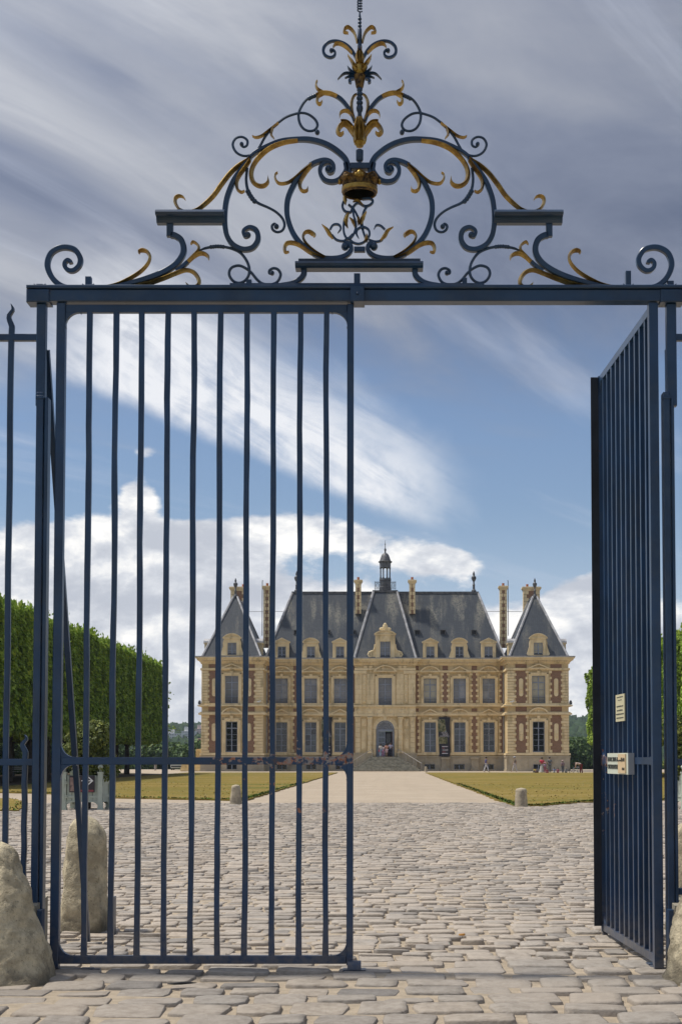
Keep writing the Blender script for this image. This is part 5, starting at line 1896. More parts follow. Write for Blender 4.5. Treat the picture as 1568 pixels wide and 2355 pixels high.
keystone(X0, YC - .05, vz(1418, YC), vz(1386, YC), .42)
# ashlar courses
for s in (1, -1):
    rows = [(1296 - 39 * k, 1296 - 39 * (k + 1)) for k in range(6)]
    for i, (v, u) in enumerate(rows):
        for a, b in (((82, 112), (112, 141)) if i % 2 else ((82, 141),)):
            mb = MB(); xa, xb = sorted((cx(s * a), cx(s * b))); mb.cbox(xa + .012, xb - .012, YC - .045, YC, vz(v, YC) + .012, vz(u, YC) - .012, .015); cpart('ashlar_block', mb, STONE_B)
        for a, b in ((176, 200), (200, 231)) if i % 2 else ((176, 231),):
            mb = MB(); xa, xb = sorted((cx(s * a), cx(s * b))); mb.cbox(xa + .012, xb - .012, YC - .06, YC, vz(v, YC) + .012, vz(u, YC) - .012, .015); cpart('ashlar_block', mb, STONE_B)
    for k in range(5):
        v, u = 1692 - 41 * k, 1692 - 41 * (k + 1)
        mb = MB(); xa, xb = sorted((cx(s * 72), cx(s * 96))); mb.cbox(xa + .012, xb - .012, YC - .05, YC, vz(v, YC) + .012, vz(u, YC) - .012, .015); cpart('ashlar_block', mb, STONE_B)
    # ornament strip, columns, pilasters
    mb = MB(); xa, xb = sorted((cx(s * 146), cx(s * 172)))
    mb.cbox(xa, xb, YC - .08, YC, vz(1284, YC), vz(1066, YC), .03)
    for k in range(9):
        mb.ball(((xa + xb) / 2, YC - .09, vz(1270 - 24 * k, YC)), .15, 8, 5, 0, (1, .5, 1.15))
    cpart('carved_strip', mb, STONE_B)
    mb = MB(); xa, xb = sorted((cx(s * 140), cx(s * 236))); mb.cbox(xa, xb, YC - .16, YC, vz(1062, YC), vz(1036, YC), .04); cpart('capital_band', mb, STONE_B)
    zb, zt = vz(1668, YC), vz(1392, YC)
    mb = MB(); mb.smooth = True
    x = cx(s * 117); r = 18.5 * kC
    prof = [(r * 1.25, zb), (r * 1.25, zb + .12), (r * 1.05, zb + .22)]
    for k in range(6):
        a, b = zb + .22 + (zt - zb - .5) * k / 6, zb + .22 + (zt - zb - .5) * (k + 1) / 6
        prof += [(r * .97, a + .01), (r * 1.04, a + .04), (r * 1.04, b - .04), (r * .97, b - .01)]
    prof += [(r * 1.15, zt - .2), (r * 1.3, zt - .12), (r * 1.3, zt)]
    mb.lathe(x, YC - .16, prof, 14); cpart('column', mb, STONE_B)
    mb = MB(); xa, xb = sorted((cx(s * 190), cx(s * 226)))
    for k in range(7):
        a, b = zb + (zt - zb) * k / 7, zb + (zt - zb) * (k + 1) / 7
        mb.cbox(xa, xb, YC - .16, YC, a + .012, b - .012, .025)
    mb.box(xa - .1, xb + .1, YC - .22, YC, zt - .16, zt - .004); cpart('pilaster', mb, STONE_B)
    for u, v in ((1405, 1462), (1486, 1640)):
        mb = MB(); xa, xb = sorted((cx(s * 143), cx(s * 182))); a, b = vz(v, YC), vz(u, YC)
        mb.box(xa, xb, YC - .05, YC, a, b); mb.cbox(xa + .12, xb - .12, YC - .10, YC - .05, a + .14, b - .14, .03)
        mb.ball(((xa + xb) / 2, YC - .1, (a + b) / 2), .17, 8, 5, 0, (1, .4, 1.4)); cpart('carved_panel', mb, STONE_B)
    mb = MB(); xa, xb = sorted((cx(s * 92), cx(s * 242))); mb.cbox(xa, xb, YC - .38, YC, 0, vz(1672, YC), .03)
    mb.box(xa - .05, xb + .05, YC - .44, YC, vz(1672, YC) - .1, vz(1668, YC)); cpart('column_base', mb, PLINTH)
# friezes and cornices across the centre
for nm, u, v, pr, hw in (('string_course', 1302, 1314, .42, 238), ('frieze', 1314, 1372, .20, 233), ('string_course', 1372, 1388, .34, 237), ('string_course', 1018, 1034, .16, 234)):
    mb = MB(); mb.box(cx(-hw), cx(hw), YC - pr, YC, vz(v, YC), vz(u, YC))
    if nm == 'frieze':
        for k in range(11):
            x = cx(-205 + 41 * k); z = vz(1346, YC)
            if k % 2 == 0: mb.ball((x, YC - pr, z), .27, 12, 6, 0, (1, .25, 1))
            else:
                for q in (-1, 0, 1): mb.box(x + q * .16 - .05, x + q * .16 + .05, YC - pr - .05, YC - pr, z - .33, z + .33)
    cpart(nm, mb, STONE_B)
mb = MB()
for u, v, pr in ((984, 996, .14), (970, 984, .26), (957, 970, .55), (946, 957, .7)):
    mb.box(X0 - hwc - pr, X0 + hwc + pr, YC - pr, YC + .9, vz(v, YC), vz(u, YC))
for k in range(20):
    x = X0 - hwc + 2 * hwc * (k + .5) / 20
    mb.box(x - .07, x + .07, YC - .5, YC - .26, vz(983, YC), vz(971, YC))
cpart('cornice', mb, STONE_B)
mb = MB(); mb.box(X0 - hwc - .74, X0 + hwc + .74, YC - .74, YC + .9, vz(945.5, YC), vz(940, YC)); cpart('gutter', mb, LEAD)
mb = MB()
for k in range(9):
    x = cx(-150 + 300 * k / 8)
    if abs(x - X0) > 95 * kC: mb.ball((x, YC - .12, vz(1008, YC)), .2, 8, 5, 0, (1.4, .4, .8))
cpart('carved_frieze', mb, STONE_B)
window(X0, YC, w_u[2], w_u[3], w_u[1] - w_u[0], 3, BLIND, .24, rec=.3)
surround(X0, YC, w_u[2], w_u[3], w_u[1] - w_u[0], .36, .14)
balconet(X0, YC - .02, w_u[2], w_u[2] + .72, w_u[1] - w_u[0])
pediment(X0, YC, vz(1046, YC), vz(996, YC), 88 * kC, 'seg')
# central dormer
dormer(X0, YC - .16, vz(945, YC), vz(950, YC), vz(814, YC), 78 * kC, 152 * kC, vz(725, YC), 'seg', BLIND, 3.2, False, .56)
mb = MB()
mb.ball((X0, YC - .05, vz(705, YC)), .42, 10, 7, 0, (.8, .5, 1.1)); mb.ball((X0, YC - .05, vz(684, YC)), .2, 8, 5)
for q in (-1, 1):
    mb.ball((X0 + q * .42, YC - .02, vz(718, YC)), .26, 8, 5, 0, (1.2, .6, .8))
    mb.tube([(X0 + q * u * kC, YC + .0, vz(w, YC)) for u, w in ((76, 835), (79, 862), (88, 886), (106, 890), (122, 897), (130, 913), (122, 930), (106, 930), (104, 914), (114, 910))], .12, 6)
    mb.prism([(X0 + q * 74 * kC, vz(940, YC)), (X0 + q * 118 * kC, vz(940, YC)), (X0 + q * 118 * kC, vz(905, YC)), (X0 + q * 90 * kC, vz(890, YC)), (X0 + q * 74 * kC, vz(850, YC))][::q], YC - .02, YC + .3)
mb.ball((X0, YC - .1, vz(788, YC)), .42, 10, 6, 0, (1, .35, 1.1))
cpart('carved_crest', mb, STONE_B)
# entrance door
mb = MB()
y0, y1 = YC + .30, YC + .40
ri = ra * .80
ou, inn = arc(X0, zsp, ra - .01, 0, math.pi, 16), arc(X0, zsp, ri, 0, math.pi, 16)
for k in range(16): mb.prism([ou[k], ou[k + 1], inn[k + 1], inn[k]], y0, y1)
for q in (-1, 1): mb.box(X0 + q * ri, X0 + q * (ra - .01), y0, y1, zdb, zsp)
zt1 = vz(1500, YC)
mb.box(X0 - ri, X0 + ri, y0 - .02, y1, zt1, zsp)
DR = cpart('entrance_door', mb, WFRAME)
mb = MB()
for k in range(1, 10):
    t = math.pi * k / 10
    mb.tube([(X0 + ri * .25 * math.cos(t), y0 + .05, zsp + ri * .25 * math.sin(t)), (X0 + ri * math.cos(t), y0 + .05, zsp + ri * math.sin(t))], .022, 4)
mb.tube([(X0 + ri * .3 * math.cos(t), y0 + .05, zsp + ri * .3 * math.sin(t)) for t in [math.pi * k / 10 for k in range(11)]], .025, 4)
cpart('fanlight_bars', mb, WFRAME, DR)
mb = MB(); mb.prism(arc(X0, zsp, ri - .005, 0, math.pi, 16), y0 + .07, y0 + .08); cpart('fanlight', mb, BLIND, DR)
mb = MB(); xl = X0 - ri + .01
mb.box(xl, X0 - .01, y0 + .03, y0 + .09, zdb, zdb + (zt1 - zdb) * .33)
mb.box(xl, xl + .09, y0 + .03, y0 + .09, zdb + (zt1 - zdb) * .33, zt1); mb.box(X0 - .1, X0 - .01, y0 + .03, y0 + .09, zdb + (zt1 - zdb) * .33, zt1)
gz = [zdb + (zt1 - zdb) * f for f in (.33, .55, .77, .985)]
for z in gz[1:]: mb.box(xl + .09, X0 - .1, y0 + .035, y0 + .085, z - .035, z + .035)
cpart('door_leaf', mb, WFRAME, DR)
for a, b in zip(gz, gz[1:]):
    p = MB(); p.box(xl + .09, X0 - .1, y0 + .055, y0 + .065, a, b); cpart('pane', p, GLASS_SKY, DR)
mb = MB(); mb.box(X0 + ri - .08, X0 + ri - .02, y0 + .05, y0 + 1.0, zdb, zt1); cpart('open_door_leaf', mb, pmat('brown door', (.16, .10, .075), .6), DR)
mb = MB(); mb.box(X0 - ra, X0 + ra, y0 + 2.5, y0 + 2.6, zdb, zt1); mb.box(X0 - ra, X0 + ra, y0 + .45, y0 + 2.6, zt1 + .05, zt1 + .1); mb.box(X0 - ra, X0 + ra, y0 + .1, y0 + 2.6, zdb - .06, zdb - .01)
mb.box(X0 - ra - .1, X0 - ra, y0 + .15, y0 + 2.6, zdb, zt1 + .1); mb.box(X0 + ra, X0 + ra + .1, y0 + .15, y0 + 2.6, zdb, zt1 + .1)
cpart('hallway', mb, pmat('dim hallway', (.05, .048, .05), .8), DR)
mb = MB(); mb.box(X0 + .1, X0 + ri * .75, y0 + 2.46, y0 + 2.495, zdb + .9, zt1 - .25); cpart('rear_window', mb, GLASS_SKY, DR)

# steps and handrails
zb = vz(1697, YC)
nst = 10
ys0 = YC - .45 - .9
for k in range(nst):
    top = zb - .008 - (zb - .02) * k / nst
    hw = 1.78 + (4.25 - 1.78) * k / (nst - 1)
    mb = MB()
    mb.cbox(X0 - hw, X0 + hw, ys0 - .30 * k, YC - .05 + .001 * k, top - zb / nst + .001, top, .02)
    cpart('step', mb, STEPM)
for s in (1, -1):
    mb = MB(); mb.smooth = True
    T = Vector((X0 + s * 1.6, YC - .9, zb + .95)); B = Vector((X0 + s * 4.35, YC - 4.3, .95))
    mb.tube([(X0 + s * 1.55, YC - .5, zb + .95), tuple(T), tuple(B)], .035, 6)
    for t in (0, .33, .66, 1):
        p = T.lerp(B, t); mb.tube([tuple(p), (p.x, p.y, p.z - 1.0)], .028, 5)
    cpart('handrail', mb, STEEL)
    # low walls with flower boxes beside the steps
# side stair and low balustrade beyond the left pavilion
for k in range(5):
    mb = MB(); mb.box(X0 - 22.2, X0 - 24.6 - .0, YP + 1.5 - .32 * k, YP + 5, .18 * (4 - k), .18 * (5 - k) - .003); cpart('side_step', mb, STONE)
mb = MB(); mb.box(X0 - 22.2, X0 - 23.3, YP + 5.2, YP + 5.5, 0, 2.7)
for k in range(6): mb.box(X0 - 22.25 - k * .19, X0 - 22.37 - k * .19, YP + 5.05, YP + 5.2, 1.0, 2.6)
cpart('terrace_gate', mb, STONE)

# lantern on the roof platform
YL = YC + 5.6
LN = None
kL = YL / FPX * .3007
def lz(zy): return vz(zy, YL)
mb = MB()
mb.lathe(X0, YL, [(50 * kL, lz(428)), (50 * kL, lz(400)), (46 * kL, lz(395)), (46 * kL, lz(352)), (49 * kL, lz(348)), (47 * kL, lz(334))], 8, rot=math.pi / 8)
LN = cpart('lantern', mb, LEAD_D)
for k in range(8):
    a = 2 * math.pi * k / 8 + math.pi / 8
    x, y = X0 + 38 * kL * math.cos(a), YL + 38 * kL * math.sin(a)
    mb = MB(); mb.smooth = True
    mb.lathe(x, y, [(.13, lz(334)), (.13, lz(328)), (.085, lz(324)), (.08, lz(260)), (.12, lz(256)), (.13, lz(250))], 8); cpart('column', mb, LEAD_D, LN)
mb = MB()
ring = lambda r, zz: [(X0 + r * kL * math.cos(2 * math.pi * k / 16 + math.pi / 8), YL + r * kL * math.sin(2 * math.pi * k / 16 + math.pi / 8), zz) for k in range(16)]
mb.sweep([ring(34, lz(250)), ring(42, lz(250)), ring(43, lz(216)), ring(52, lz(210)), ring(54, lz(203)), ring(44, lz(200)), ring(34, lz(202)), ring(34, lz(250))], True, 0, False); cpart('lantern_ring', mb, LEAD_D, LN)
mb = MB(); mb.smooth = True
mb.lathe(X0, YL, [(45 * kL, lz(201)), (40 * kL, lz(188)), (34 * kL, lz(170)), (27 * kL, lz(152)), (18 * kL, lz(142)), (8 * kL, lz(137)), (5 * kL, lz(128)), (8 * kL, lz(118)), (8 * kL, lz(108)), (3 * kL, lz(100)), (2.5 * kL, lz(80)), (4.5 * kL, lz(72)), (2 * kL, lz(64)), (1.2 * kL, lz(40))], 16); cpart('dome', mb, LEAD_D, LN)
mb = MB()
hb = 79 * kL
yf = YL - 1.25
for z in (lz(366), lz(372), lz(420)): mb.box(X0 - hb, X0 + hb, yf - .02, yf + .02, z - .02, z + .02)
for s in (-1, 1):
    for z in (lz(366), lz(420)): mb.box(X0 + s * hb - .02, X0 + s * hb + .02, yf, YL + 1.2, z - .02, z + .02)
for k in range(29):
    x = X0 - hb + 2 * hb * k / 28
    w = .03 if k % 7 == 0 else .014
    mb.box(x - w, x + w, yf - w, yf + w, lz(424), lz(363 if k % 7 == 0 else 368))
for k in (3.5, 10.5, 17.5, 24.5):
    x = X0 - hb + 2 * hb * k / 28
    mb.tube([(x + .2 * math.cos(t), yf - .02, lz(394) + .28 * math.sin(t)) for t in [2 * math.pi * j / 10 for j in range(11)]], .02, 4)
cpart('roof_balustrade', mb, LEAD_D)


# ---------------------------------------------------------------- exhibition banners
def bannerfn(g, pos, c, b):
    s = g.new('ShaderNodeSeparateXYZ'); g.put(s.inputs[0], g.new('ShaderNodeTexCoord').outputs['Object'])
    z = s.outputs[2]
    n = g.noise(g.vec(g.mul(s.outputs[0], 2.2), 0.0, g.mul(z, 2.8)), 1.0, 5, .65)
    pic = g.ramp(n, [(.34, (.02, .028, .012)), (.46, (.07, .085, .035)), (.56, (.26, .23, .12)), (.66, (.22, .33, .36)), (.8, (.45, .40, .25))])
    band = g.add(g.mul(g.ss(z, 1.55, 1.6), g.ss(z, 4.55, 4.6, 1, 0)), 0)
    gap = g.mul(g.ss(z, 2.42, 2.45), g.ss(z, 3.02, 3.05, 1, 0))
    sl = g.ss(g.add(s.outputs[0], g.mul(g.sub(z, 1.6), .12)), .40, .42, 1, 0)
    return g.mix(g.mul(band, g.sub(1.0, gap), sl), (.022, .022, .03), pic)


BANM = pmat('printed banner cloth', (.02, .02, .03), .7, fn=bannerfn, coord='obj')
PALE = pmat('pale print', (.60, .58, .62), .7)
REDP = pmat('dull red print', (.25, .06, .07), .7)


def banner(s, label):
    xa, xb = (hx_(484, YW), hx_(570, YW)) if s == 1 else (-hx_(556, YW) , -hx_(482, YW))
    z1, z0 = vz(1396, YW), vz(1694, YW)
    xc, w = X0 + (xa + xb) / 2, xb - xa
    root = thing('exhibition_banner', label, 'banner', (xc, YW - .40, z0), 0, 'exhibition banners on the façade')
    mb = MB(); mb.smooth = True
    n = 16; H = z1 - z0
    rings = []
    for i in range(n + 1):
        t = i / n
        bow = .05 * math.sin(t * 7) + .03 * math.sin(t * 13)
        wd = w / 2 * (1 - .05 * math.sin(t * 5 + 1))
        rings.append([(-wd + bow, .01 + bow * .3, H * t), (0, -.05 + bow * .3, H * t), (wd + bow, .0 + bow * .3, H * t), (wd + bow, .02 + bow * .3, H * t), (0, -.03 + bow * .3, H * t), (-wd + bow, .03 + bow * .3, H * t)])
    mb.sweep(rings)
    mb.build('cloth', BANM, root, local=True)
    for body, x, z, sz, m, wf in (('VOYAGE', .0, .605, .30, PALE, .52), ('IMAGES', .10, .560, .30, PALE, .50), ('CARMONTELLE', .02, .520, .27, PALE, .82), ('2008', .06, .165, .38, PALE, .50)):
        t = put_text(body, sz, m, root, Matrix.Translation((x * w, -.085, H * z)) @ TX)
        wd = max(v.co.x for v in t.data.vertices) - min(v.co.x for v in t.data.vertices)
        t.data.transform(Matrix.Diagonal((w * wf / wd, 1, 1, 1)))
    mb = MB()
    for z, m, a, b in ((.255, 0, -.22, .30), (.08, 0, -.22, .30), (.218, 1, -.2, .0), (.118, 1, -.2, .08)):
        mb.box(a * w, b * w, -.082, -.075, H * z - .05, H * z + .05, m)
    mb.build('print_bars', [PALE, REDP], root, local=True)
    mb = MB(); mb.tube([(-w / 2 - .05, .25, H + .03), (w / 2 + .05, .25, H + .03)], .03, 6); mb.tube([(-w * .4, .0, H), (-w * .4, .38, H + .03)], .02, 5); mb.tube([(w * .4, .0, H), (w * .4, .38, H + .03)], .02, 5)
    mb.build('hanging_rod', LEAD_D, root, local=True)


banner(1, 'dark exhibition banner with pictures and 2008 hanging right of the château door')
banner(-1, 'dark exhibition banner hanging left of the château door, partly behind a gate bar')


# ================================================================== trees
def leaf_mesh(name, pts, nor, size, rng, mat, droop=.5, spread=.6, aspect=.62):
    """one rhombus leaf clump per point; returns mesh with a tint attribute"""
    n = len(pts)
    ax = nor * .8 + np.array([0, 0, -droop]) + rng.normal(0, spread, (n, 3))
    ax /= np.linalg.norm(ax, axis=1, keepdims=True) + 1e-9
    nn = nor * .9 + rng.normal(0, .5, (n, 3)) + np.array([0, 0, .5])
    sd = np.cross(ax, nn); sd /= np.linalg.norm(sd, axis=1, keepdims=True) + 1e-9
    sz = size * rng.uniform(.6, 1.35, (n, 1))
    up = np.cross(sd, ax)
    a = pts - ax * sz * .5
    b = pts + sd * sz * aspect * .5 + up * sz * .12
    c = pts + ax * sz * .5
    d = pts - sd * sz * aspect * .5 + up * sz * .12
    V = np.stack([a, b, c, d], 1).reshape(-1, 3)
    F = np.arange(n * 4).reshape(-1, 4)
    me = np_mesh(name, V, F, mat)
    at = me.attributes.new('tint', 'FLOAT', 'POINT')
    at.data.foreach_set('value', np.repeat(rng.uniform(0, 1, n), 4).astype(np.float32))
    return me


def clipped_tree_meshes(seed, hx=3.0, hy=2.95, z0=3.3, z1=10.75):
    rng = np.random.default_rng(seed)
    Pn, Nn = [], []
    def face(n, f):
        u, v = rng.uniform(-1, 1, n), rng.uniform(0, 1, n)
        p, nr = f(u, v)
        Pn.append(p); Nn.append(nr)
    def bulge(a, z):
        return .20 * np.sin(a * 2.3 + seed) + .15 * np.sin(a * 5.1 + z * .5 + seed * 2) + .12 * np.sin(z * 2.2 + a * 1.7 + seed)
    for s in (1, -1):
        def fx_(u, v, s=s):
            z = z0 + (z1 - z0) * v; y = u * hy
            gap = rng.uniform(0, 1, len(u)) ** 2.5 * .45
            x = s * (hx + bulge(y, z) - gap - .5 * np.maximum(0, np.abs(u) - .9) * 6 * .4)
            return np.stack([x, y, z], -1), np.tile([s, 0, 0.1], (len(u), 1)).astype(float)
        face(7500 if s == 1 else 4000, fx_)
        def fy_(u, v, s=s):
            z = z0 + (z1 - z0) * v; x = u * hx
            y = s * (hy + .6 * bulge(x, z) - rng.uniform(0, 1, len(u)) ** 2 * .5)
            return np.stack([x, y, z], -1), np.tile([0, s, 0.1], (len(u), 1)).astype(float)
        face(2600, fy_)
    def ft(u, v):
        x, y = u * hx, (v * 2 - 1) * hy
        z = z1 + .18 * np.sin(x * 2 + seed) + .22 * np.sin(y * 2.4 + seed * 3) + rng.exponential(.16, len(u)) - .15
        return np.stack([x, y, z], -1), np.tile([0, 0, 1.0], (len(u), 1)) * -.6 + np.array([0, 0, .0])
    face(3600, ft)
    def fb(u, v):
        x, y = u * hx, (v * 2 - 1) * hy
        return np.stack([x, y, z0 + rng.normal(0, .14, len(u))], -1), np.tile([0, 0, -.6], (len(u), 1))
    face(1500, fb)
    crown = leaf_mesh('crown', np.concatenate(Pn), np.concatenate(Nn), .30, rng, F_LIME, .8, .45)
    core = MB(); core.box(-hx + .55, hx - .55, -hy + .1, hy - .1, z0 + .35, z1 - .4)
    tr = MB(); tr.smooth = True
    tr.tube([(0, 0, -.05), (.05, 0, 1.2), (0, .05, 2.6), (.05, 0, 3.9)], [.30, .23, .20, .17], 9)
    for k in range(4):
        a = k * 1.57 + .4
        tr.tube([(0, 0, 2.7), (.5 * math.cos(a), .5 * math.sin(a), 3.4), (1.4 * math.cos(a), 1.4 * math.sin(a), 4.3)], [.12, .10, .05], 6)
    return crown, core, tr


protos = []
for sd in (1, 2, 3):
    crown, core, tr = clipped_tree_meshes(sd)
    root = thing('clipped_lime_tree', 'x', 'tree', (0, 0, 0), 0, 'box-clipped trees of the two avenues')
    ROOT[root.name] = Vector((0, 0, 0))
    c = link('crown', crown, root)
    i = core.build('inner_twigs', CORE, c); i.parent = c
    tr.build('trunk', BARK, root)
    protos.append(root)
ORD = ['first', 'second', 'third', 'fourth', 'fifth', 'sixth', 'seventh', 'eighth', 'ninth', 'tenth', 'eleventh', 'twelfth', 'thirteenth', 'fourteenth', 'fifteenth', 'sixteenth']
spots = []
for row, (X, ys, rz, lb) in enumerate(((-25.5, [79.5 + 5.85 * k for k in range(13)], 0, 'the left avenue facing the lawn'),
                                       (-32.5, [79.5 + 5.85 * k for k in range(12)], 0, 'the shaded second row behind the left avenue'),
                                       (23.2, [102.5 + 5.85 * k for k in range(9)], math.pi, 'the right avenue behind the gatepost'))):
    for k, y in enumerate(ys):
        spots.append((X, y, rz, 'clipped tree, %s from near end of %s' % (ORD[k], lb), .93 if X > 0 else 1.0))
used = set()
rg = random.Random(8)
for k, (x, y, rz, lb, sc) in enumerate(spots):
    p = k % 3
    o = protos[p] if p not in used else copy_tree(protos[p])
    used.add(p)
    o.location = (x, y, 0); o.rotation_euler[2] = rz
    o.scale = (1, 1, sc * rg.uniform(.985, 1.015))
    o['label'] = lb
# unclipped shoots on the far end of the left row
last = [o for o in bpy.data.objects if o.type == 'EMPTY' and o.get('label', '').startswith('clipped tree, thirteenth from near end of the left')][0]
rng = np.random.default_rng(77)
Pn, Nn = [], []
for k in range(26):
    z = rng.uniform(4.0, 9.4); a = np.array([2.9, rng.uniform(1.5, 3.0), z]); dv = np.array([rng.uniform(.3, 1.0), rng.uniform(.2, 1.0), rng.uniform(-.5, .25)])
    L_ = rng.uniform(.5, 1.7)
    t = rng.uniform(0, 1, (16, 1)); Pn.append(a + dv * t * L_ + np.array([0, 0, -.5]) * (t * L_) ** 2 * .4 + rng.normal(0, .07, (16, 3))); Nn.append(np.tile([.8, .2, .2], (16, 1)))
link('stray_shoots', leaf_mesh('stray_shoots', np.concatenate(Pn), np.concatenate(Nn), .26, rng, F_LIME), last)['kind'] = 'stuff'
# dark hedge behind the trunks
HED = tag(bpy.data.objects.new('clipped_hedge', None), 'long dark hedge standing behind the trunks of the left avenue, turning at its far end', 'hedge'); COL.objects.link(HED); ROOT[HED.name] = Vector((0, 0, 0))
rng = np.random.default_rng(5)
n = 6000
u = rng.uniform(78, 163, n); v = rng.uniform(0, 3.5, n)
pts = np.stack([-36.5 + rng.normal(0, .2, n), u, v], -1); nrm = np.tile([1., 0, .2], (n, 1))
k = n // 4                                                # it turns the corner at the far end
pts[:k] = np.stack([rng.uniform(-36.5, -29.6, k), 163.0 + rng.normal(0, .2, k), v[:k]], -1); nrm[:k] = (0, -1., .2)
link('foliage', leaf_mesh('foliage', pts, nrm, .3, rng, F_TREE), HED)
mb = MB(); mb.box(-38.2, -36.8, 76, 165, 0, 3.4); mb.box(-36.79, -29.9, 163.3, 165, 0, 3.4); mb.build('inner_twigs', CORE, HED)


# far woodland and hills
def hills():
    rng = np.random.default_rng(11)
    def height(x, y):
        d = np.clip((y - 214) / 130, 0, 1); d = d * d * (3 - 2 * d)
        t = np.clip((y - 480) / 820, 0, 1); t = t * t * (3 - 2 * t)
        ridge = 35 + 5 * np.sin(x / 330 + 1.0) + 2.5 * np.sin(x / 120) + 1.5 * np.sin(x / 61 + 2)
        return -.05 - 14 * d + t * ridge
    xs = np.linspace(-1100, 1100, 111); ys = np.concatenate([np.linspace(212, 470, 24), np.linspace(500, 1750, 36)])
    X, Y = np.meshgrid(xs, ys); Z = height(X, Y)
    Z[0, :] = -.03
    V = np.stack([X, Y, Z], -1).reshape(-1, 3); n = 111
    F = [[j * n + i, j * n + i + 1, (j + 1) * n + i + 1, (j + 1) * n + i] for j in range(59) for i in range(110)]
    struct(link('hills', np_mesh('hills', V, F, WOOD, True)))
    # lumpy canopy: one crown-sized mound per spot
    N = 5200
    px_ = np.concatenate([rng.uniform(250, 560, N // 2), rng.uniform(1270, 1640, N // 2)])
    yy = 290 + 1250 * rng.uniform(0, 1, N) ** 1.3
    xx = (px_ - 889) / 3500 * yy
    sg, rg_ = 9, 6
    th = np.linspace(0, 2 * np.pi, sg, endpoint=False); ph = np.linspace(.02, np.pi * .62, rg_)
    Vs, Fs = [], []
    off = 0
    f1 = np.array([[r * sg + k, r * sg + (k + 1) % sg, (r + 1) * sg + (k + 1) % sg, (r + 1) * sg + k] for r in range(rg_ - 1) for k in range(sg)])
    for x, y in zip(xx, yy):
        r = rng.uniform(3.2, 6.5); h = r * rng.uniform(.8, 1.35)
        w = 1 + rng.normal(0, .13, (rg_, sg)); 
        vx = x + r * np.sin(ph)[:, None] * np.cos(th)[None] * w
        vy = y + r * np.sin(ph)[:, None] * np.sin(th)[None] * w
        vz_ = height(np.array(x), np.array(y)) + 2.5 + h * np.cos(ph)[:, None] * w
        Vs.append(np.stack([vx, vy, vz_], -1).reshape(-1, 3)); Fs.append(f1 + off); off += rg_ * sg
    o = link('woodland', np_mesh('woodland', np.concatenate(Vs), np.concatenate(Fs), WOOD, False))
    tag(o, 'distant wooded hillside of rounded crowns beyond the valley', None, None, 'stuff')
    return height


HGT = hills()


def free_tree(label, x, y, h, cr, seed, mat=F_TREE, cz=.58, n=3600, name='tree', cat='tree', group=None, trunk=True, leaf=None, flat=1.0):
    rng = np.random.default_rng(seed)
    zg_ = float(HGT(np.array(float(x)), np.array(float(y)))) if y > 214 else 0.0
    root = thing(name, label, cat, (x, y, zg_), 0, group)
    blobs = []
    for k in range(10):
        a = rng.uniform(0, 2 * np.pi); r = cr * rng.uniform(.15, .62)
        blobs.append((np.array([r * np.cos(a), r * np.sin(a), h * cz + rng.uniform(-.32, .40) * h * (1 - cz) * 2 * flat]), cr * rng.uniform(.34, .52)))
    blobs.append((np.array([0, 0, h * cz]), cr * .6))
    Pn, Nn = [], []
    for c, r in blobs:
        m = n // len(blobs)
        d = rng.normal(0, 1, (m, 3)); d /= np.linalg.norm(d, axis=1, keepdims=True)
        rr = r * rng.uniform(.72, 1.06, (m, 1))
        p = c + d * rr * np.array([1, 1, .85])
        p[:, 2] = np.clip(p[:, 2], .15, h)
        Pn.append(p); Nn.append(d)
    sz = leaf or max(.14, cr * .16)
    link('crown', leaf_mesh('crown', np.concatenate(Pn), np.concatenate(Nn), sz, rng, mat, .35, .6), root)
    mb = MB(); mb.smooth = True
    if trunk:
        t = h * .03 + .06
        mb.tube([(0, 0, -.05), (t * .3, 0, h * .25), (0, t * .3, h * .5), (0, 0, h * .75)], [t, t * .75, t * .55, t * .2], 8)
        for c, r in blobs[:6]:
            mb.tube([(0, 0, h * .3), tuple(c * np.array([.5, .5, 1]) * np.array([1, 1, .75])), tuple(c)], [t * .4, t * .3, t * .12], 5)
        mb.build('trunk', BARK, root, local=True)
    return root


# shrub in the tub, trees beyond the court
tx_, ty_ = G(191, 1863)
ty_ += .56
free_tree('bushy orange tree growing out of the pale green tub', tx_, ty_, 2.75, 1.18, 21, F_SHRUB, .62, 9000, 'potted_orange_tree', 'potted tree', 'orange trees in tubs', True, .115)
rtx, rty = 9.72, ty_ + .5
free_tree('potted orange tree just showing at the right edge beyond the gatepost', rtx, rty, 2.9, 1.25, 22, F_SHRUB, .62, 9000, 'potted_orange_tree', 'potted tree', 'orange trees in tubs', True, .115)
far = [(-29.5, 236, 5.0, 4.0, 'rounded bright green bush beside the last clipped tree, behind the parked car'), (-37.0, 240, 5.4, 4.6, 'broad green bush behind the trunks at the far end of the avenue'),
       (-44.5, 240, 5.6, 5.0, 'mid green tree low behind the clipped avenue'), (-24.5, 244, 5.8, 4.4, 'round bright green tree between car and left pavilion'),
       (-36.0, 290, 13.5, 6.5, 'dark green tree rising behind the bright bushes on the left'), (-42.0, 330, 19.5, 8.5, 'tall dull green tree below the white tower block'),
       (-56.0, 320, 17.0, 8.0, 'dark green tree left of the white villa'), (28.5, 240, 6.2, 4.4, 'leafy green tree right of the château behind the people'),
       (34.0, 246, 7.6, 5.0, 'bushy green tree beside the open gate leaf on the right'), (24.5, 250, 5.6, 4.0, 'low green tree close against the right pavilion'), (43.0, 262, 10.0, 6.0, 'wide tree hidden mostly behind the open leaf'),
       (55.0, 272, 12.0, 7.0, 'far right tree behind the right avenue'), (-66.0, 272, 12.0, 7.0, 'far left tree behind the avenue rows')]
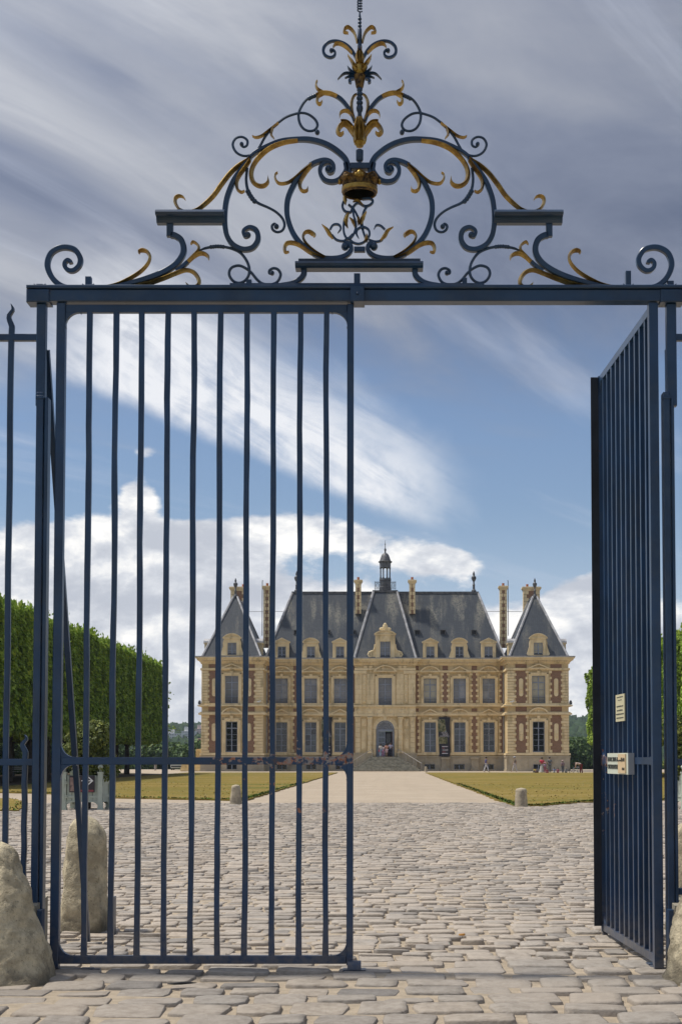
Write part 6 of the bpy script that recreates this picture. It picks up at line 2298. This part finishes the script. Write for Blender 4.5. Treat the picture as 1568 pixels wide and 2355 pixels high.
for k, (x, y, h, cr, lb) in enumerate(far):
    free_tree(lb, x, y, h, cr, 60 + k, F_TREE, .55, 3000, 'tree', 'tree', 'trees beyond the court', True, .14 * cr, .8)


def far_block(name, label, cat, pxa, pxb, pyt, Y, depth, cols, rows, wallm, zbase=None, roof=None, grp='distant buildings'):
    xa, xb = (pxa - 889) / 3500 * Y, (pxb - 889) / 3500 * Y
    zt = P(800, pyt, Y)[1]
    zb = zbase if zbase is not None else float(HGT(np.array((xa + xb) / 2), np.array(float(Y)))) - 2
    root = thing(name, label, cat, ((xa + xb) / 2, Y, zb), 0, grp)
    mb = MB(); mb.box(xa, xb, Y, Y + depth, zb, zt); mb.build('wall', wallm, root)
    if roof:
        mb = MB(); h = roof
        mb.hexa([(xa - .4, Y - .4, zt), (xb + .4, Y - .4, zt), (xb + .4, Y + depth + .4, zt), (xa - .4, Y + depth + .4, zt), (xa + .5, Y + depth * .45, zt + h), (xb - .5, Y + depth * .45, zt + h), (xb - .5, Y + depth * .55, zt + h), (xa + .5, Y + depth * .55, zt + h)]); mb.build('roof', RTILE, root)
    else:
        mb = MB(); w = (xb - xa)
        mb.box(xa + w * .2, xa + w * .45, Y + 1, Y + depth - 1, zt, zt + 2.6); mb.build('roof_house', wallm, root)
    mb = MB(); cw, rh = (xb - xa) / cols, (zt - zb) / rows
    for i in range(cols):
        for j in range(rows):
            x0, z0 = xa + cw * (i + .25), zb + rh * (j + .3)
            mb.box(x0, x0 + cw * .5, Y - .12, Y + .05, z0, z0 + rh * .45)
    o = mb.build('windows', WINDK, root); o['kind'] = 'stuff'
    return root


far_block('apartment_block', 'long white apartment slab far away between avenue and left pavilion', 'apartment block', 376, 419, 1687, 900, 14, 11, 9, CONC)
far_block('apartment_block', 'taller white tower slab behind the long white block far away', 'apartment block', 418, 447, 1681, 930, 16, 8, 10, CONC)
far_block('apartment_block', 'pinkish tower block far away close beside the left pavilion', 'apartment block', 449, 472, 1676, 960, 16, 6, 10, PINK)
far_block('villa', 'low white villa far away under the end of the clipped avenue', 'house', 331, 352, 1718, 560, 10, 5, 2, WHITE, None, 1.6)
far_block('villa', 'small white house far away touching the left pavilion edge', 'house', 450, 464, 1707, 620, 10, 4, 2, WHITE, None, 1.6)
rgh = random.Random(3)
HL = ['white house highest on the wooded ridge by the open leaf', 'pale house left end of the ridge row right of the château', 'pinkish house in the middle of the ridge row', 'small cream house below the ridge on the right hill', 'white gabled house at the right part of the ridge', 'low grey house between two ridge houses', 'cream house beside the pavilion edge on the far ridge']
for k, (px, py, w) in enumerate(((1351, 1686, 9), (1313, 1688, 7), (1327, 1689, 8), (1337, 1691, 7), (1362, 1688, 8), (1345, 1690, 6), (1319, 1691, 6))):
    Y = 1180
    xa = (px - 889) / 3500 * Y
    zt = P(800, py, Y)[1]
    far_block('house', HL[k], 'house', px - w / 2, px + w / 2, py, Y, 8, 3, 2, (WHITE, CONC, PINK)[k % 3], zt - 9, 2.4, 'houses on the far ridge')


# ================================================================== tubs with signs
def tub(label, x, y, rz, first=None):
    root = thing('orange_tree_tub', label, 'planter tub', (x, y, 0), rz, 'pale green planter tubs')
    W = .56; Hb, Ht = .17, 1.06
    for sx in (-1, 1):
        for sy in (-1, 1):
            a, b = sx * W, sy * W
            mb = MB(); mb.box(a - .07, a + .07, b - .07, b + .07, .0, Ht + .08); mb.box(a - .09, a + .09, b - .09, b + .09, 0, .05)
            mb.box(a - .085, a + .085, b - .085, b + .085, Ht + .06, Ht + .11)
            ps = mb.build('corner_post', TUB, root, local=True)
            mb = MB(); mb.smooth = True
            mb.lathe(a, b, [(.03, Ht + .1), (.05, Ht + .14), (.035, Ht + .17), (.085, Ht + .24), (.085, Ht + .28), (.04, Ht + .335), (.001, Ht + .345)], 10); mb.build('ball_finial', TUB, ps, local=True)
    for s in range(4):
        M = Matrix.Rotation(s * math.pi / 2, 4, 'Z')
        def add(name, mb):
            mb.v = [tuple(M @ Vector(v)) for v in mb.v]; mb.build(name, TUB, root, local=True)
        n = 6; w = (2 * W - .15) / n
        for k in range(n):
            x0 = -W + .075 + k * w
            mb = MB(); mb.cbox(x0 + .005, x0 + w - .005, -W - .01, -W + .03, Hb + .12, Ht, .006); add('plank', mb)
        for z in (Hb + .20, Ht - .26):
            mb = MB(); mb.cbox(-W + .07, W - .07, -W - .035, -W - .012, z, z + .08, .006); add('rail', mb)
            mb = MB(); mb.box(-W - .085, -W + .12, -W - .09, -W - .072, z + .0, z + .03); mb.box(-W - .085, -W + .12, -W - .09, -W - .072, z + .05, z + .08); mb.box(-W - .03, -W + .03, -W - .1, -W - .088, z - .06, z + .14); add('hinge_strap', mb)
        mb = MB()
        mb.prism([(-W + .07, Hb + .12), (-W + .07, Hb - .02), (-W + .14, Hb + .04), (-W + .22, Hb + .07), (W - .22, Hb + .07), (W - .14, Hb + .04), (W - .07, Hb - .02), (W - .07, Hb + .12)], -W - .02, -W + .02); add('apron', mb)
    mb = MB(); mb.box(-W + .03, W - .03, -W + .03, W - .03, Ht - .1, Ht - .06); mb.build('soil', pmat('soil', (.035, .026, .018), .95) if 'soil' not in MATS else MATS['soil'], root, local=True)
    return root


tub('pale green wooden planter tub with ball finials carrying the arrow sign', tx_, ty_, R(-2))
tub('pale green planter tub at the right edge carrying a ship poster', rtx, rty, R(4))
SIGNM = pmat('dark sign board', (.030, .024, .030), .5)
SALMON = pmat('faded picture print', (.30, .20, .17), .6, 0, 0, 9, col2=(.10, .07, .06))
root = thing('arrow_sign', 'dark poster board with white arrow pointing right on the front of the tub', 'sign', (tx_, ty_ - .665, .80), R(-2))
mb = MB(); mb.box(-.40, .38, -.012, .012, -.255, .255); mb.build('board', SIGNM, root, local=True)
mb = MB(); mb.box(-.38, -.06, -.016, -.0125, -.22, .20); mb.build('picture', SALMON, root, local=True)
mb = MB(); mb.box(-.05, .35, -.016, -.0125, -.235, -.175); mb.build('red_strip', REDP, root, local=True)
mb = MB()
mb.box(-.03, .32, -.016, -.0125, .085, .115)
mb.prism([(.34, .10), (.19, .235), (.14, .235), (.27, .115), (.27, .085), (.14, -.035), (.19, -.035)], -.018, -.0127)
mb.build('arrow', WHITE, root, local=True)
root = thing('ship_poster', 'poster of a sailing ship on the tub at the right edge', 'poster', (rtx - .05, rty - .67, .72), R(4))
mb = MB(); mb.box(-.42, .40, -.012, .012, -.3, .3); mb.build('board', SIGNM, root, local=True)
mb = MB(); mb.box(-.41, .39, -.016, -.0125, -.28, -.14); mb.build('sea', pmat('printed sea', (.16, .19, .12), .7), root, local=True)
mb = MB()
mb.prism([(-.30, -.10), (-.20, .26), (-.12, -.10)][::-1], -.019, -.0127); mb.prism([(-.10, -.10), (0, .28), (.12, -.10)][::-1], -.019, -.0127); mb.build('sail', pmat('printed sail', (.33, .30, .22), .7), root, local=True)
mb = MB(); mb.prism([(-.34, -.10), (-.28, -.18), (.16, -.18), (.22, -.10)], -.02, -.0128); mb.build('hull', REDP, root, local=True)


# ---------------------------------------------------------------- benches, parked car
def bench(x, y, rz, label):
    root = thing('park_bench', label, 'bench', (x, y, 0), rz, 'benches under the avenue')
    for k in range(3):
        mb = MB(); mb.box(-.9, .9, -.22 + k * .15, -.10 + k * .15, .42, .46); mb.build('seat_slat', CONC, root, local=True)
    for k in range(2):
        mb = MB(); mb.box(-.9, .9, .25, .29, .58 + k * .16, .70 + k * .16); mb.build('back_slat', CONC, root, local=True)
    for s in (-1, 1):
        mb = MB(); mb.box(s * .75 - .04, s * .75 + .04, -.2, -.12, 0, .42); mb.build('leg', RAILM, root, local=True)
        mb = MB(); mb.box(s * .75 - .04, s * .75 + .04, .22, .30, 0, .9); mb.build('leg', RAILM, root, local=True)


bench(-29.0, 146, R(8), 'pale bench between the last two trunks of the avenue')
bench(-31.0, 130, R(15), 'pale bench in the shade farther left under the avenue')


def car(x, y, label):
    root = thing('parked_car', label, 'car', (x, y, 0), R(2))
    paint = pmat('pale car paint', (.48, .53, .52), .3, spec=.5)
    tyre = pmat('tyre rubber', (.02, .02, .02), .8)
    mb = MB(); mb.smooth = True
    secs = [(0, .85, .30, .98), (.05, .88, .26, 1.02), (.4, .88, .24, 1.05), (3.0, .88, .24, 1.0), (3.9, .84, .26, .86), (4.15, .76, .32, .74)]
    rings = []
    for yy, hw, zb, zt in secs:
        rings.append([(-hw * .94, yy, zb), (hw * .94, yy, zb), (hw, yy, zb + .2), (hw, yy, zt - .15), (hw * .9, yy, zt), (-hw * .9, yy, zt), (-hw, yy, zt - .15), (-hw, yy, zb + .2)])
    mb.sweep(rings); mb.build('body', paint, root, local=True)
    mb = MB()
    mb.hexa([(-.80, .12, 1.0), (.80, .12, 1.0), (.80, 3.1, 1.0), (-.80, 3.1, 1.0), (-.64, .42, 1.50), (.64, .42, 1.50), (.62, 2.3, 1.50), (-.62, 2.3, 1.50)]); mb.build('cabin', GLASS, root, local=True)
    mb = MB(); mb.cbox(-.64, .64, .40, 2.3, 1.49, 1.54, .02); mb.build('roof', paint, root, local=True)
    for sx in (-1, 1):
        for yy in (.75, 3.3):
            mb = MB(); mb.smooth = True
            mb.sweep([[(sx * (.70 + w), yy + .31 * math.cos(2 * math.pi * k / 16), .31 + .31 * math.sin(2 * math.pi * k / 16)) for k in range(16)] for w in (0, .19)]); mb.build('wheel', tyre, root, local=True)
        mb = MB(); mb.box(sx * .70 - .12, sx * .70 + .12, -.03, .03, .72, .90); mb.build('tail_light', REDP, root, local=True)
    mb = MB(); mb.box(-.78, .78, -.06, .05, .40, .55); mb.build('bumper', tyre, root, local=True)
    mb = MB(); mb.box(-.26, .26, -.03, .02, .74, .86); mb.build('number_plate', pmat('yellow plate', (.62, .42, .03), .5), root, local=True)


cxx, cyy = G(408, 1771)
car(cxx, cyy, 'pale green car parked tail towards us left of the château, yellow plate')


# ---------------------------------------------------------------- people
SKIN = pmat('skin', (.36, .22, .15), .6)
HAIRD = pmat('dark hair', (.02, .015, .012), .7)
CLOTH = {}


def cloth(c):
    if c not in CLOTH: CLOTH[c] = pmat('cloth %d' % len(CLOTH), c, .85, 0, .15, 6, coord='obj')
    return CLOTH[c]


def skin_mesh(name, verts, edges, radii, sub=1):
    me = bpy.data.meshes.new('tmp')
    me.from_pydata(verts, edges, [])
    o = bpy.data.objects.new('tmp', me); COL.objects.link(o)
    o.modifiers.new('s', 'SKIN')
    sv = me.skin_vertices[0].data
    for i, r in enumerate(radii): sv[i].radius = (r, r) if not isinstance(r, tuple) else r
    sv[0].use_root = True
    m = o.modifiers.new('d', 'SUBSURF'); m.levels = sub; m.render_levels = sub
    dg = bpy.context.evaluated_depsgraph_get()
    r = bpy.data.meshes.new_from_object(o.evaluated_get(dg))
    r.name = name
    bpy.data.objects.remove(o); bpy.data.meshes.remove(me)
    for p in r.polygons: p.use_smooth = True
    r.materials.clear()
    return r


def person(label, x, y, z, h, face, top, bottom, pose='stand', skirt=False, hair=HAIRD, hat=None, grp='visitors by the château', shorts=False):
    """face: direction looked to (radians, 0 = away from us)"""
    root = thing('person', label, 'person', (x, y, z), face, grp)
    k = h / 1.72
    st = {'stand': (.09, .05, -.05, 0), 'walk': (.10, .26, -.26, 0), 'bend': (.12, .10, -.10, 1), 'sit': (.10, .0, .0, 2)}[pose]
    lean = st[3]
    if lean == 1:
        ch, nk, hd = (0, .48, 1.12), (0, .62, 1.10), (0, .74, 1.03)
        sh = lambda s: (s * .19, .55, 1.10)
        el = lambda s: (s * .20, .60, .82); ha = lambda s: (s * .12, .66, .58)
        pel = (0, 0, .94)
    elif lean == 2:
        pel = (0, 0, .30); ch, nk, hd = (0, .06, .66), (0, .09, .80), (0, .12, .93)
        sh = lambda s: (s * .19, .08, .72); el = lambda s: (s * .25, .20, .48); ha = lambda s: (s * .14, .36, .42)
    else:
        pel = (0, 0, .95); ch, nk, hd = (0, .0, 1.26), (0, .02, 1.45), (0, .04, 1.60)
        sh = lambda s: (s * .19, 0, 1.38); el = lambda s: (s * .25, -.04 + (.14 * s if pose == 'walk' else 0), 1.10); ha = lambda s: (s * .22, .12 + (.16 * s if pose == 'walk' else 0), .90)
    hip = lambda s: (pel[0] + s * .10, pel[1], pel[2] - .04)
    if lean == 2:
        kn = lambda s: (s * .14, .42, .36); an = lambda s: (s * .14, .50, .07); to = lambda s: (s * .14, .66, .03)
    else:
        q = lambda s: st[1] if s > 0 else st[2]
        kn = lambda s: (s * .10, q(s) * .55 + .03, .50); an = lambda s: (s * .10, q(s), .09); to = lambda s: (s * .11, q(s) + .17, .03)
    V = [pel, ch, nk, hd]; E = [(0, 1), (1, 2), (2, 3)]; Rr = [.12, .13, .055, .095]
    mid = Vector(pel).lerp(Vector(ch), .5)
    for s in (1, -1):
        i = len(V); V += [sh(s), el(s), ha(s)]; E += [(1, i), (i, i + 1), (i + 1, i + 2)]; Rr += [.062, .042, .032]
        i = len(V); V += [hip(s), kn(s), an(s), to(s)]; E += [(0, i), (i, i + 1), (i + 1, i + 2), (i + 2, i + 3)]; Rr += [.088, .058, .040, .035]
    sc = lambda vs: [tuple(Vector(v) * k) for v in vs]
    me = skin_mesh('body', sc(V), E, [r * k for r in Rr]); me.materials.append(SKIN)
    link('body', me, root)
    # shirt
    V = [tuple(Vector(pel) + Vector((0, 0, .02))), tuple(mid), ch, tuple(Vector(ch).lerp(Vector(nk), .6))]; E = [(0, 1), (1, 2), (2, 3)]; Rr = [.145, .14, .155, .075]
    for s in (1, -1):
        i = len(V); V += [sh(s), tuple(Vector(sh(s)).lerp(Vector(el(s)), .8))]; E += [(2, i), (i, i + 1)]; Rr += [.08, .058]
    me = skin_mesh('shirt', sc(V), E, [r * k for r in Rr]); me.materials.append(cloth(top)); link('shirt', me, root)
    if skirt:
        mb = MB(); mb.smooth = True
        mb.lathe(0, 0, [(.13 * k, (pel[2] + .06) * k), (.17 * k, (pel[2] - .12) * k), (.24 * k, .45 * k), (.30 * k, .12 * k)], 12); mb.build('skirt', cloth(bottom), root, local=True)
    else:
        V = [pel]; E = []; Rr = [.14]
        for s in (1, -1):
            e = Vector(kn(s)) if shorts else Vector(an(s))
            i = len(V); V += [hip(s), kn(s) if not shorts else tuple(Vector(hip(s)).lerp(e, .6)), tuple(e)]; E += [(0, i), (i, i + 1), (i + 1, i + 2)]; Rr += [.105, .078, .062]
        me = skin_mesh('trousers', sc(V), E, [r * k for r in Rr]); me.materials.append(cloth(bottom)); link('trousers', me, root)
    hd_ = Vector(hd) * k
    mb = MB(); mb.smooth = True
    mb.ball((hd_.x, hd_.y - .018 * k, hd_.z + .035 * k), .108 * k, 10, 7, 0, (.92, 1, .95)); mb.build('hair', hair, root, local=True)
    mb = MB(); mb.smooth = True
    mb.ball((hd_.x, hd_.y + .095 * k, hd_.z - .005 * k), .016 * k, 6, 4); mb.ball((hd_.x, hd_.y + .085 * k, hd_.z - .05 * k), .02 * k, 6, 4, 0, (1.2, .5, .4)); mb.build('face', SKIN, root, local=True)
    if hat:
        mb = MB(); mb.smooth = True
        mb.lathe(hd_.x, hd_.y, [(.20 * k, hd_.z + .05 * k), (.115 * k, hd_.z + .07 * k), (.11 * k, hd_.z + .14 * k), (.03 * k, hd_.z + .17 * k)], 12); mb.build('hat', cloth(hat), root, local=True)
    return root


zfl = vz(1697, YC) - .008
def at_door(px): return (px - 889) / 3500 * (YC - .8)
dx_ = lambda zx: (1480 + zx * .12755) / 1.7392
for (zx, h, top, bot, pose, sk, sh_, lb, f) in ((330, 1.62, (.62, .60, .55), (.32, .42, .55), 'stand', False, False, 'woman in white top and pale jeans with a red bag at the château door', .4),
                                         (400, 1.42, (.42, .36, .40), (.36, .16, .28), 'stand', False, False, 'girl in purple trousers on the top step', -.5),
                                         (512, 1.66, (.52, .27, .20), (.62, .44, .46), 'stand', False, True, 'person in orange shirt and pale pink shorts on the top step', .2),
                                         (575, 1.70, (.05, .05, .06), (.02, .02, .03), 'stand', False, False, 'person in black half hidden in the doorway', 0),
                                         (635, 1.80, (.30, .29, .38), (.02, .025, .05), 'stand', False, False, 'tall person in grey sleeveless top entering the door', -.2)):
    person(lb, at_door(dx_(zx)), YC - (.8 if zx != 575 else .45), zfl, h, f, top, bot, pose, sk, shorts=sh_)
root = thing('shoulder_bag', 'small red bag held by the woman in white at the door', 'bag', (at_door(dx_(298)), YC - .85, zfl + .62))
mb = MB(); mb.smooth = True; mb.ball((0, 0, .12), .14, 8, 6, 0, (1, .5, 1)); mb.tube([(-.06, 0, .2), (-.03, 0, .5), (.05, 0, .5), (.08, 0, .2)], .012, 5); mb.build('bag_body', cloth((.40, .03, .05)), root, local=True)

gx = lambda zx: (1900 + zx * .2806) / 1.7392
def ground_at(px, py):
    return G(px, py)
PE = [(150, 672, 1.74, (.10, .10, .22), (.52, .52, .55), 'walk', False, 'man in blue top and white trousers walking by the basement window', -1.6, None),
      (560, 668, 1.76, (.17, .14, .11), (.42, .40, .40), 'walk', False, 'man in brown jacket and light trousers walking left past the pavilion corner', 1.6, (.45, .45, .46)),
      (945, 684, 1.68, (.70, .07, .12), (.42, .41, .39), 'stand', True, 'woman in bright pink top and long grey skirt by the pavilion', .3, None),
      (988, 686, 1.15, (.40, .25, .40), (.35, .10, .16), 'stand', False, 'child in a pink sun hat beside the woman in pink', 0, (.70, .32, .36)),
      (1055, 684, 1.72, (.16, .17, .19), (.17, .18, .20), 'stand', False, 'man in grey clothes standing among the children', .1, None),
      (845, 686, .95, (.50, .38, .06), (.05, .05, .05), 'sit', False, 'small child in yellow sitting by the pavilion wall', 2.6, None),
      (880, 688, .95, (.05, .05, .06), (.10, .03, .04), 'sit', False, 'small child in black sitting beside the child in yellow', 2.2, None),
      (1015, 690, .92, (.38, .06, .12), (.30, .06, .1), 'sit', False, 'small child in red sitting behind the grey man', 3.3, None),
      (1120, 686, 1.0, (.22, .28, .48), (.45, .45, .48), 'sit', False, 'child in pale blue sitting on the gravel', 3.0, None),
      (1175, 688, .95, (.40, .12, .18), (.32, .10, .14), 'sit', False, 'child in dusty pink sitting on the gravel', 2.8, None),
      (1240, 686, 1.35, (.32, .22, .28), (.13, .14, .18), 'stand', False, 'girl in mauve top standing near the pavilion edge', .4, (.55, .40, .38)),
      (1290, 688, .95, (.24, .27, .28), (.15, .16, .17), 'sit', False, 'child in straw hat crouching at the pavilion edge', 2.7, (.55, .47, .33)),
      (1505, 692, 1.66, (.62, .48, .44), (.20, .03, .04), 'bend', False, 'person in white and dark red bending over a bicycle', 1.57, None)]
for zx, zy, h, top, bot, pose, sk, lb, f, hat in PE:
    x, y = G(gx(zx), (2900 + zy * .2806) / 1.7392)
    y = min(y, 181.6)
    x = (gx(zx) - 889) / 3500 * y
    person(lb, x, y, -.012, h, f, top, bot, pose, sk, hat=hat)
# bystander left of the car
x, y = G(358, 1772.5)
person('person in white shirt and grey trousers walking left of the parked car', x, y, -.012, 1.75, .3, (.62, .62, .60), (.27, .26, .26), 'walk')

# child's bicycle by the bending person
x, y = G(gx(1430), (2900 + 690 * .2806) / 1.7392)
root = thing('bicycle', 'small pale bicycle in front of the bending person', 'bicycle', (x, y, -.012), R(10))
fr_ = cloth((.50, .48, .55))
for xx in (-.45, .45):
    mb = MB(); mb.tube([(xx + .27 * math.cos(t), 0, .27 + .27 * math.sin(t)) for t in [2 * math.pi * j / 18 for j in range(19)]], .025, 6)
    for j in range(6):
        t = math.pi * j / 6; mb.tube([(xx - .26 * math.cos(t), 0, .27 - .26 * math.sin(t)), (xx + .26 * math.cos(t), 0, .27 + .26 * math.sin(t))], .005, 3)
    mb.build('wheel', MATS['tyre rubber'], root, local=True)
mb = MB()
for a, b in (((-.45, .27), (-.1, .30)), ((-.1, .30), (-.18, .66)), ((-.18, .62), (.33, .66)), ((-.1, .30), (.33, .62)), ((.45, .27), (.31, .78)), ((-.45, .27), (-.18, .62))): mb.tube([(a[0], 0, a[1]), (b[0], 0, b[1])], .022, 6)
mb.build('frame', fr_, root, local=True)
mb = MB(); mb.tube([(.28, -.24, .80), (.31, 0, .78), (.28, .24, .80)], .016, 6); mb.build('handlebar', MATS['tyre rubber'], root, local=True)
mb = MB(); mb.ball((-.2, 0, .70), .1, 8, 5, 0, (1.2, .7, .4)); mb.build('saddle', MATS['tyre rubber'], root, local=True)


# ================================================================== air
mb = MB(); mb.box(-1300, 1300, -340, 1800, -16.5, 66)
HZ = bpy.data.materials.new('thin haze'); HZ.use_nodes = True
hn = HZ.node_tree; hn.nodes.clear()
pv = hn.nodes.new('ShaderNodeVolumePrincipled'); ho = hn.nodes.new('ShaderNodeOutputMaterial')
pv.inputs['Color'].default_value = (0.72, 0.82, 0.97, 1); pv.inputs['Density'].default_value = 0.00014; pv.inputs['Anisotropy'].default_value = 0.1
hn.links.new(pv.outputs[0], ho.inputs['Volume'])
hz = mb.build('haze', HZ); hz['kind'] = 'stuff'
